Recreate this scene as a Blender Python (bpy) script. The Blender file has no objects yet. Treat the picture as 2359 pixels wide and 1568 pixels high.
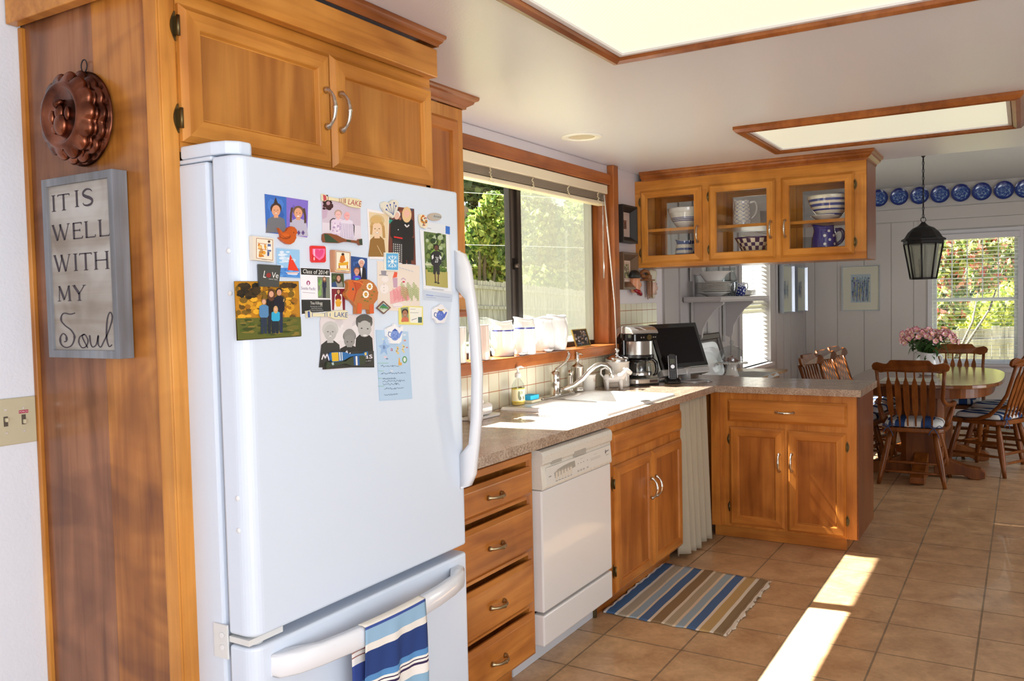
import bpy, bmesh, math, random
from mathutils import Vector, Matrix
random.seed(7)
C = bpy.context.scene.collection
scene = bpy.context.scene
PI = math.pi

# ---------------------------------------------------------------- camera
IW, IH = 2359, 1568
CAM = Vector((0.0, -2.1951, 1.4263)); YAW, PITCH, ROLL, FPX = 0.543691, -0.0441247, -0.0220786, 1958.06
cF = Vector((math.cos(PITCH)*math.cos(YAW), math.cos(PITCH)*math.sin(YAW), math.sin(PITCH)))
r0 = Vector((math.sin(YAW), -math.cos(YAW), 0)); u0 = r0.cross(cF)
cR = math.cos(ROLL)*r0 + math.sin(ROLL)*u0
cU = -math.sin(ROLL)*r0 + math.cos(ROLL)*u0
cd = bpy.data.cameras.new('camera'); cam = bpy.data.objects.new('camera', cd); C.objects.link(cam)
cd.sensor_width = 36; cd.lens = FPX/IW*36; cd.clip_end = 400; cd.clip_start = 0.05
M4 = Matrix((cR, cU, -cF)).transposed().to_4x4(); M4.translation = CAM
cam.matrix_world = M4
scene.camera = cam

# ---------------------------------------------------------------- light and exposure
vs = scene.view_settings
vs.view_transform = 'Standard'; vs.look = 'None'; vs.gamma = 1; vs.use_curve_mapping = False; vs.exposure = 0.05
w = bpy.data.worlds.new('sky'); scene.world = w; w.use_nodes = True
nt = w.node_tree; bg = nt.nodes['Background']
tcw = nt.nodes.new('ShaderNodeTexCoord'); sepw = nt.nodes.new('ShaderNodeSeparateXYZ'); rw = nt.nodes.new('ShaderNodeValToRGB')
nt.links.new(tcw.outputs['Generated'], sepw.inputs[0]); nt.links.new(sepw.outputs[2], rw.inputs[0])
rw.color_ramp.elements[0].position = 0.0; rw.color_ramp.elements[0].color = (.82, .84, .86, 1)
rw.color_ramp.elements[1].position = 0.6; rw.color_ramp.elements[1].color = (.62, .76, 1.0, 1)
nt.links.new(rw.outputs[0], bg.inputs[0]); bg.inputs[1].default_value = 1.4
sd = bpy.data.lights.new('sun', 'SUN'); sun = bpy.data.objects.new('sun', sd); C.objects.link(sun)
sd.energy = 58.0; sd.angle = 0.012; sd.color = (1.0, .97, .94)
sun.rotation_euler = Vector((.107, -.784, -1.0)).to_track_quat('-Z', 'Y').to_euler()
# unseen fill lamp added behind the camera; second lamp is the dining room's glazed door
def area_lamp(name, loc, d, w_, h_, e, col=(.95, .97, 1.0)):
    ad = bpy.data.lights.new(name, 'AREA'); al = bpy.data.objects.new(name, ad); C.objects.link(al)
    ad.shape = 'RECTANGLE'; ad.size = w_; ad.size_y = h_; ad.energy = e; ad.color = col; al.location = loc; al.rotation_euler = Vector(d).to_track_quat('-Z', 'Z').to_euler()
area_lamp('added_fill_light', (-.7, -3.9, 1.35), (.62, .78, .12), 2.4, 1.7, 86, (.98, .985, 1.0))  # added soft fill to brighten refrigerator, ceiling and floor
area_lamp('dining_daylight', (7.3, -4.3, 1.15), (0, 1, .12), 1.3, 1.9, 35)

# ---------------------------------------------------------------- helpers
def ray(x, y): return cF + (x-IW/2)/FPX*cR + (IH/2-y)/FPX*cU
def hit(x, y, ax, v):
    i = 'xyz'.index(ax); d = ray(x, y); t = (v-CAM[i])/d[i]; return CAM + d*t
def dep(x, y, d): return CAM + ray(x, y)*d
def S(*c):
    if len(c) == 1: c = (c[0],)*3
    return tuple(((v/255)/12.92 if v/255 <= .04045 else ((v/255+.055)/1.055)**2.4) for v in c)
LOC = {}
class MB:
    def __init__(s): s.v = []; s.f = []; s.m = []; s.c = []; s.sm = []; s.col = None; s.mi = 0; s.smooth = False
    def add(s, vs_, fs, mi=None, col=None, sm=None):
        b = len(s.v); s.v += [tuple(p) for p in vs_]
        for f in fs:
            s.f.append([b+i for i in f]); s.m.append(s.mi if mi is None else mi); s.c.append(s.col if col is None else col)
            s.sm.append(s.smooth if sm is None else sm)
        return s
    def box(s, x0, x1, y0, y1, z0, z1, **k):
        return s.add([(x, y, z) for x in (x0, x1) for y in (y0, y1) for z in (z0, z1)],
                     [(0,1,3,2),(4,6,7,5),(0,4,5,1),(2,3,7,6),(0,2,6,4),(1,5,7,3)], **k)
    def prism(s, T, pts, a, b, **k):
        n = len(pts); vs_ = [T(u, v, a) for u, v in pts]+[T(u, v, b) for u, v in pts]
        return s.add(vs_, [list(range(n))[::-1], list(range(n, 2*n))]+[(i, (i+1) % n, n+(i+1) % n, n+i) for i in range(n)], **k)
    def face(s, pts, **k): return s.add(pts, [list(range(len(pts)))], **k)
    def tube(s, pts, r, seg=10, caps=True, sm=True, flat=1.0, up=None, **k):
        pts = [Vector(p) for p in pts]; n = len(pts); R_ = r if isinstance(r, (list, tuple)) else [r]*n
        tan = [(pts[min(i+1, n-1)]-pts[max(i-1, 0)]).normalized() for i in range(n)]
        a = Vector(up) if up else (Vector((0, 0, 1)) if abs(tan[0].z) < .9 else Vector((1, 0, 0)))
        vs_ = []; nrm = (a-tan[0]*a.dot(tan[0])).normalized()
        for i in range(n):
            nrm = (nrm-tan[i]*nrm.dot(tan[i])).normalized(); bn = tan[i].cross(nrm)
            for j in range(seg):
                t = 2*PI*j/seg; vs_.append(pts[i]+(nrm*math.cos(t)*flat+bn*math.sin(t))*R_[i])
        fs = [(i*seg+j, i*seg+(j+1) % seg, (i+1)*seg+(j+1) % seg, (i+1)*seg+j) for i in range(n-1) for j in range(seg)]
        s.add(vs_, fs, sm=sm, **k)
        if caps:
            s.add(vs_[:seg], [list(range(seg))], sm=False, **k); s.add(vs_[-seg:], [list(range(seg))], sm=False, **k)
        return s
    def lathe(s, c, prof, seg=32, axis='z', fn=None, colf=None, sm=True, closed=False, sx=1, sy=1, **k):
        n = len(prof); vs_ = []
        for i, (r, z) in enumerate(prof):
            for j in range(seg):
                t = 2*PI*j/seg; rr = fn(r, z, t, i) if fn else r
                a, b = rr*math.cos(t)*sx, rr*math.sin(t)*sy
                vs_.append({'z': (c[0]+a, c[1]+b, c[2]+z), 'x': (c[0]+z, c[1]+a, c[2]+b), 'y': (c[0]+a, c[1]+z, c[2]+b)}[axis])
        for i in range(n-1):
            for j in range(seg):
                q = (i*seg+j, i*seg+(j+1) % seg, (i+1)*seg+(j+1) % seg, (i+1)*seg+j)
                kk = dict(k)
                if colf: kk['col'] = colf(i, j)
                s.add([vs_[t] for t in q], [(0, 1, 2, 3)], sm=sm, **kk)
        return s
    def sphere(s, c, r, seg=14, rg=9, sc=(1, 1, 1), **k):
        vs_ = []
        for i in range(rg+1):
            p = PI*i/rg
            for j in range(seg):
                t = 2*PI*j/seg; vs_.append((c[0]+r*sc[0]*math.sin(p)*math.cos(t), c[1]+r*sc[1]*math.sin(p)*math.sin(t), c[2]+r*sc[2]*math.cos(p)))
        return s.add(vs_, [(i*seg+j, i*seg+(j+1) % seg, (i+1)*seg+(j+1) % seg, (i+1)*seg+j) for i in range(rg) for j in range(seg)], sm=True, **k)
    def sweep(s, prof, path, closed=False, side=1, **k):
        # prof: (outward, z); path: list of (x, y) ; outward = left of travel * side
        n = len(path); P = [Vector(p) for p in path]; vs_ = []
        for i in range(n):
            a = P[i]-P[i-1] if (i or closed) else P[1]-P[0]
            b = P[(i+1) % n]-P[i] if (i < n-1 or closed) else a
            if not i and not closed: a = b
            na = Vector((-a.y, a.x)).normalized(); nb = Vector((-b.y, b.x)).normalized(); m = (na+nb); m = m/(m.dot(na))
            for o, z in prof: vs_.append((P[i].x+m.x*o*side, P[i].y+m.y*o*side, z))
        q = len(prof); fs = []
        for i in range(n if closed else n-1):
            i2 = (i+1) % n
            for j in range(q): fs.append((i*q+j, i*q+(j+1) % q, i2*q+(j+1) % q, i2*q+j))
        if not closed: fs += [list(range(q)), list(range((n-1)*q, n*q))]
        return s.add(vs_, fs, **k)
    def rings(s, T, w_, h_, rg, cap=True, capmi=None, hmi=None, **k):
        # nested rectangles (inset, n) : a raised frame; hmi = material index of the horizontal sides
        vs_ = []
        for ins, nn in rg: vs_ += [T(ins, ins, nn), T(w_-ins, ins, nn), T(w_-ins, h_-ins, nn), T(ins, h_-ins, nn)]
        for i in range(len(rg)-1):
            for j in range(4):
                a = i*4; q = [vs_[a+j], vs_[a+(j+1) % 4], vs_[a+4+(j+1) % 4], vs_[a+4+j]]
                kk = dict(k)
                if hmi is not None and j in (0, 2): kk['mi'] = hmi
                s.add(q, [(0, 1, 2, 3)], **kk)
        if cap:
            kk = dict(k)
            if capmi is not None: kk['mi'] = capmi
            s.add(vs_[-4:], [(0, 1, 2, 3)], **kk)
        return s
    def build(s, name, mats, parent=None, bevel=0, sub=0, seg=2, loc=None, recalc=True):
        if not isinstance(mats, (list, tuple)): mats = [mats]
        if parent is not None: L = LOC[parent.name]
        elif loc is not None: L = Vector(loc)
        else:
            xs = [p[0] for p in s.v]; ys = [p[1] for p in s.v]; zs = [p[2] for p in s.v]
            L = Vector(((min(xs)+max(xs))/2, (min(ys)+max(ys))/2, min(zs)))
        me = bpy.data.meshes.new(name); me.from_pydata([(p[0]-L.x, p[1]-L.y, p[2]-L.z) for p in s.v], [], s.f)
        for m in mats: me.materials.append(m)
        for p, mi, sm in zip(me.polygons, s.m, s.sm): p.material_index = mi; p.use_smooth = sm
        if any(c is not None for c in s.c):
            ca = me.color_attributes.new('Col', 'FLOAT_COLOR', 'CORNER')
            for p, c in zip(me.polygons, s.c):
                c = c or (.8, .8, .8)
                for li in p.loop_indices: ca.data[li].color = (c[0], c[1], c[2], 1)
        bm = bmesh.new(); bm.from_mesh(me)
        bmesh.ops.remove_doubles(bm, verts=bm.verts, dist=1e-6)
        if recalc: bmesh.ops.recalc_face_normals(bm, faces=bm.faces)
        bm.to_mesh(me); bm.free()
        o = bpy.data.objects.new(name, me); C.objects.link(o)
        if parent is None: o.location = L
        else: o.parent = parent
        LOC[o.name] = L.copy()
        if bevel:
            b = o.modifiers.new('bevel', 'BEVEL'); b.width = bevel; b.segments = seg; b.limit_method = 'ANGLE'; b.angle_limit = .7; b.harden_normals = False
        if sub:
            b = o.modifiers.new('sub', 'SUBSURF'); b.levels = sub; b.render_levels = sub
        return o
def thing(name, label, cat, loc=(0, 0, 0), group=None):
    o = bpy.data.objects.new(name, None); C.objects.link(o); o.location = loc; LOC[o.name] = Vector(loc); o.empty_display_size = .05
    o['label'] = label; o['category'] = cat
    if group: o['group'] = group
    return o
def tag(o, label, cat, group=None, kind=None):
    o['label'] = label; o['category'] = cat
    if group: o['group'] = group
    if kind: o['kind'] = kind
    return o
def struct(o): o['kind'] = 'structure'; return o
def copy_tree(o, parent=None):
    c = o.copy(); C.objects.link(c); LOC[c.name] = LOC[o.name].copy()
    if parent is not None: c.parent = parent
    for ch in list(o.children): copy_tree(ch, c)
    return c

# ---------------------------------------------------------------- materials
def newmat(name):
    m = bpy.data.materials.new(name); m.use_nodes = True; return m, m.node_tree, m.node_tree.nodes['Principled BSDF']
MC = {}
def mat(name, col, rough=.5, metal=0, coat=0, spec=.5, trans=0, sub=0, bump=0, bscale=200, emis=0):
    if name in MC: return MC[name]
    m, t, p = newmat(name); p.inputs['Base Color'].default_value = (*col, 1); p.inputs['Roughness'].default_value = rough
    p.inputs['Metallic'].default_value = metal; p.inputs['Coat Weight'].default_value = coat; p.inputs['Specular IOR Level'].default_value = spec
    p.inputs['Transmission Weight'].default_value = trans
    if emis: p.inputs['Emission Color'].default_value = (*col, 1); p.inputs['Emission Strength'].default_value = emis
    tc = t.nodes.new('ShaderNodeTexCoord'); n = t.nodes.new('ShaderNodeTexNoise'); n.inputs['Scale'].default_value = bscale; n.inputs['Detail'].default_value = 3
    t.links.new(tc.outputs['Object'], n.inputs['Vector'])
    if bump:
        b = t.nodes.new('ShaderNodeBump'); b.inputs['Strength'].default_value = bump; b.inputs['Distance'].default_value = .002
        t.links.new(n.outputs[0], b.inputs['Height']); t.links.new(b.outputs[0], p.inputs['Normal'])
    else:
        mr = t.nodes.new('ShaderNodeMapRange'); mr.inputs['To Min'].default_value = max(rough-.03, 0.01); mr.inputs['To Max'].default_value = min(rough+.03, 1)
        t.links.new(n.outputs[0], mr.inputs[0]); t.links.new(mr.outputs[0], p.inputs['Roughness'])
    MC[name] = m; return m
def ramp(t, stops):
    r = t.nodes.new('ShaderNodeValToRGB'); e = r.color_ramp.elements
    while len(e) < len(stops): e.new(.5)
    for i, (p, c) in enumerate(stops): e[i].position = p; e[i].color = (*c, 1)
    return r
def mixc(t, a, b, f, mode='MIX'):
    n = t.nodes.new('ShaderNodeMix'); n.data_type = 'RGBA'; n.blend_type = mode
    for i, v in ((0, f), (6, a), (7, b)):
        if hasattr(v, 'links'): t.links.new(v, n.inputs[i])
        elif i: n.inputs[i].default_value = (*v, 1)
        else: n.inputs[0].default_value = v
    return n.outputs[2]
def wood(name, dark, mid, light, axis='z', fine=55, blot=3.0, rough=.3, coat=.15, figure=0.0):
    m, t, p = newmat(name); tc = t.nodes.new('ShaderNodeTexCoord')
    def mp(sc):
        q = t.nodes.new('ShaderNodeMapping'); q.inputs['Scale'].default_value = sc; t.links.new(tc.outputs['Object'], q.inputs[0]); return q.outputs[0]
    def noise(v, s, d=4, dist=0):
        n = t.nodes.new('ShaderNodeTexNoise'); n.inputs['Scale'].default_value = s; n.inputs['Detail'].default_value = d; n.inputs['Distortion'].default_value = dist
        t.links.new(v, n.inputs['Vector']); return n.outputs[0]
    i = 'xyz'.index(axis); sc = [fine]*3; sc[i] = fine*.045
    g = noise(mp(sc), 1, 5, .6)
    sc2 = [9]*3; sc2[i] = 1.3
    g2 = noise(mp(sc2), 1, 3, 1.2)
    bl = noise(tc.outputs['Object'], blot, 3, .8)
    c = ramp(t, [(.25, dark), (.5, mid), (.75, light)]); t.links.new(g2, c.inputs[0])
    c2 = ramp(t, [(.32, tuple(v*.72 for v in mid)), (.55, (1, 1, 1)), (.7, (1, 1, 1))]); t.links.new(g, c2.inputs[0])
    gg = ramp(t, [(.3, (.78, .72, .66)), (.55, (1, 1, 1))]); t.links.new(g, gg.inputs[0])
    out = mixc(t, c.outputs[0], gg.outputs[0], .8, 'MULTIPLY')
    b2 = ramp(t, [(.33, (.80, .74, .66)), (.62, (1.12, 1.10, 1.05))]); t.links.new(bl, b2.inputs[0])
    out = mixc(t, out, b2.outputs[0], 1.0, 'MULTIPLY')
    if figure:
        sc3 = [2.6]*3; sc3[i] = 5.5
        f3 = noise(mp(sc3), 1, 2, 1.5); b3 = ramp(t, [(.36, (.62, .52, .45)), (.6, (1.18, 1.14, 1.05))]); t.links.new(f3, b3.inputs[0])
        out = mixc(t, out, b3.outputs[0], figure, 'MULTIPLY')
    t.links.new(out, p.inputs['Base Color']); p.inputs['Roughness'].default_value = rough; p.inputs['Coat Weight'].default_value = coat*.5; p.inputs['Coat Roughness'].default_value = .15; p.inputs['Specular IOR Level'].default_value = .28
    bp = t.nodes.new('ShaderNodeBump'); bp.inputs['Strength'].default_value = .12; bp.inputs['Distance'].default_value = .001
    t.links.new(g, bp.inputs['Height']); t.links.new(bp.outputs[0], p.inputs['Normal'])
    return m
HD, HM, HL = (.40, .14, .020), (.56, .235, .042), (.66, .31, .07)
W_V = wood('honey_wood_vertical', HD, HM, HL, 'z'); W_X = wood('honey_wood_along_x', HD, HM, HL, 'x'); W_Y = wood('honey_wood_along_y', HD, HM, HL, 'y')
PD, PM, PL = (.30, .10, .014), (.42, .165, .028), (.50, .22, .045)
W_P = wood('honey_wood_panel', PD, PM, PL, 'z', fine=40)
BD, BM, BL = (.32, .10, .016), (.48, .17, .030), (.58, .235, .048)
B_V = wood('base_wood_vertical', BD, BM, BL, 'z'); B_X = wood('base_wood_along_x', BD, BM, BL, 'x'); B_Y = wood('base_wood_along_y', BD, BM, BL, 'y')
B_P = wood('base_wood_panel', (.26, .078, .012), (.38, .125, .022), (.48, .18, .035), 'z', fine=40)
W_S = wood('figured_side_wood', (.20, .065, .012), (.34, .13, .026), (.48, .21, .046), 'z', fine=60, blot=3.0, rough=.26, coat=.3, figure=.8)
W_S2 = wood('reflection_greyed_side_wood', (.15, .06, .028), (.25, .105, .05), (.34, .155, .075), 'z', fine=60, blot=3.0, rough=.26, coat=.3, figure=.55)  # left board: glossy wall reflection imitated by a darker, greyer colour
W_T = wood('reddish_trim_wood', (.22, .06, .014), (.36, .11, .028), (.44, .155, .045), 'x', fine=50, rough=.28, coat=.3)
W_TZ = wood('reddish_trim_wood_vertical', (.22, .06, .014), (.38, .125, .032), (.46, .17, .05), 'z', fine=50, rough=.28, coat=.3)
W_C = wood('crown_wood', (.20, .055, .012), (.31, .10, .024), (.38, .14, .036), 'x', fine=50, rough=.3)
W_D = wood('oak_dining_wood', (.11, .030, .005), (.19, .055, .009), (.26, .085, .016), 'z', fine=60, rough=.35, coat=.1)
W_DX = wood('oak_table_wood', (.11, .036, .012), (.18, .065, .02), (.24, .095, .03), 'x', fine=60, rough=.16, coat=.6)
def vcol(name, rough, coat=0, spec=.5):
    m, t, p = newmat(name); a = t.nodes.new('ShaderNodeVertexColor'); a.layer_name = 'Col'; t.links.new(a.outputs[0], p.inputs['Base Color'])
    p.inputs['Roughness'].default_value = rough; p.inputs['Coat Weight'].default_value = coat; p.inputs['Specular IOR Level'].default_value = spec; return m
PRINT = vcol('printed_paper', .45); GLAZE = vcol('glazed_ceramic', .12, .5); CLOTH = vcol('woven_cloth', .9, 0, .2); PAINTED = vcol('painted_surface', .35)
def glass(name, tint=(1, 1, 1), rough=.0, fres=1.45, extra=0):
    m = bpy.data.materials.new(name); m.use_nodes = True; t = m.node_tree; t.nodes.clear()
    o = t.nodes.new('ShaderNodeOutputMaterial'); tr = t.nodes.new('ShaderNodeBsdfTransparent'); tr.inputs[0].default_value = (*tint, 1)
    gl = t.nodes.new('ShaderNodeBsdfGlossy'); gl.inputs['Roughness'].default_value = rough; ge = t.nodes.new('ShaderNodeNewGeometry'); dt = t.nodes.new('ShaderNodeVectorMath'); dt.operation = 'DOT_PRODUCT'; t.links.new(ge.outputs['Incoming'], dt.inputs[0]); t.links.new(ge.outputs['Normal'], dt.inputs[1])
    def M(op, a, b_): q = t.nodes.new('ShaderNodeMath'); q.operation = op; t.links.new(a, q.inputs[0]); q.inputs[1].default_value = b_; return q.outputs[0]
    ab = M('ABSOLUTE', dt.outputs['Value'], 0); om = M('MULTIPLY', ab, -1); om = M('ADD', om, 1.0); p5 = M('POWER', om, 5.0); fr_ = M('MULTIPLY', p5, .6); fr_ = M('ADD', fr_, .03)
    mx = t.nodes.new('ShaderNodeMixShader'); ad_ = t.nodes.new('ShaderNodeMath'); ad_.inputs[1].default_value = extra
    t.links.new(fr_, ad_.inputs[0]); t.links.new(ad_.outputs[0], mx.inputs[0]); t.links.new(tr.outputs[0], mx.inputs[1]); t.links.new(gl.outputs[0], mx.inputs[2]); t.links.new(mx.outputs[0], o.inputs[0]); return m
GLASS = glass('clear_glass', (.97, .98, .98)); GLASSW = glass('window_glass', (.95, .97, .96)); GLASST = glass('thick_clear_glass', (.90, .93, .93), 0, 1.5, .07)
WHITE_APP = mat('white_appliance', (.67, .745, .85), .3, coat=.1, bump=.04, bscale=900)
BISQUE = mat('bisque_appliance', (.72, .68, .60), .28, coat=.2)
WHITE_DW = mat('white_dishwasher_panel', (.78, .76, .74), .22, coat=.3)
STEEL = mat('brushed_nickel', (.62, .58, .52), .24, 1); CHROME = mat('polished_chrome', (.75, .75, .75), .08, 1)
NICKEL = mat('satin_nickel_pull', (.66, .62, .56), .28, 1)
BRASS = mat('antique_brass', (.16, .12, .055), .42, 1)
BLACK = mat('black_plastic', (.012, .011, .011), .3); BLACKG = mat('gloss_black', (.006, .005, .005), .08); IRON = mat('black_iron', (.012, .010, .010), .55, .3, bump=.2, bscale=300)
WPAINT = mat('white_trim_paint', (.66, .64, .66), .45); WPLASTIC = mat('white_plastic', (.8, .8, .78), .35)
CERW = mat('white_ceramic', (.86, .85, .83), .1, coat=.5); CERC = mat('cream_ceramic', (.76, .72, .66), .14, coat=.4)
GREYP = mat('silver_grey_plastic', (.42, .41, .40), .35, .2); ALU = mat('aluminium_frame', (.55, .60, .68), .3, .9)
BRONZE = mat('dark_bronze_window_frame', (.035, .028, .024), .4, .5)
DARK = mat('dark_recess', (.02, .018, .016), .8)

# ---------------------------------------------------------------- setting
def brickmat(name, ox, oy, sx, sy, mort, c1, c2, cm, swz='xy', rough=.35, mott=None, offset=0, coat=0):
    m, t, p = newmat(name); tc = t.nodes.new('ShaderNodeTexCoord'); sp = t.nodes.new('ShaderNodeSeparateXYZ'); cb = t.nodes.new('ShaderNodeCombineXYZ')
    geo = t.nodes.new('ShaderNodeNewGeometry'); t.links.new(geo.outputs['Position'], sp.inputs[0])
    for k, (ch, o, s_) in enumerate(zip(swz, (ox, oy), (sx, sy))):
        a = t.nodes.new('ShaderNodeMath'); a.operation = 'SUBTRACT'; a.inputs[1].default_value = o-100*s_; t.links.new(sp.outputs['xyz'.index(ch)], a.inputs[0])
        b = t.nodes.new('ShaderNodeMath'); b.operation = 'DIVIDE'; b.inputs[1].default_value = s_; t.links.new(a.outputs[0], b.inputs[0]); t.links.new(b.outputs[0], cb.inputs[k])
    br = t.nodes.new('ShaderNodeTexBrick'); br.offset = offset; br.squash = 1; br.inputs['Scale'].default_value = 1; br.inputs['Brick Width'].default_value = 1; br.inputs['Row Height'].default_value = 1
    br.inputs['Mortar Size'].default_value = mort; br.inputs['Mortar Smooth'].default_value = .1; br.inputs['Color1'].default_value = (*c1, 1); br.inputs['Color2'].default_value = (*c2, 1); br.inputs['Mortar'].default_value = (*cm, 1)
    t.links.new(cb.outputs[0], br.inputs['Vector']); out = br.outputs[0]
    if mott:
        for sc_, lo, hi in mott:
            n = t.nodes.new('ShaderNodeTexNoise'); n.inputs['Scale'].default_value = sc_; n.inputs['Detail'].default_value = 5; n.inputs['Roughness'].default_value = .62; n.inputs['Distortion'].default_value = .5
            t.links.new(geo.outputs['Position'], n.inputs['Vector']); r = ramp(t, [(.32, lo), (.66, hi)]); t.links.new(n.outputs[0], r.inputs[0]); out = mixc(t, out, r.outputs[0], 1, 'MULTIPLY')
    t.links.new(out, p.inputs['Base Color'])
    rr = t.nodes.new('ShaderNodeMapRange'); rr.inputs['To Min'].default_value = rough; rr.inputs['To Max'].default_value = .85; t.links.new(br.outputs['Fac'], rr.inputs[0]); t.links.new(rr.outputs[0], p.inputs['Roughness'])
    bp = t.nodes.new('ShaderNodeBump'); bp.invert = True; bp.inputs['Strength'].default_value = .5; bp.inputs['Distance'].default_value = .002; t.links.new(br.outputs['Fac'], bp.inputs['Height']); t.links.new(bp.outputs[0], p.inputs['Normal'])
    p.inputs['Coat Weight'].default_value = coat
    return m
FLOOR = brickmat('floor_tile', 3.2526, -.3106, .34494, .34494, .012, (.62, .405, .225), (.58, .37, .205), (.27, .19, .115), 'xy', .33, [(7, (.74, .66, .60), (1.12, 1.1, 1.06)), (38, (.86, .84, .82), (1.06, 1.05, 1.03))], coat=.12)
SPLASH = brickmat('cream_wall_tile', 3.486, .913, .0908, .0895, .022, (.72, .68, .52), (.69, .65, .49), (.40, .15, .06), 'xz', .18, coat=.3)
WALLK = mat('kitchen_wall_paint', (.76, .71, .74), .55, bump=.35, bscale=160)
WALLN = mat('near_wall_paint', (.76, .80, .87), .6, bump=.5, bscale=140)
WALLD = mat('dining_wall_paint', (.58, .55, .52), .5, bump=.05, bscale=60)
CEILK = mat('kitchen_ceiling_paint', (.70, .71, .79), .33, bump=.25, bscale=130)
CEILD = mat('textured_ceiling', (.62, .62, .60), .85, bump=1.0, bscale=110)
DOORW = mat('white_wall_board', (.56, .54, .53), .45)

b = MB(); b.box(-3.5, 10.41, -4.2, .14, -.1, 0); fl = struct(b.build('floor', FLOOR))
b = MB(); b.box(-3.5, 5.69, -4.2, .14, 2.253, 2.6); struct(b.build('ceiling', CEILK))
b = MB(); b.box(5.691, 10.41, -4.2, .14, 2.6, 2.75); struct(b.build('ceiling_dining', CEILD))
b = MB(); b.box(-3.5, 1.199, -.08, .14, 0, 2.253); struct(b.build('wall_left_near', WALLN))
b = MB(); b.box(1.201, 2.85, 0, .14, 0, 2.252)
b.box(2.85, 4.79, 0, .14, 0, 1.10); b.box(2.85, 4.79, 0, .14, 2.125, 2.252); b.box(4.79, 5.69, 0, .14, 0, 2.252)
struct(b.build('wall_left', WALLK))
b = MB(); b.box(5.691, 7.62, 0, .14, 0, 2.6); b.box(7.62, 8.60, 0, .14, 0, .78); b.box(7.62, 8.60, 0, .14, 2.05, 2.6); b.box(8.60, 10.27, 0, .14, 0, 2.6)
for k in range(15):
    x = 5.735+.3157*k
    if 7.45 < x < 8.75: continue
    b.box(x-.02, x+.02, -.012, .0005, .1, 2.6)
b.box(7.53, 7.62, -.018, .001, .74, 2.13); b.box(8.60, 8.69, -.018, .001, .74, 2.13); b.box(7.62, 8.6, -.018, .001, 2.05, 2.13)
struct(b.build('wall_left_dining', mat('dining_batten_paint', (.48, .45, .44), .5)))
b = MB(); Y0, Y1, Z0, Z1 = -1.335, -2.13, .675, 2.04
b.box(10.271, 10.41, Y0, .14, 0, 2.6); b.box(10.271, 10.41, -4.2, Y1, 0, 2.6); b.box(10.271, 10.41, Y1, Y0, 0, Z0); b.box(10.271, 10.41, Y1, Y0, Z1, 2.6)
ed = [0, -.106, -.354, -.64, -.921, -1.147, -1.285]
for a, c in zip(ed[:-1], ed[1:]): b.box(10.262, 10.272, c+.003, a-.003, .09, 2.215)
ed = [-2.18, -2.42, -2.7, -2.98, -3.3, -3.6]
for a, c in zip(ed[:-1], ed[1:]): b.box(10.262, 10.272, c+.003, a-.003, .09, 2.215)
b.box(10.262, 10.272, Y1, Y0, .09, Z0-.08)
b.box(10.255, 10.272, -4.1, 0, 2.222, 2.355); b.box(10.25, 10.272, -4.1, -1.2, 2.115, 2.218)
struct(b.build('wall_far', WALLD))
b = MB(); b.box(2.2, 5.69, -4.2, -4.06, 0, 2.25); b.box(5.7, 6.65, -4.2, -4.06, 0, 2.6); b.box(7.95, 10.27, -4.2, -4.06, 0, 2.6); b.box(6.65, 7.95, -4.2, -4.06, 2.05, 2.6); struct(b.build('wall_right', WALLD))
b = MB(); b.box(10.245, 10.262, -4.05, -.001, 0, .09); struct(b.build('baseboard_far', WPAINT, bevel=.004))
b = MB(); b.box(5.70, 10.24, -.03, -.013, 0, .10); struct(b.build('baseboard_left', WPAINT, bevel=.004))
b = MB(); b.box(2.10, 4.86, -.008, -.0005, .915, 1.102); b.box(4.875, 5.565, -.008, -.0005, .915, 1.405); struct(b.build('trim_1', SPLASH))

# kitchen window : frame, sashes, glass, insect screen
w1 = thing('window_1', 'sliding kitchen window over the sink', 'window', (3.82, .10, 1.165)); del w1['category']; del w1['label']; struct(w1)
b = MB(); b.box(2.86, 4.76, .085, .135, 1.165, 1.19); b.box(2.86, 4.76, .085, .135, 2.10, 2.125); b.box(2.86, 2.89, .085, .135, 1.19, 2.10); b.box(4.735, 4.76, .085, .135, 1.19, 2.10)
b.build('window_frame', BRONZE, w1)
b = MB(); b.box(3.78, 3.80, .09, .12, 1.19, 2.10); b.box(3.835, 3.875, .075, .11, 1.19, 2.10); b.box(3.80, 3.836, .10, .115, 1.19, 2.10); b.build('sash_stile', BRONZE, w1)
b = MB(); b.box(3.80, 3.835, .092, .1, 1.25, 1.60); b.box(3.80, 3.835, .092, .1, 1.66, 2.05); b.tube([(3.817, .085, 1.62), (3.817, .062, 1.62)], .011, 12); b.build('window_latch', mat('brown_aluminium', (.11, .085, .07), .4, .6), w1)
b = MB(); b.box(4.712, 4.722, .07, .12, 1.19, 2.10); b.build('sash_edge', mat('cream_vinyl', (.26, .24, .19), .4), w1)
b = MB(); b.box(2.89, 3.79, .108, .112, 1.19, 2.10); b.build('pane', GLASSW, w1); b = MB(); b.box(3.87, 4.72, .092, .096, 1.19, 2.10); b.build('pane', GLASSW, w1)
sm_ = bpy.data.materials.new('insect_screen'); sm_.use_nodes = True; t = sm_.node_tree; t.nodes.clear()
o = t.nodes.new('ShaderNodeOutputMaterial'); tr = t.nodes.new('ShaderNodeBsdfTransparent'); tl = t.nodes.new('ShaderNodeBsdfTranslucent'); tl.inputs[0].default_value = (.16, .155, .125, 1); df = t.nodes.new('ShaderNodeBsdfDiffuse'); df.inputs[0].default_value = (.3, .3, .27, 1)
m1 = t.nodes.new('ShaderNodeMixShader'); m1.inputs[0].default_value = .3; t.links.new(tl.outputs[0], m1.inputs[1]); t.links.new(df.outputs[0], m1.inputs[2])
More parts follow.
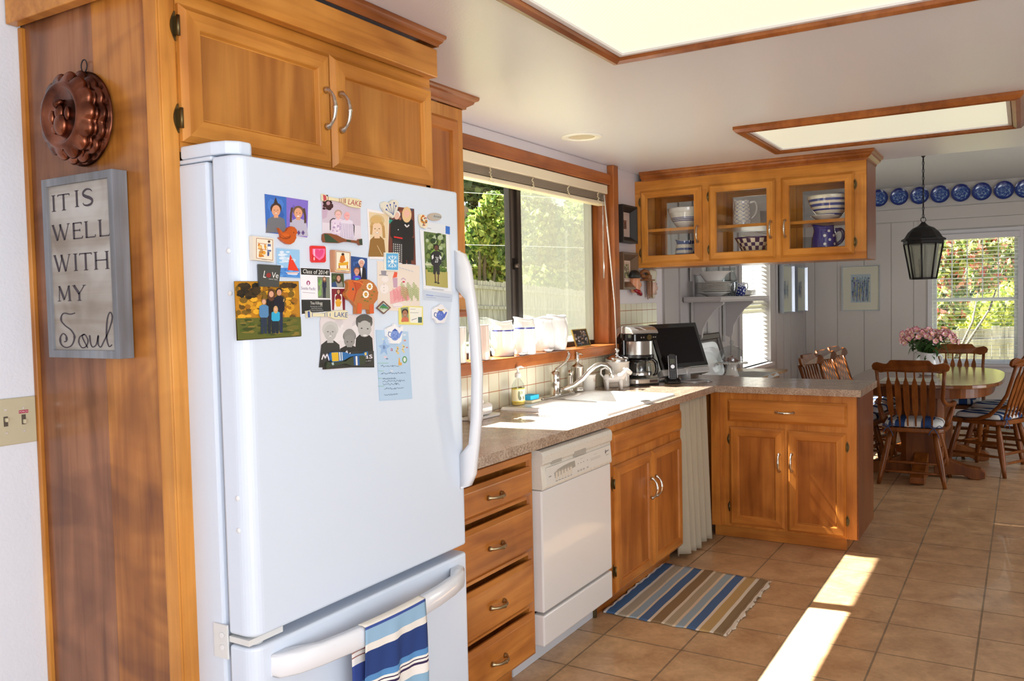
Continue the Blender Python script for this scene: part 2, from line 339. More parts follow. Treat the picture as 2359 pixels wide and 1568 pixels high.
m2 = t.nodes.new('ShaderNodeMixShader'); m2.inputs[0].default_value = .36; t.links.new(tr.outputs[0], m2.inputs[1]); t.links.new(m1.outputs[0], m2.inputs[2]); t.links.new(m2.outputs[0], o.inputs[0])
b = MB(); b.box(3.875, 4.735, .126, .127, 1.19, 2.10); b.build('insect_screen', sm_, w1)
b = MB(); b.box(2.70, 4.845, -.065, .0, 1.105, 1.163); b.box(2.851, 4.789, 0, .135, 1.12, 1.163); struct(b.build('trim_2', W_T, bevel=.006))      # sill
b = MB(); b.box(2.85, 4.79, -.03, -.0005, 2.128, 2.195); b.box(2.86, 4.76, .001, .13, 2.105, 2.124); struct(b.build('trim_3', W_T, bevel=.004))
b = MB(); b.box(4.795, 4.865, -.045, -.0005, 1.1, 2.252); b.box(4.76, 4.789, -.01, .135, 1.164, 2.105); struct(b.build('trim_4', W_TZ, bevel=.004))
b = MB(); b.box(2.78, 2.85, -.03, -.0005, 1.164, 2.252); b.box(2.851, 2.86, -.01, .135, 1.164, 2.105); struct(b.build('trim_5', W_TZ, bevel=.003))
bl = thing('mini_blind', 'cream slatted blind pulled all the way up over the sink window', 'blind', (3.80, 0.02, 2.0))
CREAM = mat('cream_blind', (.78, .68, .50), .4); SLATM = mat('taupe_blind_slat', (.40, .33, .25), .45)
b = MB(); b.box(2.87, 4.75, -.025, .05, 2.072, 2.124); b.build('headrail', CREAM, bl, bevel=.004)
b = MB()
for k in range(11): b.box(2.88, 4.74, -.012, .038, 2.0705-.0038*k-.0018, 2.0705-.0038*k)
b.build('slat_stack', SLATM, bl)
b = MB(); b.box(2.88, 4.74, -.016, .04, 2.003, 2.026); b.build('bottom_rail', CREAM, bl, bevel=.006)
for x in (3.03, 3.42, 3.82, 4.22, 4.60):
    b = MB(); pts = [(x+random.uniform(-.012, .012), -.027-random.random()*.008, 2.068-.005*i) for i in range(12)]; b.tube(pts, .003, 5)
    b.tube([(x, -.02, 2.012), (x+.02, -.03, 2.0), (x+.035, -.025, 2.006)], .0015, 4); b.build('ladder_cord', mat('pale_cord', (.68, .60, .40), .8), bl)
b = MB(); b.tube([(4.66, -.03, 2.06), (4.655, -.035, 2.0), (4.64, -.04, 1.56)], .0045, 8); b.build('tilt_wand', glass('acrylic', (.9, .9, .88), .1, 1.45, .15), bl)
b = MB(); b.tube([(4.69, -.03, 2.06), (4.70, -.05, 1.8), (4.73, -.068, 1.4), (4.74, -.07, 1.13)], .0028, 6); b.tube([(4.685, -.03, 2.06), (4.692, -.05, 1.8), (4.725, -.07, 1.4), (4.735, -.072, 1.13)], .0025, 6); b.tube([(4.737, -.071, 1.14), (4.74, -.071, 1.07)], .006, 8); b.build('pull_cord', mat('white_cord', (.7, .66, .6), .8), bl)

# dining window on the far wall, with its blind
w2 = thing('window_2', '', '', (10.33, -1.73, .675)); del w2['category']; del w2['label']; struct(w2)
b = MB(); b.box(10.24, 10.27, Y0, Y0+.05, Z0-.02, Z1+.06); b.box(10.24, 10.27, Y1-.05, Y1, Z0-.02, Z1+.06); b.box(10.24, 10.27, Y1, Y0, Z1, Z1+.06)
b.box(10.22, 10.27, Y1-.07, Y0+.07, Z0-.03, Z0); b.box(10.25, 10.27, Y1-.05, Y0+.05, Z0-.09, Z0-.03); b.build('casing', WPAINT, w2, bevel=.003)
b = MB(); b.box(10.34, 10.37, Y0-.035, Y0, Z0, Z1); b.box(10.34, 10.37, Y1, Y1+.035, Z0, Z1); b.box(10.34, 10.37, Y1, Y0, Z0, Z0+.04); b.box(10.34, 10.37, Y1, Y0, Z1-.04, Z1); b.box(10.33, 10.37, Y1, Y0, 1.335, 1.375)
for k in range(1, 5): y = Y0-.035+(Y1-Y0+.07)*k/5; b.box(10.35, 10.36, y-.006, y+.006, 1.375, Z1-.04)
for k in range(1, 3): z = 1.375+(Z1-.04-1.375)*k/3; b.box(10.35, 10.36, Y1+.035, Y0-.035, z-.006, z+.006)
b.build('sash', WPAINT, w2)
b = MB(); b.box(10.356, 10.358, Y1+.03, Y0-.03, Z0+.03, Z1-.03); b.build('pane', GLASSW, w2)
wb = thing('venetian_blind', 'white venetian blind lowered with slats open on the far dining window', 'blind', (10.26, -1.73, .70))
BLD = mat('blind_white', (.74, .80, .88), .4)
b = MB(); b.box(10.205, 10.255, Y1-.02, Y0+.02, Z1-.045, Z1+.015); b.build('headrail', WPAINT, wb, bevel=.004)
n = 33
for k in range(n):
    z = Z0+.035+(Z1-.07-Z0-.02)*k/(n-1); b = MB(); T = lambda u, v, q: (10.235+u, q, z+v-u*.06); b.prism(T, [(-.022, -.001), (0, .0015), (.022, -.001), (.022, -.0022), (0, .0004), (-.022, -.0022)], Y1-.015, Y0+.015); b.build('slat', BLD, wb)
b = MB(); b.box(10.212, 10.258, Y1-.015, Y0+.015, Z0+.005, Z0+.022); b.build('bottom_rail', BLD, wb)
for y in (Y0-.12, (Y0+Y1)/2, Y1+.12):
    b = MB(); b.tube([(10.211, y, Z0+.01), (10.211, y, Z1-.04)], .0012, 4); b.build('ladder_cord', BLD, wb)

# dining window on the left wall
w3 = thing('window_3', '', '', (8.11, .10, .78)); del w3['category']; del w3['label']; struct(w3)
b = MB(); b.box(7.62, 7.66, .06, .12, .78, 2.05); b.box(8.56, 8.60, .06, .12, .78, 2.05); b.box(7.66, 8.56, .06, .12, .78, .83); b.box(7.66, 8.56, .06, .12, 2.0, 2.05); b.box(7.66, 8.56, .06, .12, 1.39, 1.43); b.build('sash', WPAINT, w3)
b = MB(); b.box(7.66, 8.56, .088, .091, .83, 2.0); b.build('pane', GLASSW, w3)
b = MB(); b.box(7.55, 8.67, -.04, -.018, .745, .78); b.box(7.621, 8.599, -.018, .06, .765, .78); b.build('sill', WPAINT, w3)
w3b = thing('venetian_blind', 'white venetian blind glowing in sunlight on the dining window behind the wall shelf', 'blind', (8.11, .03, .8))
b = MB(); b.box(7.625, 8.595, .005, .055, 2.0, 2.048); b.build('headrail', WPAINT, w3b)
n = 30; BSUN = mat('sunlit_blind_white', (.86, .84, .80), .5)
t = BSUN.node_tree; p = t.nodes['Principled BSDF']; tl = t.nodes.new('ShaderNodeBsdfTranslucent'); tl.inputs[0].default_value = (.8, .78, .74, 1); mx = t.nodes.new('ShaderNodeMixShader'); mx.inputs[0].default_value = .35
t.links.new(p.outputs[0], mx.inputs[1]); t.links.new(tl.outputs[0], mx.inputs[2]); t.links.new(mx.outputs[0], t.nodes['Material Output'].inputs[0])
for k in range(n):
    z = .81+1.18*k/(n-1); b = MB(); T = lambda u, v, q: (q, .03+u, z+v+u*.75); b.prism(T, [(-.023, -.001), (0, .0012), (.023, -.001), (.023, -.002), (0, .0002), (-.023, -.002)], 7.63, 8.59); b.build('slat', BSUN, w3b)

# ---------------------------------------------------------------- garden
GRASS = newmat('lawn'); gm, gt, gp = GRASS; n_ = gt.nodes.new('ShaderNodeTexNoise'); n_.inputs['Scale'].default_value = 2.5; n_.inputs['Detail'].default_value = 6
r_ = ramp(gt, [(.35, (.16, .15, .06)), (.65, (.34, .33, .16))]); gt.links.new(n_.outputs[0], r_.inputs[0]); gt.links.new(r_.outputs[0], gp.inputs['Base Color']); gp.inputs['Roughness'].default_value = 1
b = MB(); N = 24
def gz(x, y):
    d = max(0, min(1, (y-2)/14)); return -.35+.8*d*d*(3-2*d)
gv = [(10.8+(-1+i*5 if False else 0), 0, 0) for i in range(0)]
xs_ = [-12+i*3.5 for i in range(30)]; ys_ = [.16+j*2.4 for j in range(26)]
b.add([(x, y, gz(x, y)) for x in xs_ for y in ys_], [(i*26+j, i*26+j+1, (i+1)*26+j+1, (i+1)*26+j) for i in range(29) for j in range(25)])
o = b.build('lawn', gm); tag(o, 'pale sunlit lawn of the back garden', 'lawn', kind='stuff')
b = MB(); b.face([(10.45, -30, -.6), (70, -30, -.6), (70, .16, -.6), (10.45, .16, -.6)]); o = b.build('side_lawn', gm); tag(o, 'strip of lawn outside the far dining window', 'lawn', kind='stuff')
def fencemat():
    m, t, p = newmat('weathered_fence_wood'); g = t.nodes.new('ShaderNodeNewGeometry'); mp = t.nodes.new('ShaderNodeMapping'); mp.inputs['Scale'].default_value = (6, 6, .6); t.links.new(g.outputs['Position'], mp.inputs[0])
    n = t.nodes.new('ShaderNodeTexNoise'); n.inputs['Scale'].default_value = 2; n.inputs['Detail'].default_value = 5; t.links.new(mp.outputs[0], n.inputs['Vector'])
    r = ramp(t, [(.35, (.20, .18, .15)), (.65, (.44, .40, .36))]); t.links.new(n.outputs[0], r.inputs[0]); t.links.new(r.outputs[0], p.inputs['Base Color']); p.inputs['Roughness'].default_value = .9; return m
FENCE = fencemat()
def fence(A, B, h, label, n=None, rails=(.88, .55, .12), pw=.14):
    A = Vector(A); B = Vector(B); L = (B-A).length; d = (B-A)/L; dh = Vector((d.x, d.y, 0)).normalized(); nn = Vector((-dh.y, dh.x, 0))
    if nn.dot(A-CAM) < 0: nn = -nn
    th = thing('garden_fence', label, 'fence', A)
    N = n or int(L/pw)
    for k in range(N):
        if k >= 100: break
        q = MB(); c0 = A+d*(L*k/N); c1 = A+d*(L*(k+.93)/N); hh = h+random.uniform(-.03, .03); up = Vector((0, 0, 1))
        T = [c0, c1, c1+up*hh, c0+up*hh]; q.add([*T, *[p_+nn*.02 for p_ in T]], [(0, 1, 2, 3), (4, 7, 6, 5), (0, 4, 5, 1), (2, 6, 7, 3), (0, 3, 7, 4), (1, 5, 6, 2)]); q.build('picket', FENCE, th)
    if N > 100:
        q = MB()
        for k in range(100, N):
            c0 = A+d*(L*k/N); c1 = A+d*(L*(k+.93)/N); hh = h+random.uniform(-.03, .03); T = [c0, c1, c1+Vector((0, 0, hh)), c0+Vector((0, 0, hh))]
            q.add([*T, *[p_+nn*.02 for p_ in T]], [(0, 1, 2, 3), (4, 7, 6, 5), (0, 4, 5, 1), (2, 6, 7, 3), (0, 3, 7, 4), (1, 5, 6, 2)])
        o = q.build('far_pickets', FENCE, th); o['kind'] = 'stuff'
    for r_ in rails:
        q = MB(); up = Vector((0, 0, 1)); c0 = A+up*h*r_; c1 = B+up*h*r_; T = [c0-up*.05, c1-up*.05, c1+up*.05, c0+up*.05]; off = -nn*.05
        q.add([*[p_-nn*.002 for p_ in T], *[p_+off for p_ in T]], [(0, 1, 2, 3), (4, 7, 6, 5), (0, 4, 5, 1), (2, 6, 7, 3), (0, 3, 7, 4), (1, 5, 6, 2)]); q.build('rail', FENCE, th)
    return th
A = dep(1050, 638, 24); Bp = dep(1420, 678, 42); A.z -= 1.85; Bp.z -= 1.85
fence(A, Bp, 1.85, 'weathered grey board fence across the back garden beyond the sink window', pw=.17)
A = dep(2100, 762, 15.5); Bp = dep(2420, 748, 15.0); A.z -= 1.7; Bp.z -= 1.7
fence(A, Bp, 1.7, 'grey board fence seen through the far dining window blind', rails=(.85, .5), pw=.13)

def leafmat(name, c1, c2, c3, trl=.5):
    m = bpy.data.materials.new(name); m.use_nodes = True; t = m.node_tree; p = t.nodes['Principled BSDF']; g = t.nodes.new('ShaderNodeNewGeometry')
    r = ramp(t, [(0, c1), (.5, c2), (1, c3)]); t.links.new(g.outputs['Random Per Island'], r.inputs[0]); t.links.new(r.outputs[0], p.inputs['Base Color']); p.inputs['Roughness'].default_value = .55
    tl = t.nodes.new('ShaderNodeBsdfTranslucent'); t.links.new(r.outputs[0], tl.inputs[0]); mx = t.nodes.new('ShaderNodeMixShader'); mx.inputs[0].default_value = trl
    t.links.new(p.outputs[0], mx.inputs[1]); t.links.new(tl.outputs[0], mx.inputs[2]); t.links.new(mx.outputs[0], t.nodes['Material Output'].inputs[0]); return m
L_MAP = leafmat('maple_leaf', (.03, .08, .012), (.17, .26, .035), (.55, .55, .15))
L_MID = leafmat('mid_leaf', (.05, .10, .018), (.22, .29, .06), (.48, .48, .18))
L_DK = leafmat('conifer_needle', (.012, .03, .012), (.03, .06, .02), (.07, .11, .035), .25)
L_YG = leafmat('yellow_green_leaf', (.12, .20, .02), (.42, .46, .06), (.72, .68, .18))
L_RD = leafmat('red_blossom', (.50, .08, .07), (.66, .22, .18), (.72, .42, .34), .4)
BARK = mat('bark', (.10, .08, .055), .9)
def leaves(name, m, blobs, n, size, parent, seed):
    rnd = random.Random(seed); b = MB(); tot = sum(r[0]*r[1]*r[2] for _, r in blobs); vs_ = []; fs = []
    for c, r in blobs:
        for k in range(int(n*r[0]*r[1]*r[2]/tot)):
            while True:
                p = Vector((rnd.uniform(-1, 1), rnd.uniform(-1, 1), rnd.uniform(-1, 1)))
                if .35 < p.length < 1: break
            q = Vector((c[0]+p.x*r[0], c[1]+p.y*r[1], c[2]+p.z*r[2])); s_ = size*rnd.uniform(.6, 1.4)
            a = Vector((rnd.gauss(0, 1), rnd.gauss(0, 1), rnd.gauss(0, .7))).normalized(); e = a.orthogonal().normalized(); e.rotate(Matrix.Rotation(rnd.uniform(0, 6.28), 3, a)); g = a.cross(e)
            i = len(vs_); vs_ += [q-e*s_*.6, q+g*s_*.42-e*s_*.1, q+e*s_*.6+a*s_*.12, q-g*s_*.42-e*s_*.1]; fs.append((i, i+1, i+2, i+3))
    b.add(vs_, fs); return b.build(name, m, parent, recalc=False)
def tree(name, label, m, blobs, n, size, base, seed, trunk=.12, cat='tree', extra=None, group=None):
    t_ = thing(name, label, cat, base, group=group); o = leaves('foliage', m, blobs, n, size, t_, seed)
    if extra: leaves('blossom', extra[0], blobs, extra[1], size*1.1, t_, seed+1)
    b = MB(); rnd = random.Random(seed+5)
    for c, r in blobs[:6]:
        mid = (Vector(base)+Vector(c))/2+Vector((rnd.uniform(-.2, .2), rnd.uniform(-.2, .2), 0)); b.tube([base, mid, c], [trunk, trunk*.6, trunk*.2], 7)
    b.build('trunk', BARK, t_); return t_
def blobs_px(lst, ext=.8): return [(tuple(dep(x, y, d)), (rx*d/FPX, rx*d/FPX*ext, ry*d/FPX)) for x, y, d, rx, ry in lst]
def base_px(x, d): c = dep(x, 700, d); return (c.x, c.y, gz(c.x, c.y))
tree('maple_tree', 'bright yellow-green maple behind the fence, seen through the left sash', L_MAP, blobs_px([(1135, 475, 33, 36, 34), (1105, 530, 33, 40, 50), (1150, 560, 34, 45, 60), (1185, 510, 34, 40, 55), (1115, 615, 35, 60, 45), (1165, 625, 35, 40, 35)]), 5600, .22, base_px(1120, 35), 3)
tree('leafy_tree', 'large pale green tree behind the insect screen of the right sash', L_MID, blobs_px([(1230, 560, 46, 75, 90), (1300, 560, 47, 85, 80), (1215, 460, 47, 60, 60), (1350, 530, 47, 60, 70), (1260, 640, 46, 110, 45), (1380, 600, 48, 60, 60), (1330, 480, 48, 40, 25)]), 9000, .28, base_px(1280, 48), 5)
tree('conifer_tree', 'dark conifer towering behind the maple at upper left of the window', L_DK, blobs_px([(1110, 400, 56, 90, 70), (1160, 450, 56, 60, 60), (1180, 400, 57, 60, 60), (1100, 560, 57, 70, 90), (1180, 560, 57, 60, 90), (1230, 430, 57, 35, 45)]), 9000, .5, base_px(1130, 57), 8, .3)
tree('background_tree', 'dark green trees far behind the leafy tree', L_DK, blobs_px([(1250, 540, 66, 90, 80), (1350, 580, 66, 90, 70), (1300, 630, 66, 120, 60), (1420, 540, 67, 60, 80)]), 5000, .6, base_px(1300, 66), 9, .3)
tree('hedge_bush', 'yellow-green hedge over the fence outside the far dining window', L_YG, blobs_px([(2290, 715, 17, 80, 45), (2340, 690, 17, 60, 50), (2240, 730, 17.5, 60, 35), (2370, 730, 17, 60, 40)]), 3800, .10, tuple(dep(2300, 800, 17)), 12, .03, 'bush')
tree('flowering_shrub', 'tall shrub with red blossom outside the left half of the far dining window', L_MID, blobs_px([(2180, 600, 14, 55, 60), (2190, 690, 14, 50, 65), (2250, 570, 14.5, 70, 45), (2320, 590, 16, 60, 60), (2160, 740, 14, 40, 40), (2260, 640, 15, 50, 40)]), 4200, .085, tuple(dep(2190, 850, 14)), 14, .03, 'shrub', (L_RD, 1100))
tree('conifer_tree', 'dark evergreen backdrop behind the red-blossomed shrub', L_DK, blobs_px([(2200, 640, 26, 120, 150), (2330, 640, 27, 120, 140)]), 5000, .2, tuple(dep(2260, 840, 27)), 17, .2)
# neighbour's eave and overhead lines
q = MB(); P0 = [dep(1060, 466, 33), dep(1117, 505, 33), dep(1117, 514, 33), dep(1060, 500, 33)]
bk = Vector((2.5, 4, 0)); q.add([*P0, *[p_+bk for p_ in P0]], [(0, 1, 2, 3), (4, 7, 6, 5), (0, 4, 5, 1), (2, 6, 7, 3), (0, 3, 7, 4), (1, 5, 6, 2)])
hb = thing('neighbour_house', "corner of a neighbour's brown roof eave among the maple leaves", 'house', tuple(P0[3])); q.build('roof', mat('brown_roof', (.22, .16, .13), .9), hb)
c = (P0[3]+bk*.2); q = MB(); q.box(c.x-1.5, c.x+.3, c.y+.2, c.y+3, gz(c.x, c.y), c.z+.1); q.build('wall', mat('brown_siding', (.14, .10, .075), .8), hb)
for k, (ya, yb, d) in enumerate(((444, 458, 20), (567, 566, 21))):
    q = MB(); q.tube([dep(1000, ya-5, d), dep(1200, (ya+yb)/2, d+3), dep(1450, yb+8, d+6)], .008, 5); o = q.build('overhead_wire', mat('wire', (.4, .4, .4), .6)); tag(o, ('upper' if not k else 'lower')+' of the two pale overhead wires crossing the garden view', 'wire')

# ---------------------------------------------------------------- ceiling fixtures
def diff(name, e, cam_col):
    m, t, p = newmat(name); p.inputs['Base Color'].default_value = (.35, .34, .28, 1); p.inputs['Roughness'].default_value = .4
    g = t.nodes.new('ShaderNodeNewGeometry'); wv = t.nodes.new('ShaderNodeTexChecker'); wv.inputs['Scale'].default_value = 120; wv.inputs[1].default_value = (1, 1, 1, 1); wv.inputs[2].default_value = (.93, .92, .88, 1)
    t.links.new(g.outputs['Position'], wv.inputs[0]); o_ = mixc(t, cam_col, wv.outputs[0], .8, 'MULTIPLY'); t.links.new(o_, p.inputs['Emission Color']); p.inputs['Emission Strength'].default_value = e; return m
def light_panel(name, label, x0, x1, y0, y1, e, col):
    t_ = thing(name, label, 'ceiling light', ((x0+x1)/2, (y0+y1)/2, 2.253), group=None)
    b = MB(); path = [(x0, y0), (x1, y0), (x1, y1), (x0, y1)]
    prof = [(0, 2.2525), (0, 2.238), (.012, 2.224), (.03, 2.220), (.045, 2.226), (.052, 2.2525)]
    b.sweep(prof, path, closed=True, side=1); b.build('trim_frame', W_C, t_)
    b = MB(); p2 = [(x0+.05, y0+.05), (x1-.05, y0+.05), (x1-.05, y1-.05), (x0+.05, y1-.05)]
    b.sweep([(0, 2.2525), (0, 2.236), (.016, 2.236), (.018, 2.2525)], p2, closed=True, side=1); b.build('metal_frame', WPAINT, t_)
    b = MB(); b.box(x0+.066, x1-.066, y0+.066, y1-.066, 2.243, 2.252); b.build('diffuser', diff('diffuser_'+name, e, col), t_); return t_
light_panel('ceiling_light_panel', 'big square fluorescent ceiling panel in a wood frame, nearest the camera', 1.45, 2.705, -2.22, -.985, .95, (1.0, .93, .66))
light_panel('ceiling_light_panel', 'narrow long fluorescent ceiling panel in a wood frame, near the dining area', 4.115, 4.895, -2.187, -.98, .62, (1.0, .95, .74))
t_ = thing('recessed_downlight', 'round white recessed ceiling downlight above the sink window', 'ceiling light', (3.882, -.285, 2.253))
b = MB(); b.lathe((3.882, -.285, 2.253), [(.105, -.0005), (.105, -.004), (.095, -.007), (.07, -.0065), (.066, -.002), (.066, -.0005)], 40); b.build('trim_ring', WPLASTIC, t_)
b = MB(); b.lathe((3.882, -.285, 2.252), [(.066, -.001), (.06, -.003), (.05, -.001), (0.0001, -.0008)], 32); b.build('bulb_face', mat('frosted_lens', (.62, .55, .42), .3), t_)

# ---------------------------------------------------------------- cabinet parts
def TY(x0, yf, z0): return lambda u, v, n: (x0+u, yf-n, z0+v)          # faces -Y
def TX(xf, y0, z0): return lambda u, v, n: (xf-n, y0-u, z0+v)          # faces -X (u runs to -Y)
def TB(xf, y0, z0): return lambda u, v, n: (xf+n, y0-u, z0+v)          # faces +X
def pull(T, u, v, L, vert, parent, m=None, out=.032):
    b = MB(); pts = []; rs = []
    prof = [(-.5, .002, .0095), (-.5, .008, .0085), (-.46, .014, .0048), (-.40, .020, .0048), (-.28, out*.86, .0052), (-.12, out*.98, .0058), (-.04, out, .0062), (0, out, .0082), (.04, out, .0062), (.12, out*.98, .0058), (.28, out*.86, .0052), (.40, .020, .0048), (.46, .014, .0048), (.5, .008, .0085), (.5, .002, .0095)]
    for s_, n, r in prof:
        a, c = (0, s_*L) if vert else (s_*L, 0); pts.append(T(u+a, v+c, n)); rs.append(r)
    b.tube(pts, rs, 10)
    return b.build('handle', m or NICKEL, parent)
def hinge(T, u, v, parent, side=1):
    b = MB(); pts = [(u+side*(.003+.010*math.sin(PI*k/10)**.5), v-.032+.064*k/10) for k in range(11)]+[(u, v+.032), (u, v-.032)]
    pts = [(u+side*.002, v-.032)]+[(u+side*(.004+.011*math.sin(PI*k/8)), v-.032+.064*k/8) for k in range(9)]+[(u+side*.002, v+.032)]
    b.prism(T, pts, .0005, .003); b.tube([T(u+side*.002, v-.022, .012), T(u+side*.002, v+.022, .012)], .0042, 8); b.box(*sorted((T(u, v-.02, 0)[0], T(u+side*.004, v+.02, .012)[0])), *sorted((T(u, v-.02, 0)[1], T(u+side*.004, v+.02, .012)[1])), *sorted((T(u, v-.02, 0)[2], T(u+side*.004, v+.02, .012)[2])))
    return b.build('hinge', BRASS, parent)
FR = [(0, .0005), (0, .009), (.013, .020), (.048, .020), (.050, .0185), (.054, .011), (.056, .010)]
FRG = [(0, .0005), (0, .009), (.013, .020), (.046, .020), (.050, .014), (.050, .0005), (0, .0005)]
DR = [(0, .0005), (0, .008), (.014, .020), (.018, .0205)]
def door(T, w_, h_, parent, mats, hpos=None, hinges=None, kind='panel', hside=1, name='door', hl=.095):
    b = MB()
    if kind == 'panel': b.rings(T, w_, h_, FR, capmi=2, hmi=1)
    elif kind == 'glass': b.rings(T, w_, h_, FRG, cap=False, hmi=1)
    else: b.rings(T, w_, h_, DR, capmi=1, hmi=1)
    d = b.build(name, mats, parent)
    if kind == 'glass':
        g = MB(); q = [T(.046, .046, .006), T(w_-.046, .046, .006), T(w_-.046, h_-.046, .006), T(.046, h_-.046, .006)]; q2 = [T(.046, .046, .003), T(w_-.046, .046, .003), T(w_-.046, h_-.046, .003), T(.046, h_-.046, .003)]
        g.add([*q, *q2], [(0, 1, 2, 3), (7, 6, 5, 4), (0, 4, 5, 1), (1, 5, 6, 2), (2, 6, 7, 3), (3, 7, 4, 0)]); g.build('glass_pane', GLASS, d)
    if hpos: pull(lambda u, v, n: T(u, v, n+.0205), hpos[0], hpos[1], hl, hpos[2], d)
    if hinges:
        for hv in hinges: hinge(T, -.001 if hside < 0 else w_+.001, hv, d, -1 if hside < 0 else 1)
    return d
CROWN = [(0, 0), (.008, 0), (.010, .012), (.018, .018), (.030, .028), (.034, .040), (.045, .046), (.048, .056), (.048, .066), (0, .066)]
def crown(parent, path, ztop, side=1, hgt=.066, m=None):
    b = MB(); b.sweep([(o, ztop-.066*hgt/.066+z*hgt/.066) for o, z in CROWN], path, side=side); return b.build('crown_molding', m or W_C, parent)

# refrigerator surround with cupboard above
fc = thing('refrigerator_cabinet', 'honey wood cabinet surround enclosing the white refrigerator, with two doors above it', 'cabinet', (1.68, -.3, 0))
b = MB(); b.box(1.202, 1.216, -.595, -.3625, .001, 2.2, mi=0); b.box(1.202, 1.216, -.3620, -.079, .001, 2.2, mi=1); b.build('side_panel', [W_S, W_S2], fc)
b = MB(); b.box(1.201, 1.2445, -.6, -.58, .001, 2.2); b.build('front_post', W_V, fc, bevel=.004)
b = MB(); b.box(1.190, 1.204, -.095, -.0805, .001, 2.1245); b.build('back_trim', W_V, fc, bevel=.003)
b = MB(); b.box(1.196, 1.2015, -.6, -.555, .001, 2.1245); b.build('front_edge_trim', W_V, fc, bevel=.002)
b = MB(); b.box(1.216, 2.165, -.58, -.03, 1.80, 2.2, mi=0); b.box(2.145, 2.165, -.6, -.02, .95, 1.80, mi=0); b.box(1.2446, 2.175, -.6, -.58, 1.775, 2.2, mi=1); b.build('carcass', [W_V, W_X], fc)
T = TY(1.245, -.6, 1.797)
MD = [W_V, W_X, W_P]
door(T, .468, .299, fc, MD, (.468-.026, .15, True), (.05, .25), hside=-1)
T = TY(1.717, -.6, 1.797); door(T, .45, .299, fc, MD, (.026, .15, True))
b = MB(); b.sweep([(0, 2.125), (.03, 2.125), (.03, 2.21), (0, 2.21)], [(1.19, -.085), (1.19, -.61), (2.135, -.61), (2.135, -.3)], side=-1); b.build('valance', W_X, fc, bevel=.003)
b = MB(); b.sweep([(o*.45+.03, 2.2525-.034+z*.515) for o, z in CROWN], [(1.19, -.085), (1.19, -.61), (2.135, -.61), (2.135, -.3)], side=-1); b.build('crown_molding', W_C, fc)

# tall wall cupboard between refrigerator and window
tc_ = thing('wall_cupboard', 'tall narrow honey wood wall cupboard hung between refrigerator and sink window', 'cabinet', (2.5, -.14, 1.40))
b = MB(); b.box(2.18, 2.845, -.265, -.002, 1.405, 2.2, mi=0); b.build('carcass', [W_V], tc_)
door(TY(2.34, -.265, 1.45), .46, .70, tc_, [B_V, B_X, B_P])
b = MB(); b.box(2.18, 2.855, -.285, -.002, 1.375, 1.404); b.build('bottom_trim', W_T, tc_, bevel=.008)
crown(tc_, [(2.18, -.02), (2.18, -.265), (2.855, -.265), (2.855, -.034)], 2.253, side=-1, hgt=.05)

# base run : drawer unit, sink cabinet, peninsula cabinet
dc = thing('drawer_cabinet', 'four drawer honey wood base cabinet between refrigerator and dishwasher', 'cabinet', (2.42, -.3, 0))
b = MB(); b.box(2.12, 2.762, -.50, -.012, .09, .874, mi=0); b.box(2.12, 2.165, -.6, -.5, .09, .874, mi=0); b.box(2.72, 2.762, -.6, -.5, .09, .874, mi=0)
for za, zb_ in ((.09, .104), (.278, .296), (.480, .500), (.690, .710), (.834, .874)): b.box(2.165, 2.72, -.6, -.55, za, zb_, mi=1)
b.box(2.12, 2.70, -.53, -.05, .001, .09, mi=1); b.build('carcass', [B_V, B_X], dc)
b = MB(); b.box(2.16, 2.735, -.618, -.6, .842, .866); b.build('pull_out_board', B_X, dc, bevel=.002)
for z0, z1 in ((.706, .815), (.496, .672), (.292, .462), (.098, .262)):
    T = TY(2.15, -.6, z0); d = door(T, .585, z1-z0, dc, [B_X, B_X], kind='drawer', name='drawer'); pull(lambda u, v, n: T(u, v, n+.0205), .315, (z1-z0)*.5, .085, False, d, mat('worn_brass_nickel', (.42, .33, .20), .35, 1))
sc_ = thing('sink_cabinet', 'honey wood base cabinet with two panel doors under the sink', 'cabinet', (3.9, -.3, 0))
b = MB(); b.box(3.42, 4.375, -.575, -.012, .09, .70, mi=0); b.box(3.42, 4.375, -.6, -.575, .09, .874, mi=0); b.box(3.43, 4.375, -.53, -.05, .001, .09, mi=1); b.build('carcass', [B_V, B_X], sc_)
T = TY(3.462, -.6, .725); door(T, .895, .11, sc_, [B_X, B_X], kind='drawer', name='false_drawer_front')
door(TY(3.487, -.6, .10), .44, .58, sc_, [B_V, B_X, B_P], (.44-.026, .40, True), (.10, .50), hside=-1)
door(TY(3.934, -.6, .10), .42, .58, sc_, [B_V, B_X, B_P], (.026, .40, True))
pc = thing('peninsula_cabinet', 'honey wood peninsula base cabinet with one drawer over two doors', 'cabinet', (5.15, -1.0, 0))
b = MB(); b.box(4.925, 5.46, -1.40, -.61, .085, .874, mi=0); b.box(4.907, 4.925, -1.41, -.61, .085, .874, mi=0); b.box(4.978, 5.40, -1.345, -.595, .001, .085, mi=1)
b.box(4.98, 5.56, -.60, -.012, .09, .874, mi=0); b.build('carcass', [B_V, B_Y], pc)
b = MB(); b.box(4.926, 5.465, -1.416, -1.401, .08, .875); b.build('end_panel', wood('shaded_reddish_veneer', (.13, .03, .006), (.19, .05, .010), (.24, .075, .016), 'z', fine=40, rough=.3), pc)  # reddish veneer, darkened in its colour to imitate the shaded end
b = MB(); b.box(4.885, 4.9065, -.655, -.605, .085, .874); b.build('corner_stile', B_V, pc)
T = TX(4.907, -.703, .707); d = door(T, .66, .128, pc, [B_Y, B_Y], kind='drawer', name='drawer'); pull(lambda u, v, n: T(u, v, n+.0205), .33, .066, .095, False, d)
door(TX(4.907, -.711, .10), .315, .575, pc, [B_V, B_Y, B_P], (.315-.026, .385, True), (.10, .50), hside=-1)
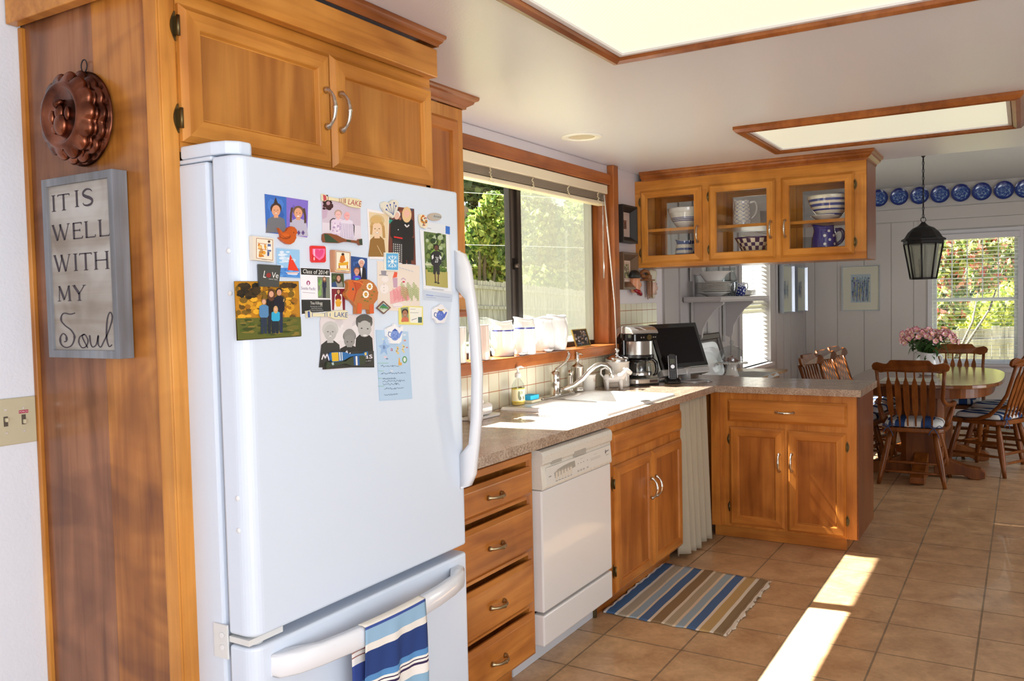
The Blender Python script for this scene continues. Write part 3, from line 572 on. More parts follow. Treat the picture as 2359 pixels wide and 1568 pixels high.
door(TX(4.907, -1.043, .095), .315, .575, pc, [B_V, B_Y, B_P], (.026, .395, True), (.09, .50), hside=1)

# curtain in the gap beside the sink cabinet
b = MB(); n = 120; rows = 26; vs_ = []
rnd = random.Random(4)
for j in range(rows+1):
    v = j/rows; z = .868-(.868-.022)*v
    for i in range(n+1):
        u = i/n; x = 4.392+(.475-.0*v)*u; fold = math.sin(u*2*PI*5.2+.8*math.sin(3*u)+v*.6)*(.010+.022*v)+math.sin(u*2*PI*13)*.004*(1-v)**2
        vs_.append((x, -.585+fold-.012*v, z+(.008*math.sin(u*11) if v > .95 else 0)))
b.add(vs_, [(j*(n+1)+i, j*(n+1)+i+1, (j+1)*(n+1)+i+1, (j+1)*(n+1)+i) for j in range(rows) for i in range(n)], sm=True)
o = b.build('cloth_curtain', mat('khaki_curtain', (.44, .38, .28), .9, bump=.3, bscale=500)); o.modifiers.new('s', 'SOLIDIFY').thickness = .002
tag(o, 'khaki gathered curtain hanging under the counter beside the sink cabinet', 'curtain')

# countertop (L shaped)
m, t, p = newmat('speckled_laminate'); g = t.nodes.new('ShaderNodeNewGeometry')
a1 = t.nodes.new('ShaderNodeTexNoise'); a1.inputs['Scale'].default_value = 160; a1.inputs['Detail'].default_value = 6; t.links.new(g.outputs['Position'], a1.inputs[0])
a2 = t.nodes.new('ShaderNodeTexNoise'); a2.inputs['Scale'].default_value = 18; a2.inputs['Detail'].default_value = 4; t.links.new(g.outputs['Position'], a2.inputs[0])
r1 = ramp(t, [(.36, (.26, .18, .135)), (.5, (.40, .295, .22)), (.66, (.50, .385, .29))]); t.links.new(a1.outputs[0], r1.inputs[0]); r2 = ramp(t, [(.4, (.86, .78, .72)), (.6, (1.05, 1.03, 1.0))]); t.links.new(a2.outputs[0], r2.inputs[0])
t.links.new(mixc(t, r1.outputs[0], r2.outputs[0], 1, 'MULTIPLY'), p.inputs['Base Color']); p.inputs['Roughness'].default_value = .22; p.inputs['Coat Weight'].default_value = .1
LAM = m
b = MB()
b.box(2.08, 3.48, -.635, -.009, .876, .914); b.box(3.48, 4.27, -.635, -.575, .876, .914); b.box(3.48, 4.27, -.075, -.009, .876, .914); b.box(4.27, 4.88, -.635, -.009, .876, .914)
b.box(4.88, 5.47, -1.437, -.009, .876, .914); b.box(5.47, 5.56, -.55, -.009, .876, .914)
o = b.build('countertop', LAM); tag(o, 'L-shaped speckled tan laminate countertop with the sink set in it', 'countertop')

# sink
sk = thing('kitchen_sink', 'white double bowl drop-in sink below the window', 'sink', (3.88, -.32, .914))
b = MB(); zr = .928; N = 40
def rrect(x0, x1, y0, y1, r, z, n=N):
    pts = []; q = n//4
    for cx_, cy_, a0 in ((x1-r, y1-r, 0), (x0+r, y1-r, 90), (x0+r, y0+r, 180), (x1-r, y0+r, 270)):
        for k in range(q): a = math.radians(a0+90*k/(q-1)); pts.append((cx_+r*math.cos(a), cy_+r*math.sin(a), z))
    return pts
def cell(x0, x1, y0, y1, hx0, hx1, hy0, hy1):
    L_ = [rrect(x0, x1, y0, y1, .0005, zr), rrect(hx0, hx1, hy0, hy1, .06, zr), rrect(hx0+.008, hx1-.008, hy0+.008, hy1-.008, .055, zr-.006), rrect(hx0+.018, hx1-.018, hy0+.018, hy1-.018, .05, zr-.03), rrect(hx0+.03, hx1-.03, hy0+.03, hy1-.03, .05, zr-.16), rrect(hx0+.06, hx1-.06, hy0+.06, hy1-.06, .04, zr-.175)]
    for a, c in zip(L_[:-1], L_[1:]):
        for i in range(N): b.add([a[i], a[(i+1) % N], c[(i+1) % N], c[i]], [(0, 1, 2, 3)], sm=True)
    b.face(L_[-1])
cell(3.452, 3.815, -.592, -.045, 3.485, 3.80, -.565, -.155); cell(3.815, 4.300, -.592, -.045, 3.835, 4.262, -.565, -.155)
O = [rrect(3.452, 4.30, -.592, -.045, .0005, zr), rrect(3.44, 4.312, -.602, -.035, .02, .920), rrect(3.438, 4.314, -.604, -.033, .02, .9145)]
for a, c in zip(O[:-1], O[1:]):
    for i in range(N): b.add([a[i], a[(i+1) % N], c[(i+1) % N], c[i]], [(0, 1, 2, 3)], sm=True)
b.build('basin', mat('white_enamel', (.82, .81, .79), .15, coat=.4), sk)
b = MB(); b.lathe((3.66, -.36, .7535), [(.04, 0), (.036, .004), (.02, .002), (.0001, .001)], 20); b.lathe((4.05, -.36, .7535), [(.04, 0), (.036, .004), (.02, .002), (.0001, .001)], 20); b.build('drain', STEEL, sk)
b = MB(); b.lathe((3.79, -.125, .9285), [(.014, 0), (.013, .003), (.0001, .004)], 16); b.build('hole_plug', mat('grey_enamel', (.62, .6, .56), .3), sk)

# faucet
fa = thing('kitchen_faucet', 'brushed nickel faucet with side lever and curved spout on the sink rim', 'faucet', (3.93, -.075, .928))
def cyl(c, prof, m, name, parent, seg=24, **k): b = MB(); b.lathe(c, prof, seg, **k); return b.build(name, m, parent)
b = MB(); T = lambda u, v, n: (3.93+u, -.08+v, .928+n); b.prism(T, [(-.16, -.012), (-.13, -.026), (.13, -.026), (.16, -.012), (.16, .012), (.13, .026), (-.13, .026), (-.16, .012)], .0005, .012); b.build('base_plate', STEEL, fa, bevel=.004)
cyl((3.93, -.08, .94), [(.030, 0), (.030, .008), (.024, .012), (.024, .055), (.026, .058), (.026, .075), (.024, .08), (.024, .088), (.026, .10), (.022, .118), (.010, .124), (.0001, .125)], STEEL, 'body', fa)
b = MB(); b.tube([(3.93, -.08, 1.06), (3.945, -.082, 1.075), (3.98, -.088, 1.088), (4.02, -.095, 1.105), (4.045, -.10, 1.13), (4.052, -.10, 1.15), (4.045, -.10, 1.158)], [.010, .007, .005, .006, .008, .009, .004], 10); b.build('lever', STEEL, fa)
sp = [(3.94, -.10, .965), (3.96, -.125, .968), (3.985, -.16, .985), (4.01, -.20, 1.02), (4.03, -.23, 1.06), (4.05, -.255, 1.085), (4.075, -.275, 1.095), (4.10, -.295, 1.088), (4.118, -.31, 1.068), (4.125, -.315, 1.045), (4.125, -.315, 1.02)]
b = MB(); b.tube(sp, [.013, .014, .014, .014, .0135, .013, .0125, .012, .012, .013, .013], 14); b.lathe((4.125, -.315, 1.018), [(.0001, 0), (.013, 0), (.013, .008), (.0145, .010), (.0145, .024), (.012, .03)], 16); b.build('spout', STEEL, fa)
sy = thing('side_sprayer', 'small brushed nickel side sprayer standing between faucet and pump dispenser', 'sprayer', (4.11, -.075, .928))
cyl((4.11, -.075, .9282), [(.0001, 0), (.026, 0), (.024, .006), (.016, .012), (.0145, .02), (.0145, .085), (.012, .09), (.012, .098)], STEEL, 'body', sy); b = MB(); b.lathe((4.11, -.077, 1.038), [(.0001, -.012), (.014, -.012), (.017, -.006), (.017, .006), (.012, .012), (.0001, .012)], 20, 'y'); b.build('spray_head', STEEL, sy)
pd = thing('soap_pump_dispenser', 'large brushed steel cylindrical pump dispenser behind the faucet', 'dispenser', (4.20, -.075, .928))
cyl((4.20, -.075, .9282), [(.0001, 0), (.030, 0), (.034, .004), (.034, .018), (.032, .020), (.032, .024), (.034, .026), (.035, .135), (.036, .136), (.034, .142), (.016, .152), (.010, .158), (.0085, .16), (.0085, .175), (.0105, .18), (.0105, .215), (.008, .218), (.0001, .22)], STEEL, 'body', pd)
b = MB(); b.tube([(4.20, -.075, 1.135), (4.222, -.086, 1.137), (4.235, -.092, 1.127)], [.0045, .004, .003], 8); b.build('nozzle', STEEL, pd)
# sink strainer bar on the rim
# soap bottle
sb = thing('dish_soap_bottle', 'clear pump bottle of yellow dish soap with a printed olive label', 'bottle', (3.555, -.075, .928))
cb = (3.555, -.075, .9285)
b = MB(); b.lathe(cb, [(.0001, 0), (.036, 0), (.038, .004), (.038, .085), (.034, .10), (.022, .118), (.013, .128), (.013, .135)], 28, sx=1, sy=.8); b.build('bottle', GLASST, sb)
b = MB(); b.lathe(cb, [(.0001, .002), (.0355, .002), (.0365, .005), (.0365, .018), (.0001, .018)], 28, sx=1, sy=.8); b.build('liquid', mat('amber_soap', (.75, .48, .06), .2), sb)
b = MB(); b.col = S(236, 226, 170)
for k in range(24):
    a0, a1_ = 2*PI*k/24, 2*PI*(k+1)/24; f_ = lambda a, z: (cb[0]+.0385*math.cos(a), cb[1]+.0385*.8*math.sin(a), cb[2]+z)
    for z0, z1, c in ((.016, .021, S(225, 205, 70)), (.021, .078, S(238, 228, 185)), (.078, .083, S(225, 205, 70))): b.add([f_(a0, z0), f_(a1_, z0), f_(a1_, z1), f_(a0, z1)], [(0, 1, 2, 3)], col=c)
f2 = lambda a, z: (cb[0]+.0389*math.cos(a), cb[1]+.0389*.8*math.sin(a), cb[2]+z)
for cx_, cz_, ra, rz, c in ((3.9, .05, .17, .022, S(122, 126, 92)), (4.25, .062, .30, .008, S(150, 155, 110)), (4.05, .035, .2, .01, S(100, 105, 78))):
    b.face([f2(cx_+ra*math.cos(2*PI*k/14), cz_+rz*math.sin(2*PI*k/14)) for k in range(14)], col=c)
for k in range(9): a = 4.5+.035*k; b.face([f2(a, .028), f2(a+.017, .028), f2(a+.017, .045), f2(a, .045)], col=S(60, 60, 55))
b.build('label_wrap', PRINT, sb)
cyl((cb[0], cb[1], cb[2]+.134), [(.0001, 0), (.014, 0), (.0145, .004), (.0145, .02), (.011, .022), (.005, .026), (.0045, .045), (.008, .046), (.008, .052), (.0001, .053)], WPLASTIC, 'pump', sb)
b = MB(); b.tube([(cb[0], cb[1], cb[2]+.184), (cb[0]+.012, cb[1]-.012, cb[2]+.187), (cb[0]+.022, cb[1]-.022, cb[2]+.180)], [.006, .005, .003], 8); b.build('pump_spout', WPLASTIC, sb)
# sponges
b = MB(); b.box(3.625, 3.71, -.105, -.045, .9435, .966); o = b.build('sponge', mat('blue_sponge', (.03, .42, .80), .9, bump=1, bscale=400), bevel=.003); tag(o, 'bright blue sponge on top of a cream scrubbing pad', 'sponge')
b = MB(); b.box(3.62, 3.715, -.115, -.045, .929, .943); o = b.build('scrubbing_pad', mat('cream_pad', (.76, .70, .50), .9, bump=1, bscale=400), bevel=.004); tag(o, 'cream scrubbing pad lying under the blue sponge', 'sponge')
# butter dish
bd = thing('butter_dish', 'white ceramic butter dish with a small figure on its lid, half behind the refrigerator handle', 'dish', (3.22, -.09, .914))
b = MB(); b.prism(lambda u, v, n: (3.18+u, -.10+v, .9145+n), [(-.12, -.03), (-.09, -.045), (.09, -.045), (.12, -.03), (.12, .03), (.09, .045), (-.09, .045), (-.12, .03)], 0, .010); b.build('plate', CERW, bd, bevel=.003)
b = MB(); b.box(3.11, 3.245, -.13, -.07, .9255, .978); b.build('cover', CERW, bd, bevel=.018, seg=4)
b = MB(); b.sphere((3.185, -.10, .985), .016, sc=(1.1, .8, .8)); b.sphere((3.18, -.10, 1.004), .010); b.tube([(3.176, -.10, 1.01), (3.173, -.10, 1.025)], [.004, .002], 6); b.tube([(3.184, -.10, 1.01), (3.183, -.10, 1.024)], [.004, .002], 6); b.build('figure', CERW, bd)
b = MB(); b.lathe((3.055, -.155, .9145), [(.0001, 0), (.028, 0), (.033, .01), (.034, .045), (.031, .047), (.029, .01), (.0001, .006)], 24); o = b.build('ramekin', CERW); tag(o, 'small white ceramic pot on the counter in front of the butter dish', 'pot')
# crock, cow creamer, canister
ck = thing('small_crock', 'cream ceramic crock with a round brown stamp, left of the cow creamer', 'crock', (4.30, -.085, .914))
b = MB(); b.lathe((4.315, -.085, .9145), [(.0001, 0), (.034, 0), (.037, .003), (.041, .09), (.044, .096), (.044, .10), (.040, .102), (.038, .095), (.034, .01), (.0001, .006)], 32); b.build('body', CERC, ck)
b = MB(); b.lathe((4.3135, -.1245, .985), [(.009, 0), (.011, -.001), (.012, 0)], 16, 'y'); b.lathe((4.3135, -.1245, .985), [(.004, 0), (.005, -.001), (.006, 0)], 12, 'y'); b.build('stamp', mat('brown_stamp', (.35, .18, .10), .4), ck)
cw = thing('cow_creamer', 'white ceramic cow-shaped creamer standing before the lidded canister', 'figurine', (4.50, -.18, .914))
CW = mat('glossy_white_ceramic', (.84, .82, .80), .1, coat=.6)
b = MB(); bx, by, bz = 4.47, -.145, .914
hd = Vector((.62, -.78, 0)); lt = Vector((.78, .62, 0)); up = Vector((0, 0, 1))
def cp(a, l, z): return Vector((4.485, -.165, .9145))+hd*a+lt*l+up*z
body = [cp(-.062, 0, .062), cp(-.05, 0, .066), cp(-.02, 0, .064), (cp(.015, 0, .064)), cp(.042, 0, .07), cp(.056, 0, .082), cp(.066, 0, .098)]
b.tube(body, [.012, .024, .027, .026, .026, .019, .016], 14)
for a, l in ((-.046, .016), (-.046, -.016), (.036, .016), (.036, -.016)): b.tube([cp(a, l, .06), cp(a+.002, l*1.1, .03), cp(a+.004, l*1.15, .0)], [.014, .010, .0095], 10)
b.tube([cp(.062, 0, .100), cp(.078, 0, .106), cp(.092, 0, .098), cp(.104, 0, .090)], [.012, .018, .015, .012], 12)
b.build('body', CW, cw)
b = MB(); b.tube([cp(-.058, 0, .07), cp(-.078, 0, .092), cp(-.075, 0, .118), cp(-.05, 0, .128), cp(-.025, 0, .112), (cp(-.012, 0, .085))], [.006, .006, .006, .006, .006, .005], 8); b.build('tail_handle', CW, cw)
b = MB(); b.tube([cp(.072, .012, .114), cp(.07, .032, .118), cp(.066, .042, .108)], [.005, .006, .003], 8); b.tube([cp(.072, -.012, .114), cp(.07, -.032, .118), cp(.066, -.042, .108)], [.005, .006, .003], 8); b.build('ears', CW, cw)
cn = thing('lidded_canister', 'tall cream ceramic canister with a shiny steel lid and knob', 'canister', (4.66, -.10, .914))
b = MB(); b.lathe((4.655, -.11, .9145), [(.0001, 0), (.070, 0), (.074, .004), (.074, .018), (.0725, .020), (.0725, .14), (.0745, .143), (.0745, .150), (.068, .152)], 40); b.build('body', CERC, cn)
b = MB(); b.lathe((4.655, -.11, 1.067), [(.070, 0), (.071, .014), (.066, .020), (.05, .027), (.03, .034), (.016, .038), (.008, .044), (.007, .05)], 40); b.build('lid', CHROME, cn)
b = MB(); b.sphere((4.655, -.11, 1.129), .015); b.build('lid_knob', CHROME, cn)
b = MB(); b.lathe((4.655+.0726*.35, -.11-.0726*.937, .995), [(.0001, -.0005), (.018, -.0005), (.018, .002)], 20, 'y', sx=.8); b.build('badge', mat('brown_badge', (.12, .07, .04), .35), cn)

# coffee maker
cf = thing('coffee_maker', 'black and stainless drip coffee maker with glass carafe between canister and computer', 'coffee maker', (4.80, -.19, .914))
def RZ(c, ang):
    ca, sa = math.cos(ang), math.sin(ang); return lambda u, v, n: (c[0]+u*ca-v*sa, c[1]+u*sa+v*ca, c[2]+n)
# local: u = width (to the right seen from the front), v = toward the viewer
A_ = -.62; q_ = RZ((4.82, -.17, .9145), A_)
def Q(u, v, n): return q_(u, -v, n)
def rr2(w_, d, r, n=6):
    pts = []
    for cx_, cy_, a0 in ((w_-r, d-r, 0), (-w_+r, d-r, 90), (-w_+r, -d+r, 180), (w_-r, -d+r, 270)):
        for k in range(n): a = math.radians(a0+90*k/(n-1)); pts.append((cx_+r*math.cos(a), cy_+r*math.sin(a)))
    return pts
b = MB(); b.prism(Q, rr2(.098, .12, .045), 0, .010, mi=0); b.build('foot', BLACK, cf, bevel=.002)
b = MB(); b.prism(Q, rr2(.098, .12, .045), .010, .042); b.build('base', mat('brushed_stainless', (.55, .54, .52), .3, 1), cf, bevel=.006)
b = MB(); b.prism(lambda u, v, n: Q(u, v-.07, n), rr2(.088, .048, .02), .042, .33); b.build('water_tank', BLACKG, cf, bevel=.006)
b = MB(); prof = [(-.118, .25), (-.118, .31), (-.105, .335), (-.07, .35), (.0, .356), (.06, .348), (.088, .332), (.098, .318), (.098, .308), (-.06, .308)]
b.prism(lambda u, v, n: Q(n, u, v), prof, -.093, .093); b.build('top_cover', mat('silver_plastic', (.58, .58, .57), .25, .8), cf, bevel=.016, seg=4)
b = MB(); b.prism(lambda u, v, n: Q(u, v+.03, n), rr2(.092, .075, .03), .27, .307); b.build('control_panel', BLACKG, cf)
b = MB(); c0 = Vector(Q(.02, .1055, .289)); dr = (Vector(Q(.02, .2, .289))-c0).normalized(); b.tube([c0, c0+dr*.008], .016, 24); b.build('dial', BRASS, cf)
for u in (-.035, -.018, .05, .064):
    b = MB(); c0 = Vector(Q(u, .1055, .289)); b.tube([c0, c0+dr*.003], .0045, 10); b.build('button', CHROME, cf)
b = MB()
b.prism(lambda u, v, n: Q(u, v+.03, n), rr2(.078, .07, .06, 12), .182, .268); b.build('filter_basket', mat('brushed_stainless', (.55, .54, .52), .3, 1), cf, bevel=.003)
b = MB(); b.prism(lambda u, v, n: Q(u, v+.03, n), rr2(.082, .072, .06, 12), .165, .181); b.build('basket_rim', BLACK, cf)
cc = Q(0, .035, .043)
b = MB(); b.lathe(cc, [(.0001, 0), (.052, 0), (.062, .006), (.068, .04), (.064, .08), (.05, .105), (.048, .108)], 32); b.build('carafe', GLASST, cf)
b = MB(); b.lathe(cc, [(.069, .018), (.0695, .032), (.069, .033)], 32); b.build('carafe_band', CHROME, cf)
b = MB(); b.lathe(cc, [(.05, .10), (.054, .104), (.05, .115), (.0001, .118)], 24); b.build('carafe_lid', BLACK, cf)
b = MB(); hv = lambda u, v, z: Vector(Q(u, .035+v, .043+z)); b.tube([hv(.04, .025, .112), hv(.066, .035, .112), hv(.086, .042, .09), hv(.09, .044, .05), hv(.084, .04, .022), hv(.07, .034, .012)], [.009, .010, .011, .011, .009, .006], 10); b.build('carafe_handle', BLACKG, cf)
b = MB()
for k in range(8): a = PI*1.12; z = .03+.008*k; p0 = Vector(Q(-.052, .078, .045+z)); b.tube([p0, p0+Vector(Q(.012, 0, 0))-Vector(Q(0, -.004, 0))], .0012, 4)
b.build('measure_marks', WPLASTIC, cf)
b = MB(); c0 = [Q(.01, .1205, .017), Q(.07, .1205, .017), Q(.07, .1205, .036), Q(.01, .1205, .036)]; b.face(c0, col=S(120, 112, 104)); c1 = [Q(.013, .1209, .020), Q(.067, .1209, .020), Q(.067, .1209, .033), Q(.013, .1209, .033)]; b.face(c1, col=S(72, 50, 44)); b.build('name_plate', PRINT, cf)
CFN = (Q, .1212)

# all-in-one computer
mo = thing('computer_monitor', 'black computer monitor with silver chin on a round foot at the counter corner', 'monitor', (5.10, -.41, .914))
ang = -1.42; tl = .36
def MQ(u, v, n):    # u right, v up along the screen, n toward the viewer
    x = u; z = v*math.cos(tl)+n*math.sin(tl); d = n*math.cos(tl)-v*math.sin(tl)
    # viewer direction and right direction in plan
    vd = Vector((-math.sin(-ang), -math.cos(ang)*1.0, 0)).normalized(); vd = Vector((-.36, -.93, 0)).normalized(); rd = Vector((.93, -.36, 0)).normalized()
    p = Vector((5.10, -.39, .960))+rd*x+vd*d+Vector((0, 0, z)); return tuple(p)
hw, hh = .218, .335
b = MB(); b.prism(MQ, [(-hw, 0), (hw, 0), (hw+.002, .03), (hw, .04), (-hw, .04)], -.05, 0); b.build('chin', mat('silver_grey_plastic2', (.40, .38, .37), .35, .3), mo, bevel=.004)
b = MB(); b.prism(MQ, [(-hw, .041), (hw, .041), (hw, hh), (-hw, hh)], -.012, .002); b.build('bezel', BLACKG, mo, bevel=.003)
b = MB(); b.prism(MQ, [(-hw, .003), (hw, .003), (hw, hh), (-hw, hh)], -.055, -.0125); b.build('back_housing', mat('pale_grey_housing', (.55, .58, .54), .4), mo, bevel=.010, seg=3)
b = MB(); b.prism(MQ, [(-hw+.028, .07), (hw-.028, .07), (hw-.028, hh-.028), (-hw+.028, hh-.028)], .0022, .0028); b.build('screen', mat('dark_screen', (.006, .004, .004), .35, spec=.12), mo)
b = MB(); b.tube([(5.115, -.375, .925), (5.11, -.37, 1.0)], .030, 16, flat=.7); b.build('stand_neck', GREYP, mo)
b = MB(); b.lathe((5.105, -.405, .9145), [(.0001, 0), (.135, 0), (.137, .004), (.13, .009), (.04, .016), (.0001, .018)], 40, sx=.9); b.build('stand_foot', mat('glossy_silver_foot', (.45, .46, .48), .12, .6), mo)
# cordless phone in its cradle
ph = thing('cordless_phone', 'black cordless phone upright in its charging cradle before the monitor', 'phone', (4.98, -.37, .914))
b = MB(); vdp = Vector((-.86, -.5, 0)).normalized(); rdp = Vector((.5, -.86, 0)).normalized(); P0 = Vector((4.955, -.345, .9145))
PQ = lambda u, v, n: tuple(P0+rdp*u+vdp*n+Vector((0, 0, v)))
b.prism(lambda u, v, n: PQ(n, v, u), [(-.055, 0), (.055, 0), (.055, .012), (.01, .03), (-.03, .036), (-.055, .02)], -.042, .042); b.build('cradle', BLACK, ph, bevel=.006)
b = MB(); tq = .22; HQ = lambda u, v, n: PQ(u-.0, .018+v*math.cos(tq)+n*math.sin(tq), .012+n*math.cos(tq)-v*math.sin(tq))
b.prism(HQ, [(-.022, 0), (.022, 0), (.026, .02), (.026, .15), (.018, .163), (-.018, .163), (-.026, .15), (-.026, .02)], -.012, .012); b.build('handset', BLACKG, ph, bevel=.005)
b = MB(); b.prism(HQ, [(-.015, .10), (.015, .10), (.015, .13), (-.015, .13)], .0122, .0128); b.build('display', mat('phone_display', (.05, .055, .03), .2), ph)
b = MB(); b.prism(HQ, [(.012*math.cos(k*PI/8), .082+.012*math.sin(k*PI/8)) for k in range(16)], .0122, .015); b.build('round_button', CHROME, ph)
b = MB(); b.prism(HQ, [(-.0262, .012), (-.0245, .012), (-.0245, .15), (-.0262, .15)], -.0, .0135); b.prism(HQ, [(.0245, .012), (.0262, .012), (.0262, .15), (.0245, .15)], -.0, .0135); b.build('silver_edge', CHROME, ph)
b = MB()
for i in range(3):
    for j in range(5): b.prism(HQ, [(-.017+.013*i, .008+.012*j), (-.008+.013*i, .008+.012*j), (-.008+.013*i, .0155+.012*j), (-.017+.013*i, .0155+.012*j)], .0122, .0136)
b.build('keypad', mat('grey_keys', (.06, .06, .065), .4), ph)
for k, (c, pts) in enumerate(((WPLASTIC, [(4.93, -.10, .93), (4.99, -.16, .918), (5.02, -.24, .918), (5.05, -.20, .918), (5.10, -.30, .919), (5.14, -.33, .93)]), (BLACK, [(4.90, -.12, .918), (4.97, -.20, .918), (4.99, -.27, .918), (5.04, -.27, .918), (5.09, -.16, .918), (5.16, -.10, .92)]), (WPLASTIC, [(5.03, -.012, 1.04), (5.04, -.04, .99), (5.01, -.10, .93), (4.98, -.18, .921), (5.06, -.26, .921), (5.0, -.22, .924), (4.95, -.17, .92)]))):
    b = MB(); P_ = [Vector(p_) for p_ in pts]; R_ = []
    for i in range(len(P_)-1):
        p0, p1, p2, p3 = P_[max(i-1, 0)], P_[i], P_[i+1], P_[min(i+2, len(P_)-1)]
        for s_ in range(6): t_ = s_/6; R_.append(.5*((2*p1)+(p2-p0)*t_+(2*p0-5*p1+4*p2-p3)*t_*t_+(3*p1-p0-3*p2+p3)*t_**3))
    b.tube(R_, .0028, 6); o = b.build('power_cable', c); tag(o, ['white power cable looping on the counter behind the phone cradle', 'black power cable lying on the counter beside the coffee maker', 'white cable hanging from the tiled wall behind the phone'][k], 'cable')

# hanging glass-door cupboard over the peninsula
gc = thing('glass_door_cupboard', 'honey wood hanging cupboard with three glass doors above the peninsula', 'cabinet', (5.39, -.7, 1.637))
gx0, gx1, gz0, gz1 = 5.245, 5.545, 1.637, 2.20
ys = [(-.041, -.453), (-.498, -.906), (-.942, -1.352)]
b = MB()
b.box(gx0, gx1, -1.415, -1.397, gz0, gz1, mi=0); b.box(gx0, gx1, -.02, -.003, gz0, gz1, mi=0)
b.box(gx0, gx1, -1.397, -.02, gz0, gz0+.012, mi=1); b.box(gx0, gx1, -1.397, -.02, 1.682, 1.70, mi=1); b.box(gx0, gx1, -1.397, -.02, gz1-.03, gz1, mi=1)
for xa, xb in ((gx0-.015, gx0), (gx1, gx1+.015)):
    b.box(xa, xb, -1.417, -.001, 2.115, gz1, mi=1); b.box(xa, xb, -1.417, -.001, gz0, 1.68, mi=1)
    for ya, yb in ((-.001, -.055), (-.440, -.51), (-.893, -.955), (-1.338, -1.417)): b.box(xa, xb, yb, ya, 1.68, 2.115, mi=0)
b.build('carcass', [W_V, W_Y], gc)
b = MB(); b.box(gx0+.002, gx1-.002, -.4745, -.0205, 1.868, 1.886); b.build('shelf_board', W_Y, gc)
b = MB(); b.box(gx0+.002, gx1-.002, -.925, -.4755, 1.862, 1.880); b.build('shelf_board', W_Y, gc)
b = MB(); b.box(gx0+.002, gx1-.002, -1.3965, -.926, 1.858, 1.876); b.build('shelf_board', W_Y, gc)
for i, (ya, yb) in enumerate(ys):
    T = TX(gx0-.0155, ya, 1.663); w_ = ya-yb
    hp = (w_-.024, .17, True) if i < 2 else (.024, .17, True)
    door(T, w_, .472, gc, [W_V, W_Y], hp, (.07, .40), kind='glass', hside=-1 if i < 2 else 1)
    TBk = lambda u, v, n, ya=ya, yb=yb: (gx1+.0155+n, yb+u, 1.663+v)
    door(TBk, w_, .472, gc, [W_V, W_Y], None, None, kind='glass')
b = MB(); b.box(gx0-.014, gx1+.014, -1.4205, -1.4175, gz0+.001, gz1-.003); b.build('end_panel', bpy.data.materials['shaded_reddish_veneer'], gc)  # thin sheet added so the cupboard end carries the same painted shade
crown(gc, [(gx0-.015, -.05), (gx0-.015, -1.417), (gx1+.015, -1.417)], 2.253, side=-1, hgt=.056)

# ---------------------------------------------------------------- refrigerator
rf = thing('refrigerator', 'white bottom-freezer refrigerator covered with photos and magnets', 'refrigerator', (1.65, -.4, 0))
b = MB(); b.box(1.241, 2.06, -.688, -.03, .03, 1.745); b.build('cabinet_body', WHITE_APP, rf, bevel=.006)
b = MB(); b.box(1.255, 2.045, -.702, -.688, .10, 1.735); b.build('door_gasket', mat('gasket_grey', (.42, .44, .48), .6), rf)
def rdoor(z0, z1, name):
    b = MB(); pts = []; r = .034
    for k in range(9): a = math.radians(180+90*k/8); pts.append((1.241+r+r*math.cos(a), -.78+r+r*math.sin(a)))
    for k in range(9): a = math.radians(270+90*k/8); pts.append((2.062-.02+.02*math.cos(a), -.78+.02+.02*math.sin(a)))
    pts += [(2.062, -.703), (1.241, -.703)]
    b.prism(lambda u, v, n: (u, v, n), pts, z0, z1); o = b.build(name, WHITE_APP, rf, bevel=.007, seg=3); return o
du = rdoor(.716, 1.752, 'refrigerator_door'); dl = rdoor(.09, .692, 'freezer_drawer')
b = MB(); b.box(1.26, 2.04, -.67, -.08, .001, .03); b.build('kick_grille', DARK, rf)
def smooth(pts, n=8):
    P_ = [Vector(p) for p in pts]; o = []
    for i in range(len(P_)-1):
        p0, p1, p2, p3 = P_[max(i-1, 0)], P_[i], P_[i+1], P_[min(i+2, len(P_)-1)]
        for k in range(n): t_ = k/n; o.append(.5*((2*p1)+(p2-p0)*t_+(2*p0-5*p1+4*p2-p3)*t_*t_+(3*p1-p0-3*p2+p3)*t_**3))
    return o+[P_[-1]]
# handles: strap profile swept along the door
HM_ = mat('white_handle_plastic', (.80, .81, .84), .25, coat=.4)
b = MB()
zz = [(.885, 0, .004), (.895, .012, .016), (.93, .030, .022), (.985, .038, .03), (1.02, .044, .026), (1.1, .054, .022), (1.23, .060, .020), (1.36, .054, .022), (1.44, .044, .026), (1.475, .038, .03), (1.53, .030, .022), (1.57, .012, .016), (1.582, 0, .004)]
cs = []
for z, o_, th_ in zz:
    fy = -.780-o_-.016 if o_ else -.7805; by_ = -.7805 if (z < .99 or z > 1.47) else -.780-o_+.010
    cs.append([(2.028, by_, z), (2.031, fy+.004, z), (2.036, fy, z), (2.052, fy+.001, z), (2.0575, fy+.006, z), (2.060, by_, z)])
for a, c in zip(cs[:-1], cs[1:]):
    for i in range(6): b.add([a[i], a[(i+1) % 6], c[(i+1) % 6], c[i]], [(0, 1, 2, 3)], sm=True)
b.face(cs[0]); b.face(cs[-1]); b.build('door_handle', HM_, du, bevel=.0)
b = MB(); cs = []
for x, o_ in [(1.288, 0), (1.295, .014), (1.33, .036), (1.39, .052), (1.47, .064), (1.56, .072), (1.65, .075), (1.74, .072), (1.83, .064), (1.91, .052), (1.97, .036), (2.005, .014), (2.012, 0)]:
    fy = -.780-o_-.012 if o_ else -.7805; by_ = -.7805 if (x < 1.38 or x > 1.92) else -.780-o_+.010
    s_ = .5 if not o_ else 1
    zc, hz = .6405, .025*(.8+.2*s_)
    cs.append([(x, by_, zc+hz+.002), (x, fy+.005, zc+hz), (x, fy, zc+hz-.006), (x, fy+.001, zc-hz+.006), (x, fy+.008, zc-hz), (x, by_, zc-hz)])
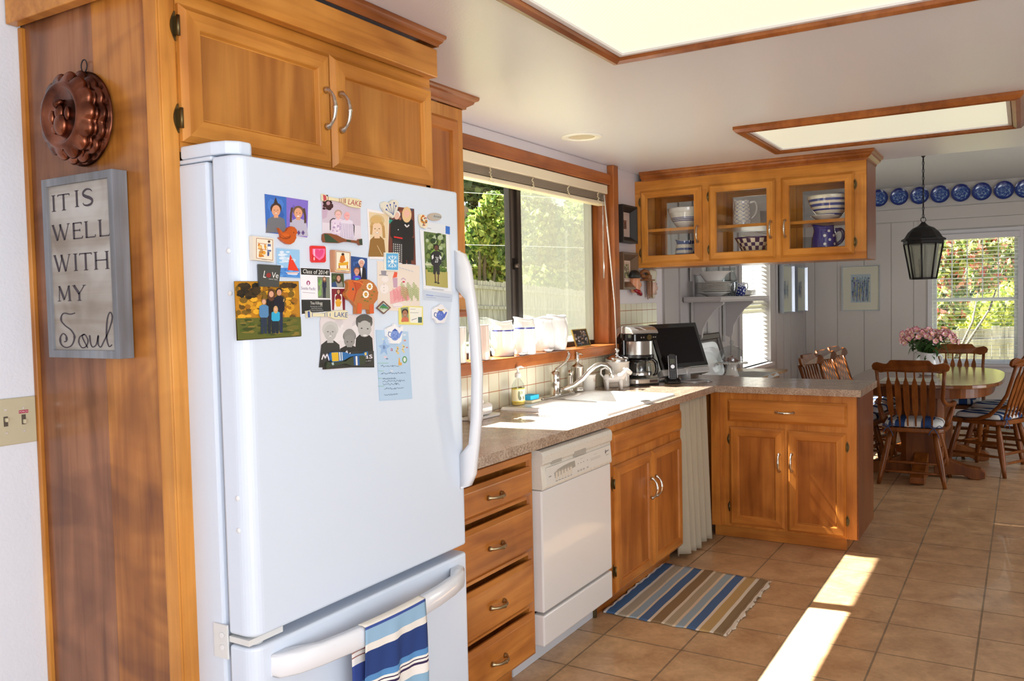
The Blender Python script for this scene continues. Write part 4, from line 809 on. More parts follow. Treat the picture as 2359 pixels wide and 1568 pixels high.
for a, c in zip(cs[:-1], cs[1:]):
    for i in range(6): b.add([a[i], a[(i+1) % 6], c[(i+1) % 6], c[i]], [(0, 1, 2, 3)], sm=True)
b.face(cs[0]); b.face(cs[-1]); b.build('drawer_handle', HM_, dl)
b = MB(); b.prism(lambda u, v, n: (u, v, n), [(1.243, -.60), (1.243, -.70), (1.252, -.735), (1.275, -.755), (1.305, -.755), (1.325, -.735), (1.328, -.71), (1.30, -.60)], 1.757, 1.786); b.box(1.243, 1.30, -.70, -.52, 1.7465, 1.7565); b.build('hinge_cover', WHITE_APP, rf, bevel=.008, seg=3)
b = MB(); b.box(1.242, 1.34, -.765, -.703, .698, .711); b.tube([(1.275, -.747, .6935), (1.275, -.747, .7145)], .017, 16); b.box(1.236, 1.2405, -.703, -.66, .66, .735); b.build('middle_hinge', mat('hinge_white', (.72, .72, .70), .35), rf)
b = MB()
for z in (.685, .712): b.tube([(1.2355, -.688, z), (1.2335, -.688, z)], .006, 10)
for z in (1.55, 1.46, 1.02, .95): b.sphere((1.2405, -.7475, z), .006, sc=(.5, 1, 1))
b.build('screw_cap', mat('cap_white', (.8, .8, .8), .3), rf)
# towel over the freezer handle
tw = MB(); nX = 22
def yh(x): t_ = (x-1.65)/.362; return -.780-.075*(1-t_**2)**.6-.012
pat = [(0, .012, (236, 228, 214)), (.012, .018, (64, 84, 150)), (.018, .052, (146, 180, 206)), (.052, .072, (232, 226, 216)), (.072, .13, (46, 66, 120)), (.13, .145, (90, 140, 190)), (.145, .152, (236, 230, 220)), (.152, .156, (60, 45, 78)), (.156, .162, (236, 230, 220)), (.162, .166, (60, 45, 78)), (.166, .19, (234, 228, 220)), (.19, .225, (136, 172, 196)), (.225, .245, (230, 224, 214)), (.245, .31, (70, 118, 170)), (.31, .322, (230, 222, 210)), (.322, .326, (140, 92, 80)), (.326, .345, (232, 226, 214)), (.345, .36, (120, 165, 205)), (.36, .40, (40, 58, 108)), (.40, .46, (232, 226, 214))]
def tcol(s_):
    for a, c, k in pat:
        if a <= s_ < c: return S(*k)
    return S(230, 224, 214)
st = [i*.003 for i in range(0, 150)]
def tpt(i, s_):
    x = 1.502+.226*i/nX; y = yh(x); top = .669; fx = x
    if s_ < .012: return (fx, y+.016-s_*1.5, top+.0025)
    d = s_-.012; wv = .004*math.sin(i*1.1+d*8)*min(1, d*8)
    lx = fx-(.012*d*10*(1-i/nX)*.3)
    return (lx, y-.006-d*.01+wv+.010*min(1, d*6)*math.sin(i*.55), top-d)
for j in range(len(st)-1):
    for i in range(nX):
        tw.add([tpt(i, st[j]), tpt(i+1, st[j]), tpt(i+1, st[j+1]), tpt(i, st[j+1])], [(0, 1, 2, 3)], col=tcol(st[j]), sm=True)
# back layer of the towel
pat2 = [(0, .01, (70, 110, 180)), (.01, .03, (228, 224, 224)), (.03, .033, (150, 100, 95)), (.033, .042, (232, 226, 220)), (.042, .045, (150, 100, 95)), (.045, .054, (232, 226, 220)), (.054, .057, (150, 100, 95)), (.057, .066, (232, 226, 220)), (.066, .069, (150, 100, 95)), (.069, .085, (232, 228, 224)), (.085, .13, (56, 74, 140)), (.13, .145, (80, 130, 190)), (.145, .15, (232, 226, 220)), (.15, .154, (60, 45, 80)), (.154, .16, (230, 226, 220)), (.16, .164, (60, 45, 80)), (.164, .4, (228, 222, 215))]
for j in range(100):
    s0, s1 = j*.003, (j+1)*.003; c = S(230, 224, 214)
    for a, e_, k in pat2:
        if a <= s0 < e_: c = S(*k)
    for i in range(nX):
        f_ = lambda i, s_: (1.480+.246*i/nX+(.004 if i > 2 else 0), yh(1.502+.226*i/nX)+.019+.003*math.sin(i*.8), .665-s_)
        tw.add([f_(i, s0), f_(i+1, s0), f_(i+1, s1), f_(i, s1)], [(0, 1, 2, 3)], col=c, sm=True)
o = tw.build('dish_towel', CLOTH, recalc=False); o.modifiers.new('s', 'SOLIDIFY').thickness = .0015
tag(o, 'blue and white striped dish towel draped over the freezer handle', 'towel')

# dishwasher
dw = thing('dishwasher', 'white dishwasher with a bisque control panel under the counter', 'dishwasher', (3.08, -.3, 0))
b = MB(); b.box(2.775, 3.405, -.575, -.02, .10, .872); b.build('tub_body', DARK, dw)
b = MB(); b.box(2.777, 3.403, -.632, -.58, .243, .712); b.build('door_panel', WHITE_DW, dw, bevel=.006)
b = MB(); b.box(2.777, 3.403, -.632, -.58, .112, .232); b.build('lower_panel', WHITE_DW, dw, bevel=.006)
b = MB(); T = lambda u, v, n: (n, -u, v); b.prism(T, [(.58, .715), (.636, .715), (.638, .724), (.632, .80), (.632, .806), (.640, .815), (.642, .845), (.636, .860), (.62, .866), (.58, .866)], 2.777, 3.405); cp_ = b.build('control_panel', BISQUE, dw, bevel=.002)
b = MB(); b.box(2.81, 3.39, -.6385, -.634, .729, .796); b.build('control_fascia', mat('light_fascia', (.70, .67, .62), .35), cp_)
b = MB(); b.box(3.04, 3.145, -.6405, -.633, .800, .822); b.build('latch_recess', mat('latch_grey', (.40, .37, .32), .5), cp_)
b = MB(); b.box(2.85, 2.93, -.6405, -.633, .803, .817); b.build('vent', mat('latch_grey', (.40, .37, .32), .5), cp_)
b = MB(); YF = -.6388
def rect(x0, x1, z0, z1, c, y=None): b.face([(x0, y or YF, z0), (x1, y or YF, z0), (x1, y or YF, z1), (x0, y or YF, z1)], col=S(*c))
b.face([(2.875, YF, .745), (2.868, YF, .766), (2.90, YF, .776), (2.95, YF, .782), (3.00, YF, .785), (3.045, YF, .785), (3.05, YF, .760)], col=S(158, 152, 140))
for k in range(7):
    x = 2.888+.0245*k
    if k < 6: b.face([(x+.009*math.cos(a*PI/5), YF-.0002, .760+.012*math.sin(a*PI/5)) for a in range(6)]+[(x-.009, YF-.0002, .735), (x+.009, YF-.0002, .735)], col=S(215, 205, 190)); rect(x-.002, x+.002, .766, .770, (40, 30, 35), YF-.0003); rect(x-.008, x+.008, .731, .733, (110, 105, 100), YF-.0003)
for k, x in enumerate((3.075, 3.10, 3.125, 3.16)): rect(x-.002, x+.002, .765, .769, (40, 30, 35)); rect(x-.008, x+.008, .734, .736, (120, 115, 108)); rect(x-.008, x+.008, .738, .740, (120, 115, 108))
for k in range(8): rect(3.193+.012*k, 3.196+.012*k, .765, .768, (40, 30, 35))
rect(3.19, 3.285, .760, .761, (120, 115, 110))
for k in range(3): rect(2.826+.007*k, 2.830+.007*k, .757, .761, (30, 25, 60))
b.face([(3.332, YF, .770), (3.336, YF, .782), (3.345, YF, .780), (3.341, YF, .775), (3.37, YF, .778), (3.37, YF, .774), (3.345, YF, .771), (3.339, YF, .762)], col=S(90, 88, 84)); rect(3.34, 3.37, .757, .759, (130, 125, 118)); rect(3.09, 3.12, .782, .783, (150, 142, 130)); rect(3.22, 3.25, .780, .781, (150, 142, 130))
b.build('control_markings', PRINT, cp_, recalc=False)
b = MB(); b.box(2.71, 3.42, -.53, -.5, .001, .098); b.build('toe_panel', mat('toe_white', (.62, .63, .66), .4), dw)
b = MB(); b.box(3.405, 3.419, -.545, -.531, .001, .09); o = b.build('levelling_foot', BRASS, dw)

# rug
rg = MB(); cols = [((222, 216, 208), .03), ((74, 108, 150), .10), ((214, 204, 190), .03), ((172, 158, 138), .105), ((214, 196, 172), .028), ((150, 166, 178), .085), ((214, 194, 166), .028), ((78, 104, 142), .10), ((214, 196, 172), .03), ((140, 112, 78), .115), ((214, 196, 172), .035), ((172, 154, 126), .09), ((214, 190, 160), .03), ((150, 164, 172), .085), ((214, 194, 166), .03), ((78, 104, 142), .10), ((218, 200, 178), .035), ((186, 152, 100), .105), ((220, 206, 186), .04), ((142, 118, 86), .105), ((222, 208, 190), .04)]
tot = sum(c[1] for c in cols); ny = 240; nx = 40
c4 = [hit(1390, 1412, 'z', 0), hit(1528, 1298, 'z', 0), hit(1779, 1341, 'z', 0), hit(1676, 1467, 'z', 0)]   # near-left, far-left, far-right, near-right
def rpt(i, j):
    u, v = i/nx, j/ny
    p = (c4[0]*(1-v)+c4[3]*v)*(1-u)+(c4[1]*(1-v)+c4[2]*v)*u
    rag = (.006*math.sin(u*34)+.004*math.sin(u*90)) if (j == 0 or j == ny) else 0
    zz_ = .006+.0007*math.sin(v*18+u*5)+.0008*math.sin(u*17+v*9)+(.005*math.sin(u*28)**2*(1-v/.12) if v < .12 else 0)+(.003*math.sin(u*22)**2 if v > .95 else 0)
    return (p.x+.004*math.sin(v*30)*(1 if i in (0, nx) else 0), p.y+rag, max(.003, zz_))
acc = 0; bounds = []
for c, w_ in cols: acc += w_/tot; bounds.append((acc, S(*c)))
for j in range(ny):
    v = (j+.5)/ny; c = next(cc_ for a, cc_ in bounds if v <= a+1e-6)
    for i in range(nx): rg.add([rpt(i, j), rpt(i+1, j), rpt(i+1, j+1), rpt(i, j+1)], [(0, 1, 2, 3)], col=c, sm=True)
o = rg.build('cotton_rug', CLOTH); o.modifiers.new('s', 'SOLIDIFY').thickness = .003; tag(o, 'striped blue, tan and white cotton rug on the tile floor before the sink', 'rug')

# ---------------------------------------------------------------- flat art helpers
def textmesh(s_):
    cu = bpy.data.curves.new('t', 'FONT'); cu.body = s_; cu.resolution_u = 2; ob = bpy.data.objects.new('t', cu); C.objects.link(ob)
    dg = bpy.context.evaluated_depsgraph_get(); me = bpy.data.meshes.new_from_object(ob.evaluated_get(dg))
    v = [(q.co.x, q.co.y) for q in me.vertices]; f = [list(p.vertices) for p in me.polygons]
    bpy.data.objects.remove(ob); bpy.data.curves.remove(cu); bpy.data.meshes.remove(me); return v, f
class Art:
    """flat picture made of coloured patches; (a, b) are coordinates on the surface, put() lifts them into place"""
    def __init__(s, put, step=.000012): s.b = MB(); s.put = put; s.k = 0; s.step = step
    def poly(s, c, pts): s.k += 1; s.b.face([s.put(x, y, s.k*s.step) for x, y in pts], col=S(*c)); return s
    def ell(s, c, cx, cy, rx, ry, n=20): return s.poly(c, [(cx+rx*math.cos(2*PI*i/n), cy+ry*math.sin(2*PI*i/n)) for i in range(n)])
    def line(s, c, pts, w_):
        s.k += 1
        for (x0, y0), (x1, y1) in zip(pts[:-1], pts[1:]):
            dx, dy = x1-x0, y1-y0; L = math.hypot(dx, dy) or 1; nx_, ny_ = -dy/L*w_/2, dx/L*w_/2
            s.b.face([s.put(a, e, s.k*s.step) for a, e in ((x0+nx_, y0+ny_), (x1+nx_, y1+ny_), (x1-nx_, y1-ny_), (x0-nx_, y0-ny_))], col=S(*c))
        return s
    def text(s, c, st_, x0, y0, x1, y1, h, bold=0):
        s.k += 1; v, f = textmesh(st_)
        mx = max(p[0] for p in v); mn = min(p[0] for p in v); my = .73
        L = math.hypot(x1-x0, y1-y0); ux, uy = (x1-x0)/L, (y1-y0)/L; vx, vy = uy, -ux
        if s.flip: vx, vy = -vx, -vy
        pts = [s.put(x0+ux*(p[0]-mn)/(mx-mn)*L+vx*p[1]/my*h, y0+uy*(p[0]-mn)/(mx-mn)*L+vy*p[1]/my*h, s.k*s.step) for p in v]
        s.b.add(pts, f, col=S(*c)); return s
    flip = False
FY = -.7805
def onf(off=0):
    def put(x, y, n):
        p = hit(x, y, 'y', FY); return (p.x, FY-off-n, p.z)
    return put
def slab(out, th_, col, off=.0003, bevel=0):
    """outline in photo pixels -> thin slab lying on the refrigerator door"""
    b = MB(); P_ = [hit(x, y, 'y', FY) for x, y in out]; n = len(P_)
    v = [(p.x, FY-off, p.z) for p in P_]+[(p.x, FY-off-th_, p.z) for p in P_]
    b.add(v, [list(range(n)), list(range(n, 2*n))]+[(i, (i+1) % n, n+(i+1) % n, n+i) for i in range(n)], col=S(*col)); return b
def stuck(name, label, cat, out, th_, col, draw=None, off=.0003, group=None, parts=None, glossy=False):
    b = slab(out, th_, col, off); a = Art(onf(off+th_+.0001)); a.b = b
    if draw: draw(a)
    o = b.build(name, PAINTED if glossy else PRINT); tag(o, label, cat, group); return o
def person(a, cx, top, h, skin, hair, shirt, pants=None, w_=None, hairlong=False):
    w_ = w_ or h*.3; r = h*.075
    if pants: a.poly(pants, [(cx-w_*.36, top+h*.5), (cx+w_*.36, top+h*.5), (cx+w_*.34, top+h), (cx+w_*.05, top+h), (cx, top+h*.6), (cx-w_*.05, top+h), (cx-w_*.34, top+h)])
    a.poly(shirt, [(cx-w_*.2, top+h*.17), (cx+w_*.2, top+h*.17), (cx+w_*.5, top+h*.22), (cx+w_*.52, top+h*.48), (cx+w_*.36, top+h*.54), (cx-w_*.36, top+h*.54), (cx-w_*.52, top+h*.48), (cx-w_*.5, top+h*.22)])
    if hairlong: a.ell(hair, cx, top+r*1.5, r*1.15, r*1.9)
    a.ell(hair, cx, top+r*.9, r*.95, r*1.0); a.ell(skin, cx, top+r*1.25, r*.72, r*.95)
def bust(a, cx, cy, r, skin, hair, shirt, bw=2.2, bot=None, long=False, bald=False):
    bot = bot or cy+r*3
    a.poly(shirt, [(cx-r*.5, cy+r*1.15), (cx+r*.5, cy+r*1.15), (cx+r*bw*.8, cy+r*1.7), (cx+r*bw, bot), (cx-r*bw, bot), (cx-r*bw*.8, cy+r*1.7)])
    if long: a.ell(hair, cx, cy+r*.5, r*1.25, r*1.8)
    if not bald: a.ell(hair, cx, cy-r*.35, r*1.08, r*1.05)
    a.poly(skin, [(cx-r*.36, cy+r*.6), (cx+r*.36, cy+r*.6), (cx+r*.42, cy+r*1.45), (cx-r*.42, cy+r*1.45)])
    a.ell(skin, cx, cy+r*.1, r*.82, r*1.08)
    dk = tuple(int(v*.45) for v in skin)
    a.ell(dk, cx-r*.32, cy-r*.02, r*.12, r*.07, 8); a.ell(dk, cx+r*.32, cy-r*.02, r*.12, r*.07, 8); a.line(tuple(int(v*.8) for v in skin), [(cx, cy+r*.05), (cx+r*.03, cy+r*.38)], r*.09)
    a.ell((250, 245, 240), cx, cy+r*.62, r*.3, r*.1, 10); a.line(tuple(int(v*.62) for v in skin), [(cx-r*.32, cy+r*.55), (cx, cy+r*.70), (cx+r*.32, cy+r*.55)], r*.06)
def blot(a, cols_, box, n, rx, ry, seed):
    rnd = random.Random(seed); x0, y0, x1, y1 = box
    for k in range(n):
        r1, r2 = rx*rnd.uniform(.5, 1.4), ry*rnd.uniform(.5, 1.4)
        a.ell(rnd.choice(cols_), rnd.uniform(x0+r1, x1-r1), rnd.uniform(y0+r2, y1-r2), r1, r2, 7)
sk1 = (222, 160, 124)
def d_kids(a):
    a.poly((58, 108, 190), [(608.5, 446.5), (659, 454), (659.5, 541), (612, 536)]); blot(a, [(72, 124, 205), (48, 92, 170)], (613, 456, 655, 530), 10, 10, 14, 1)
    a.poly((128, 108, 200), [(659, 454), (709, 462), (707, 547), (659.5, 541)]); blot(a, [(146, 126, 214), (110, 90, 185)], (662, 462, 704, 540), 10, 9, 14, 2)
    bust(a, 635, 484, 12, sk1, (70, 50, 42), (112, 112, 118), 2.0, 536); a.poly((60, 42, 36), [(629, 470), (634, 454), (640, 471)])
    bust(a, 686, 490, 11.5, sk1, (112, 84, 62), (186, 182, 200), 2.0, 544)
    a.line((84, 60, 46), [(672, 478), (669, 494), (669, 512)], 5); a.line((84, 60, 46), [(699, 480), (702, 498), (702, 514)], 5); a.ell(sk1, 686, 491, 9.4, 12); a.ell((90, 60, 50), 682.5, 490, 1.3, .9, 7); a.ell((90, 60, 50), 690, 491, 1.3, .9, 7); a.ell((250, 245, 240), 686, 498, 3.4, 1.2, 9)
    for k, x in enumerate((678, 687, 697)): a.poly((96, 74, 130), [(x, 530), (x+4, 536), (x, 542), (x-4, 536)])
stuck('school_photo', 'double school portrait of a boy on blue and a girl on purple', 'photo', [(608, 446), (709.5, 461.5), (707.5, 548.5), (611.5, 537)], .0006, (230, 225, 225), d_kids)
def d_duck(a):
    a.ell((150, 66, 18), 652, 545, 12, 6.5); a.ell((210, 98, 32), 651, 543, 10.5, 5.2); a.line((120, 50, 14), [(640, 540), (650, 547), (662, 545)], 1); a.ell((40, 28, 20), 670.5, 536, 1.2, 1.1, 8)
stuck('duck_magnet', 'orange-brown carved duck magnet under the double school portrait', 'magnet', [(636, 525), (641, 530), (646, 536), (655, 532), (658, 525), (665, 521.5), (673, 524), (678, 530), (679.5, 537), (676, 541), (677, 548), (672, 558), (664, 563), (655, 562), (646, 556), (637.5, 548), (643, 545), (640, 536)], .007, (196, 88, 26), d_duck, off=.001, glossy=True)
def book_front(fig):
    def d(a):
        a.poly((238, 226, 204), [(580, 547), (622.5, 552), (622, 602), (580, 597)]); a.line((150, 90, 60), [(582, 549), (620, 553), (620, 600), (582, 595), (582, 549)], 1.2)
        blot(a, [(222, 160, 50), (206, 128, 40), (236, 190, 110), (196, 150, 90)], (585, 554, 606, 594), 14, 4, 4, 5); a.line((190, 110, 40), [(585, 560), (606, 563)], 1.2); a.line((190, 110, 40), [(585, 573), (606, 576)], 1.2)
        a.ell((90, 60, 40), 611, 557, 3, 3); a.poly((86, 100, 150), [(608, 562), (615, 563), (616, 580), (607, 580)]); a.poly((240, 240, 240), [(608, 568), (615, 568), (616, 576), (608, 576)]); a.poly((70, 80, 130), [(607, 580), (612, 581), (611, 590), (607, 590)])
        a.line((90, 80, 70), [(594, 597), (606, 598.5)], 1)
    return d
stuck('book_magnet', 'small cream story-book shaped magnet at the left, above the dark Love magnet', 'magnet', [(573, 543.5), (622.5, 549.5), (623, 604), (575, 599)], .011, (226, 216, 200), book_front(0))
def d_sail(a):
    a.poly((150, 196, 232), [(635.5, 572), (687.5, 576), (688, 618), (636, 616)]); blot(a, [(196, 220, 240), (220, 232, 245)], (637, 576, 686, 608), 14, 7, 3, 4)
    a.poly((78, 140, 212), [(636, 616), (688, 618), (688.5, 640), (636, 637)]); blot(a, [(110, 168, 228), (60, 120, 200)], (638, 618, 687, 638), 16, 5, 1.6, 6)
    a.poly((200, 216, 236), [(636, 609), (650, 612), (650, 617), (636, 616)]); a.poly((228, 62, 36), [(665.5, 586), (660, 622), (686, 624)]); a.poly((240, 240, 240), [(668, 596), (671, 597), (670, 599)]); a.poly((236, 230, 236), [(656, 627), (687, 626), (681, 633), (661, 632)]); a.line((160, 60, 50), [(657, 629), (685, 628.5)], 1.2)
stuck('sailboat_magnet', 'square tile magnet painted with a red-sailed boat on blue water', 'magnet', [(635, 571), (688, 575.5), (689, 641), (636, 637.5)], .003, (190, 214, 236), d_sail)
def d_love(a):
    a.flip = False; a.text((238, 236, 232), 'L', 601, 639, 607, 640, 17); a.ell((150, 50, 44), 613.5, 634, 5.5, 5.5); a.text((238, 236, 232), 'V', 620, 640, 629, 641, 14); a.text((238, 236, 232), 'e', 629.5, 640.5, 636, 641, 14); a.text((222, 220, 214), 'never fails', 614, 643.5, 634, 645.5, 3.2)
stuck('love_magnet', 'charcoal square magnet lettered LoVe never fails', 'magnet', [(591, 608.5), (642, 611.5), (637, 661), (593, 660)], .005, (70, 72, 68), d_love, off=.002)
def d_fall(a):
    a.poly((186, 126, 24), [(539, 648), (687, 648), (690.5, 735), (543, 737)]); blot(a, [(210, 150, 30), (160, 104, 20), (120, 90, 24), (230, 170, 40), (96, 70, 22)], (541, 650, 686, 735), 130, 8, 6, 9)
    blot(a, [(46, 32, 14), (60, 44, 18), (30, 24, 12)], (541, 650, 600, 690), 26, 9, 6, 3); blot(a, [(46, 32, 14), (70, 48, 18)], (640, 650, 686, 665), 12, 8, 5, 8)
    a.poly((92, 96, 36), [(542.5, 733), (690.5, 730), (692.5, 773), (545.5, 783)]); blot(a, [(110, 104, 40), (76, 92, 30), (136, 116, 50), (60, 70, 24)], (547, 734, 690, 774), 80, 9, 3, 12)
    person(a, 622, 668, 100, (214, 160, 130), (92, 56, 36), (24, 20, 24), (30, 36, 52), 22, True); person(a, 640, 664, 102, (206, 150, 120), (20, 22, 30), (24, 26, 40), (34, 44, 74), 24)
    person(a, 605, 688, 80, (218, 166, 136), (150, 110, 80), (84, 132, 176), (40, 52, 72), 21); person(a, 632, 706, 62, (220, 168, 140), (200, 160, 100), (48, 166, 206), (28, 40, 50), 19, True)
    a.line((196, 166, 110), [(651, 688), (650, 695)], 2)
stuck('family_photo', 'autumn family portrait of four people before golden trees', 'photo', [(538.5, 647.5), (687.5, 647.5), (693, 774.5), (545, 784.5)], .0006, (60, 44, 20), d_fall)
def d_class(a):
    a.poly((38, 36, 34), [(692, 617), (758.5, 620), (759.5, 635), (693, 632)]); a.text((240, 238, 232), 'Class of 2014!', 697, 629, 755, 632.5, 10)
    a.text((110, 90, 130), 'Seattle Pacific', 693, 666.5, 726, 668.5, 7); a.ell((160, 60, 110), 709.5, 651.5, 4.3, 5.4); a.poly((240, 232, 240), [(708, 649), (711, 649), (711, 656), (708, 656)]); a.line((150, 120, 160), [(696, 673), (725, 675)], .8)
    a.poly((122, 128, 110), [(730.5, 637), (758.5, 638), (760, 687), (732, 686)]); blot(a, [(90, 150, 60), (130, 170, 90)], (731, 640, 741, 684), 10, 3, 5, 3); person(a, 746.5, 638, 48, (206, 160, 130), (120, 80, 50), (38, 42, 66), (34, 36, 58), 9, True)
    a.poly((44, 44, 42), [(693.5, 690), (760.5, 690), (762, 716), (694.5, 723)]); a.text((226, 224, 214), 'Tina Killogg', 714, 701, 742, 701, 7)
    for k, (x, e_) in enumerate(((714, 742), (716, 741), (712, 744), (714, 745))): a.text((200, 200, 196), ['Saturday June 14, 2014', 'Seattle Pacific University', 'B.A. Business Administration', 'Reception & Celebration'][k], x, 706.5+k*4.4, e_, 706.5+k*4.4, 2.6)
    a.poly((70, 84, 52), [(762.5, 629), (791, 630), (792, 662), (763, 661)]); blot(a, [(50, 70, 34), (90, 104, 60)], (763, 631, 790, 650), 14, 4, 4, 5); bust(a, 779, 640, 5.5, (206, 154, 128), (70, 46, 32), (150, 150, 140), 1.9, 661, True); a.poly((52, 76, 120), [(763, 652), (772, 648), (776, 661), (763, 661)])
    a.poly((122, 28, 44), [(763, 665), (793.5, 665), (794, 714), (764, 714)]); a.ell((150, 40, 50), 778, 676, 8, 8); bust(a, 778.5, 671, 4.2, (200, 140, 110), (60, 34, 26), (226, 220, 214), 2.4, 714, True); a.ell((130, 30, 40), 778, 686, 7, 8); a.poly((222, 160, 40), [(771, 694), (786, 694), (782, 706), (774, 706)]); a.ell((226, 170, 50), 778, 692, 5, 4)
stuck('graduation_card', 'Class of 2014 graduation announcement card with four small pictures', 'card', [(691, 615.5), (791.5, 621), (794.5, 716), (694.5, 725)], .0006, (240, 238, 242), d_class, off=.0002)
def d_heart(a):
    a.poly((214, 40, 56), [(715, 570), (744, 571), (744, 602), (716, 602)]); a.poly((240, 110, 160), [(715, 573), (744, 573), (744, 584), (741, 593), (731.5, 600), (722, 593), (715, 585)]); a.poly((226, 74, 130), [(731, 578), (735, 574), (740, 575), (741, 580), (738, 588), (731, 595), (723, 588), (720, 580), (722, 575), (727, 574)])
    a.poly((255, 190, 210), [(717, 574), (721, 574), (721, 590), (718, 590)]); a.ell((255, 200, 190), 719, 596, 1.6, 4)
stuck('heart_magnet', 'glossy red square magnet with a pink heart', 'magnet', [(714, 566), (743, 567), (746, 570), (746.5, 601), (744, 604.5), (717, 604.5), (714, 601), (712.5, 569)], .006, (226, 50, 44), d_heart, glossy=True)
def d_book2(a):
    a.poly((240, 230, 206), [(764, 578), (799, 581), (798.5, 628), (764, 625)]); a.line((146, 84, 56), [(765.5, 579.5), (797.5, 582.5), (797, 626), (765.5, 623), (765.5, 579.5)], 1.3)
    a.poly((222, 168, 36), [(771, 606), (794, 603), (793, 611), (771, 612)]); a.poly((180, 100, 40), [(771, 612), (774, 612), (775, 621), (772, 621)]); a.poly((180, 100, 40), [(790, 611), (793, 611), (793, 620), (790, 620)]); a.poly((206, 110, 30), [(776, 590), (784, 586), (787, 600), (780, 606), (773, 604)]); a.ell((60, 40, 30), 781, 586, 3.4, 3); a.poly((232, 190, 90), [(768, 618), (796, 619), (796, 622), (768, 622)]); a.line((90, 80, 70), [(776, 623.5), (788, 624.5)], 1)
stuck('book_magnet', 'small brown-spined story-book magnet with a carpenter at a bench, right of the red heart', 'magnet', [(759, 576), (799.5, 580.5), (799.5, 629.5), (760, 627)], .011, (196, 140, 104), d_book2, off=.001)
def d_couple(a):
    a.poly((74, 38, 44), [(741, 448), (755, 449), (755, 452), (741, 452)]); a.poly((206, 190, 204), [(740.5, 462), (829.5, 470), (831, 558), (742, 545)]); a.poly((222, 212, 222), [(742, 512), (830, 520), (831, 556), (742, 545)]); a.poly((196, 168, 190), [(741, 462), (756, 470), (752, 500), (742, 505)])
    blot(a, [(56, 24, 28), (44, 18, 22), (70, 34, 36)], (741, 460, 768, 486), 34, 4, 4, 7); a.ell((190, 150, 160), 755, 468, 4.5, 4.5)
    a.line((52, 36, 44), [(760, 530), (760, 508), (766, 503), (774, 505)], 2); a.line((52, 36, 44), [(790, 511), (796, 509), (802, 512)], 1.6); a.line((52, 36, 44), [(808, 512), (815, 520), (814, 545)], 2)
    bust(a, 778, 494, 8, (236, 186, 180), (190, 160, 146), (226, 208, 226), 2.2, 545); blot(a, [(180, 150, 190), (236, 226, 238)], (763, 512, 790, 542), 22, 2.4, 2, 2); bust(a, 798, 496, 8, (238, 170, 170), (226, 206, 206), (226, 216, 232), 2.1, 548, bald=True)
    for k in range(8): a.line((150, 128, 168), [(786+k*3.6, 514+k*.3), (784+k*3.9, 546+k*.5)], .9)
stuck('couple_photo', 'faded photo of an older couple seated in rocking chairs, between two oar magnets', 'photo', [(740, 460), (829.5, 468), (832, 560), (742, 546)], .0006, (236, 226, 232), d_couple)
def d_oar1(a):
    a.poly((196, 76, 84), [(738.5, 448.5), (745.5, 451), (747, 461), (740, 463.5)])
    for x in (750.5, 776.5, 781, 785.5): a.line((150, 66, 66), [(x, 453+(x-750)*.14), (x, 461+(x-750)*.20)], 1.2)
    a.poly((150, 66, 66), [(788.5, 458), (790.5, 457.5), (790.5, 469), (788.5, 468)]); a.text((168, 58, 74), 'LAKE', 796, 470.5, 826, 476.5, 13)
stuck('oar_magnet', 'white and red oar-shaped magnet lettered LAKE above the photo of the older couple', 'magnet', [(738, 446.5), (745, 449), (748, 453), (776, 458), (784, 458), (791, 455.5), (800, 455.5), (822, 459), (827, 462), (827.5, 474), (825, 480), (815, 479), (800, 476), (790, 470.5), (782, 466), (760, 462), (748, 461), (744, 464), (738.5, 463)], .006, (226, 214, 176), d_oar1, off=.0015)
def d_oar2(a):
    a.poly((52, 72, 48), [(741, 539), (750, 540), (775, 559), (744, 558)]); a.poly((52, 66, 48), [(793, 552), (803, 554), (803, 557.5), (793, 556.5)]); a.poly((50, 66, 46), [(821, 552), (829, 550.5), (829.5, 565), (823, 563)])
stuck('oar_magnet', 'brown and green oar-shaped magnet below the photo of the older couple', 'magnet', [(740, 540), (744, 537.5), (756, 538), (772, 542), (783, 548), (792, 551.5), (820, 555), (822, 551), (829, 550), (830, 564.5), (824, 565), (820, 560.5), (800, 557.5), (788, 557), (776, 560), (755, 559.5), (742, 558), (739.5, 552)], .006, (134, 74, 42), d_oar2, off=.0015)
def d_blond(a):
    a.poly((226, 204, 168), [(849, 487.5), (894, 494), (894, 593), (854.5, 590)]); a.ell((206, 180, 130), 868, 508, 17, 14); bust(a, 868, 527, 15, (232, 200, 166), (196, 158, 98), (146, 106, 50), 1.35, 591); a.ell((210, 172, 110), 866, 506, 13, 8.5); a.line((186, 146, 86), [(856, 520), (854, 540)], 5); a.line((186, 146, 86), [(882, 520), (884, 548)], 6); a.line((230, 205, 160), [(868, 565), (880, 588)], 1)
stuck('portrait_photo', 'sepia portrait of a woman with wavy blond hair in a white border', 'photo', [(844.5, 480), (897, 491.5), (896.5, 598), (851, 596)], .0006, (236, 230, 230), d_blond)
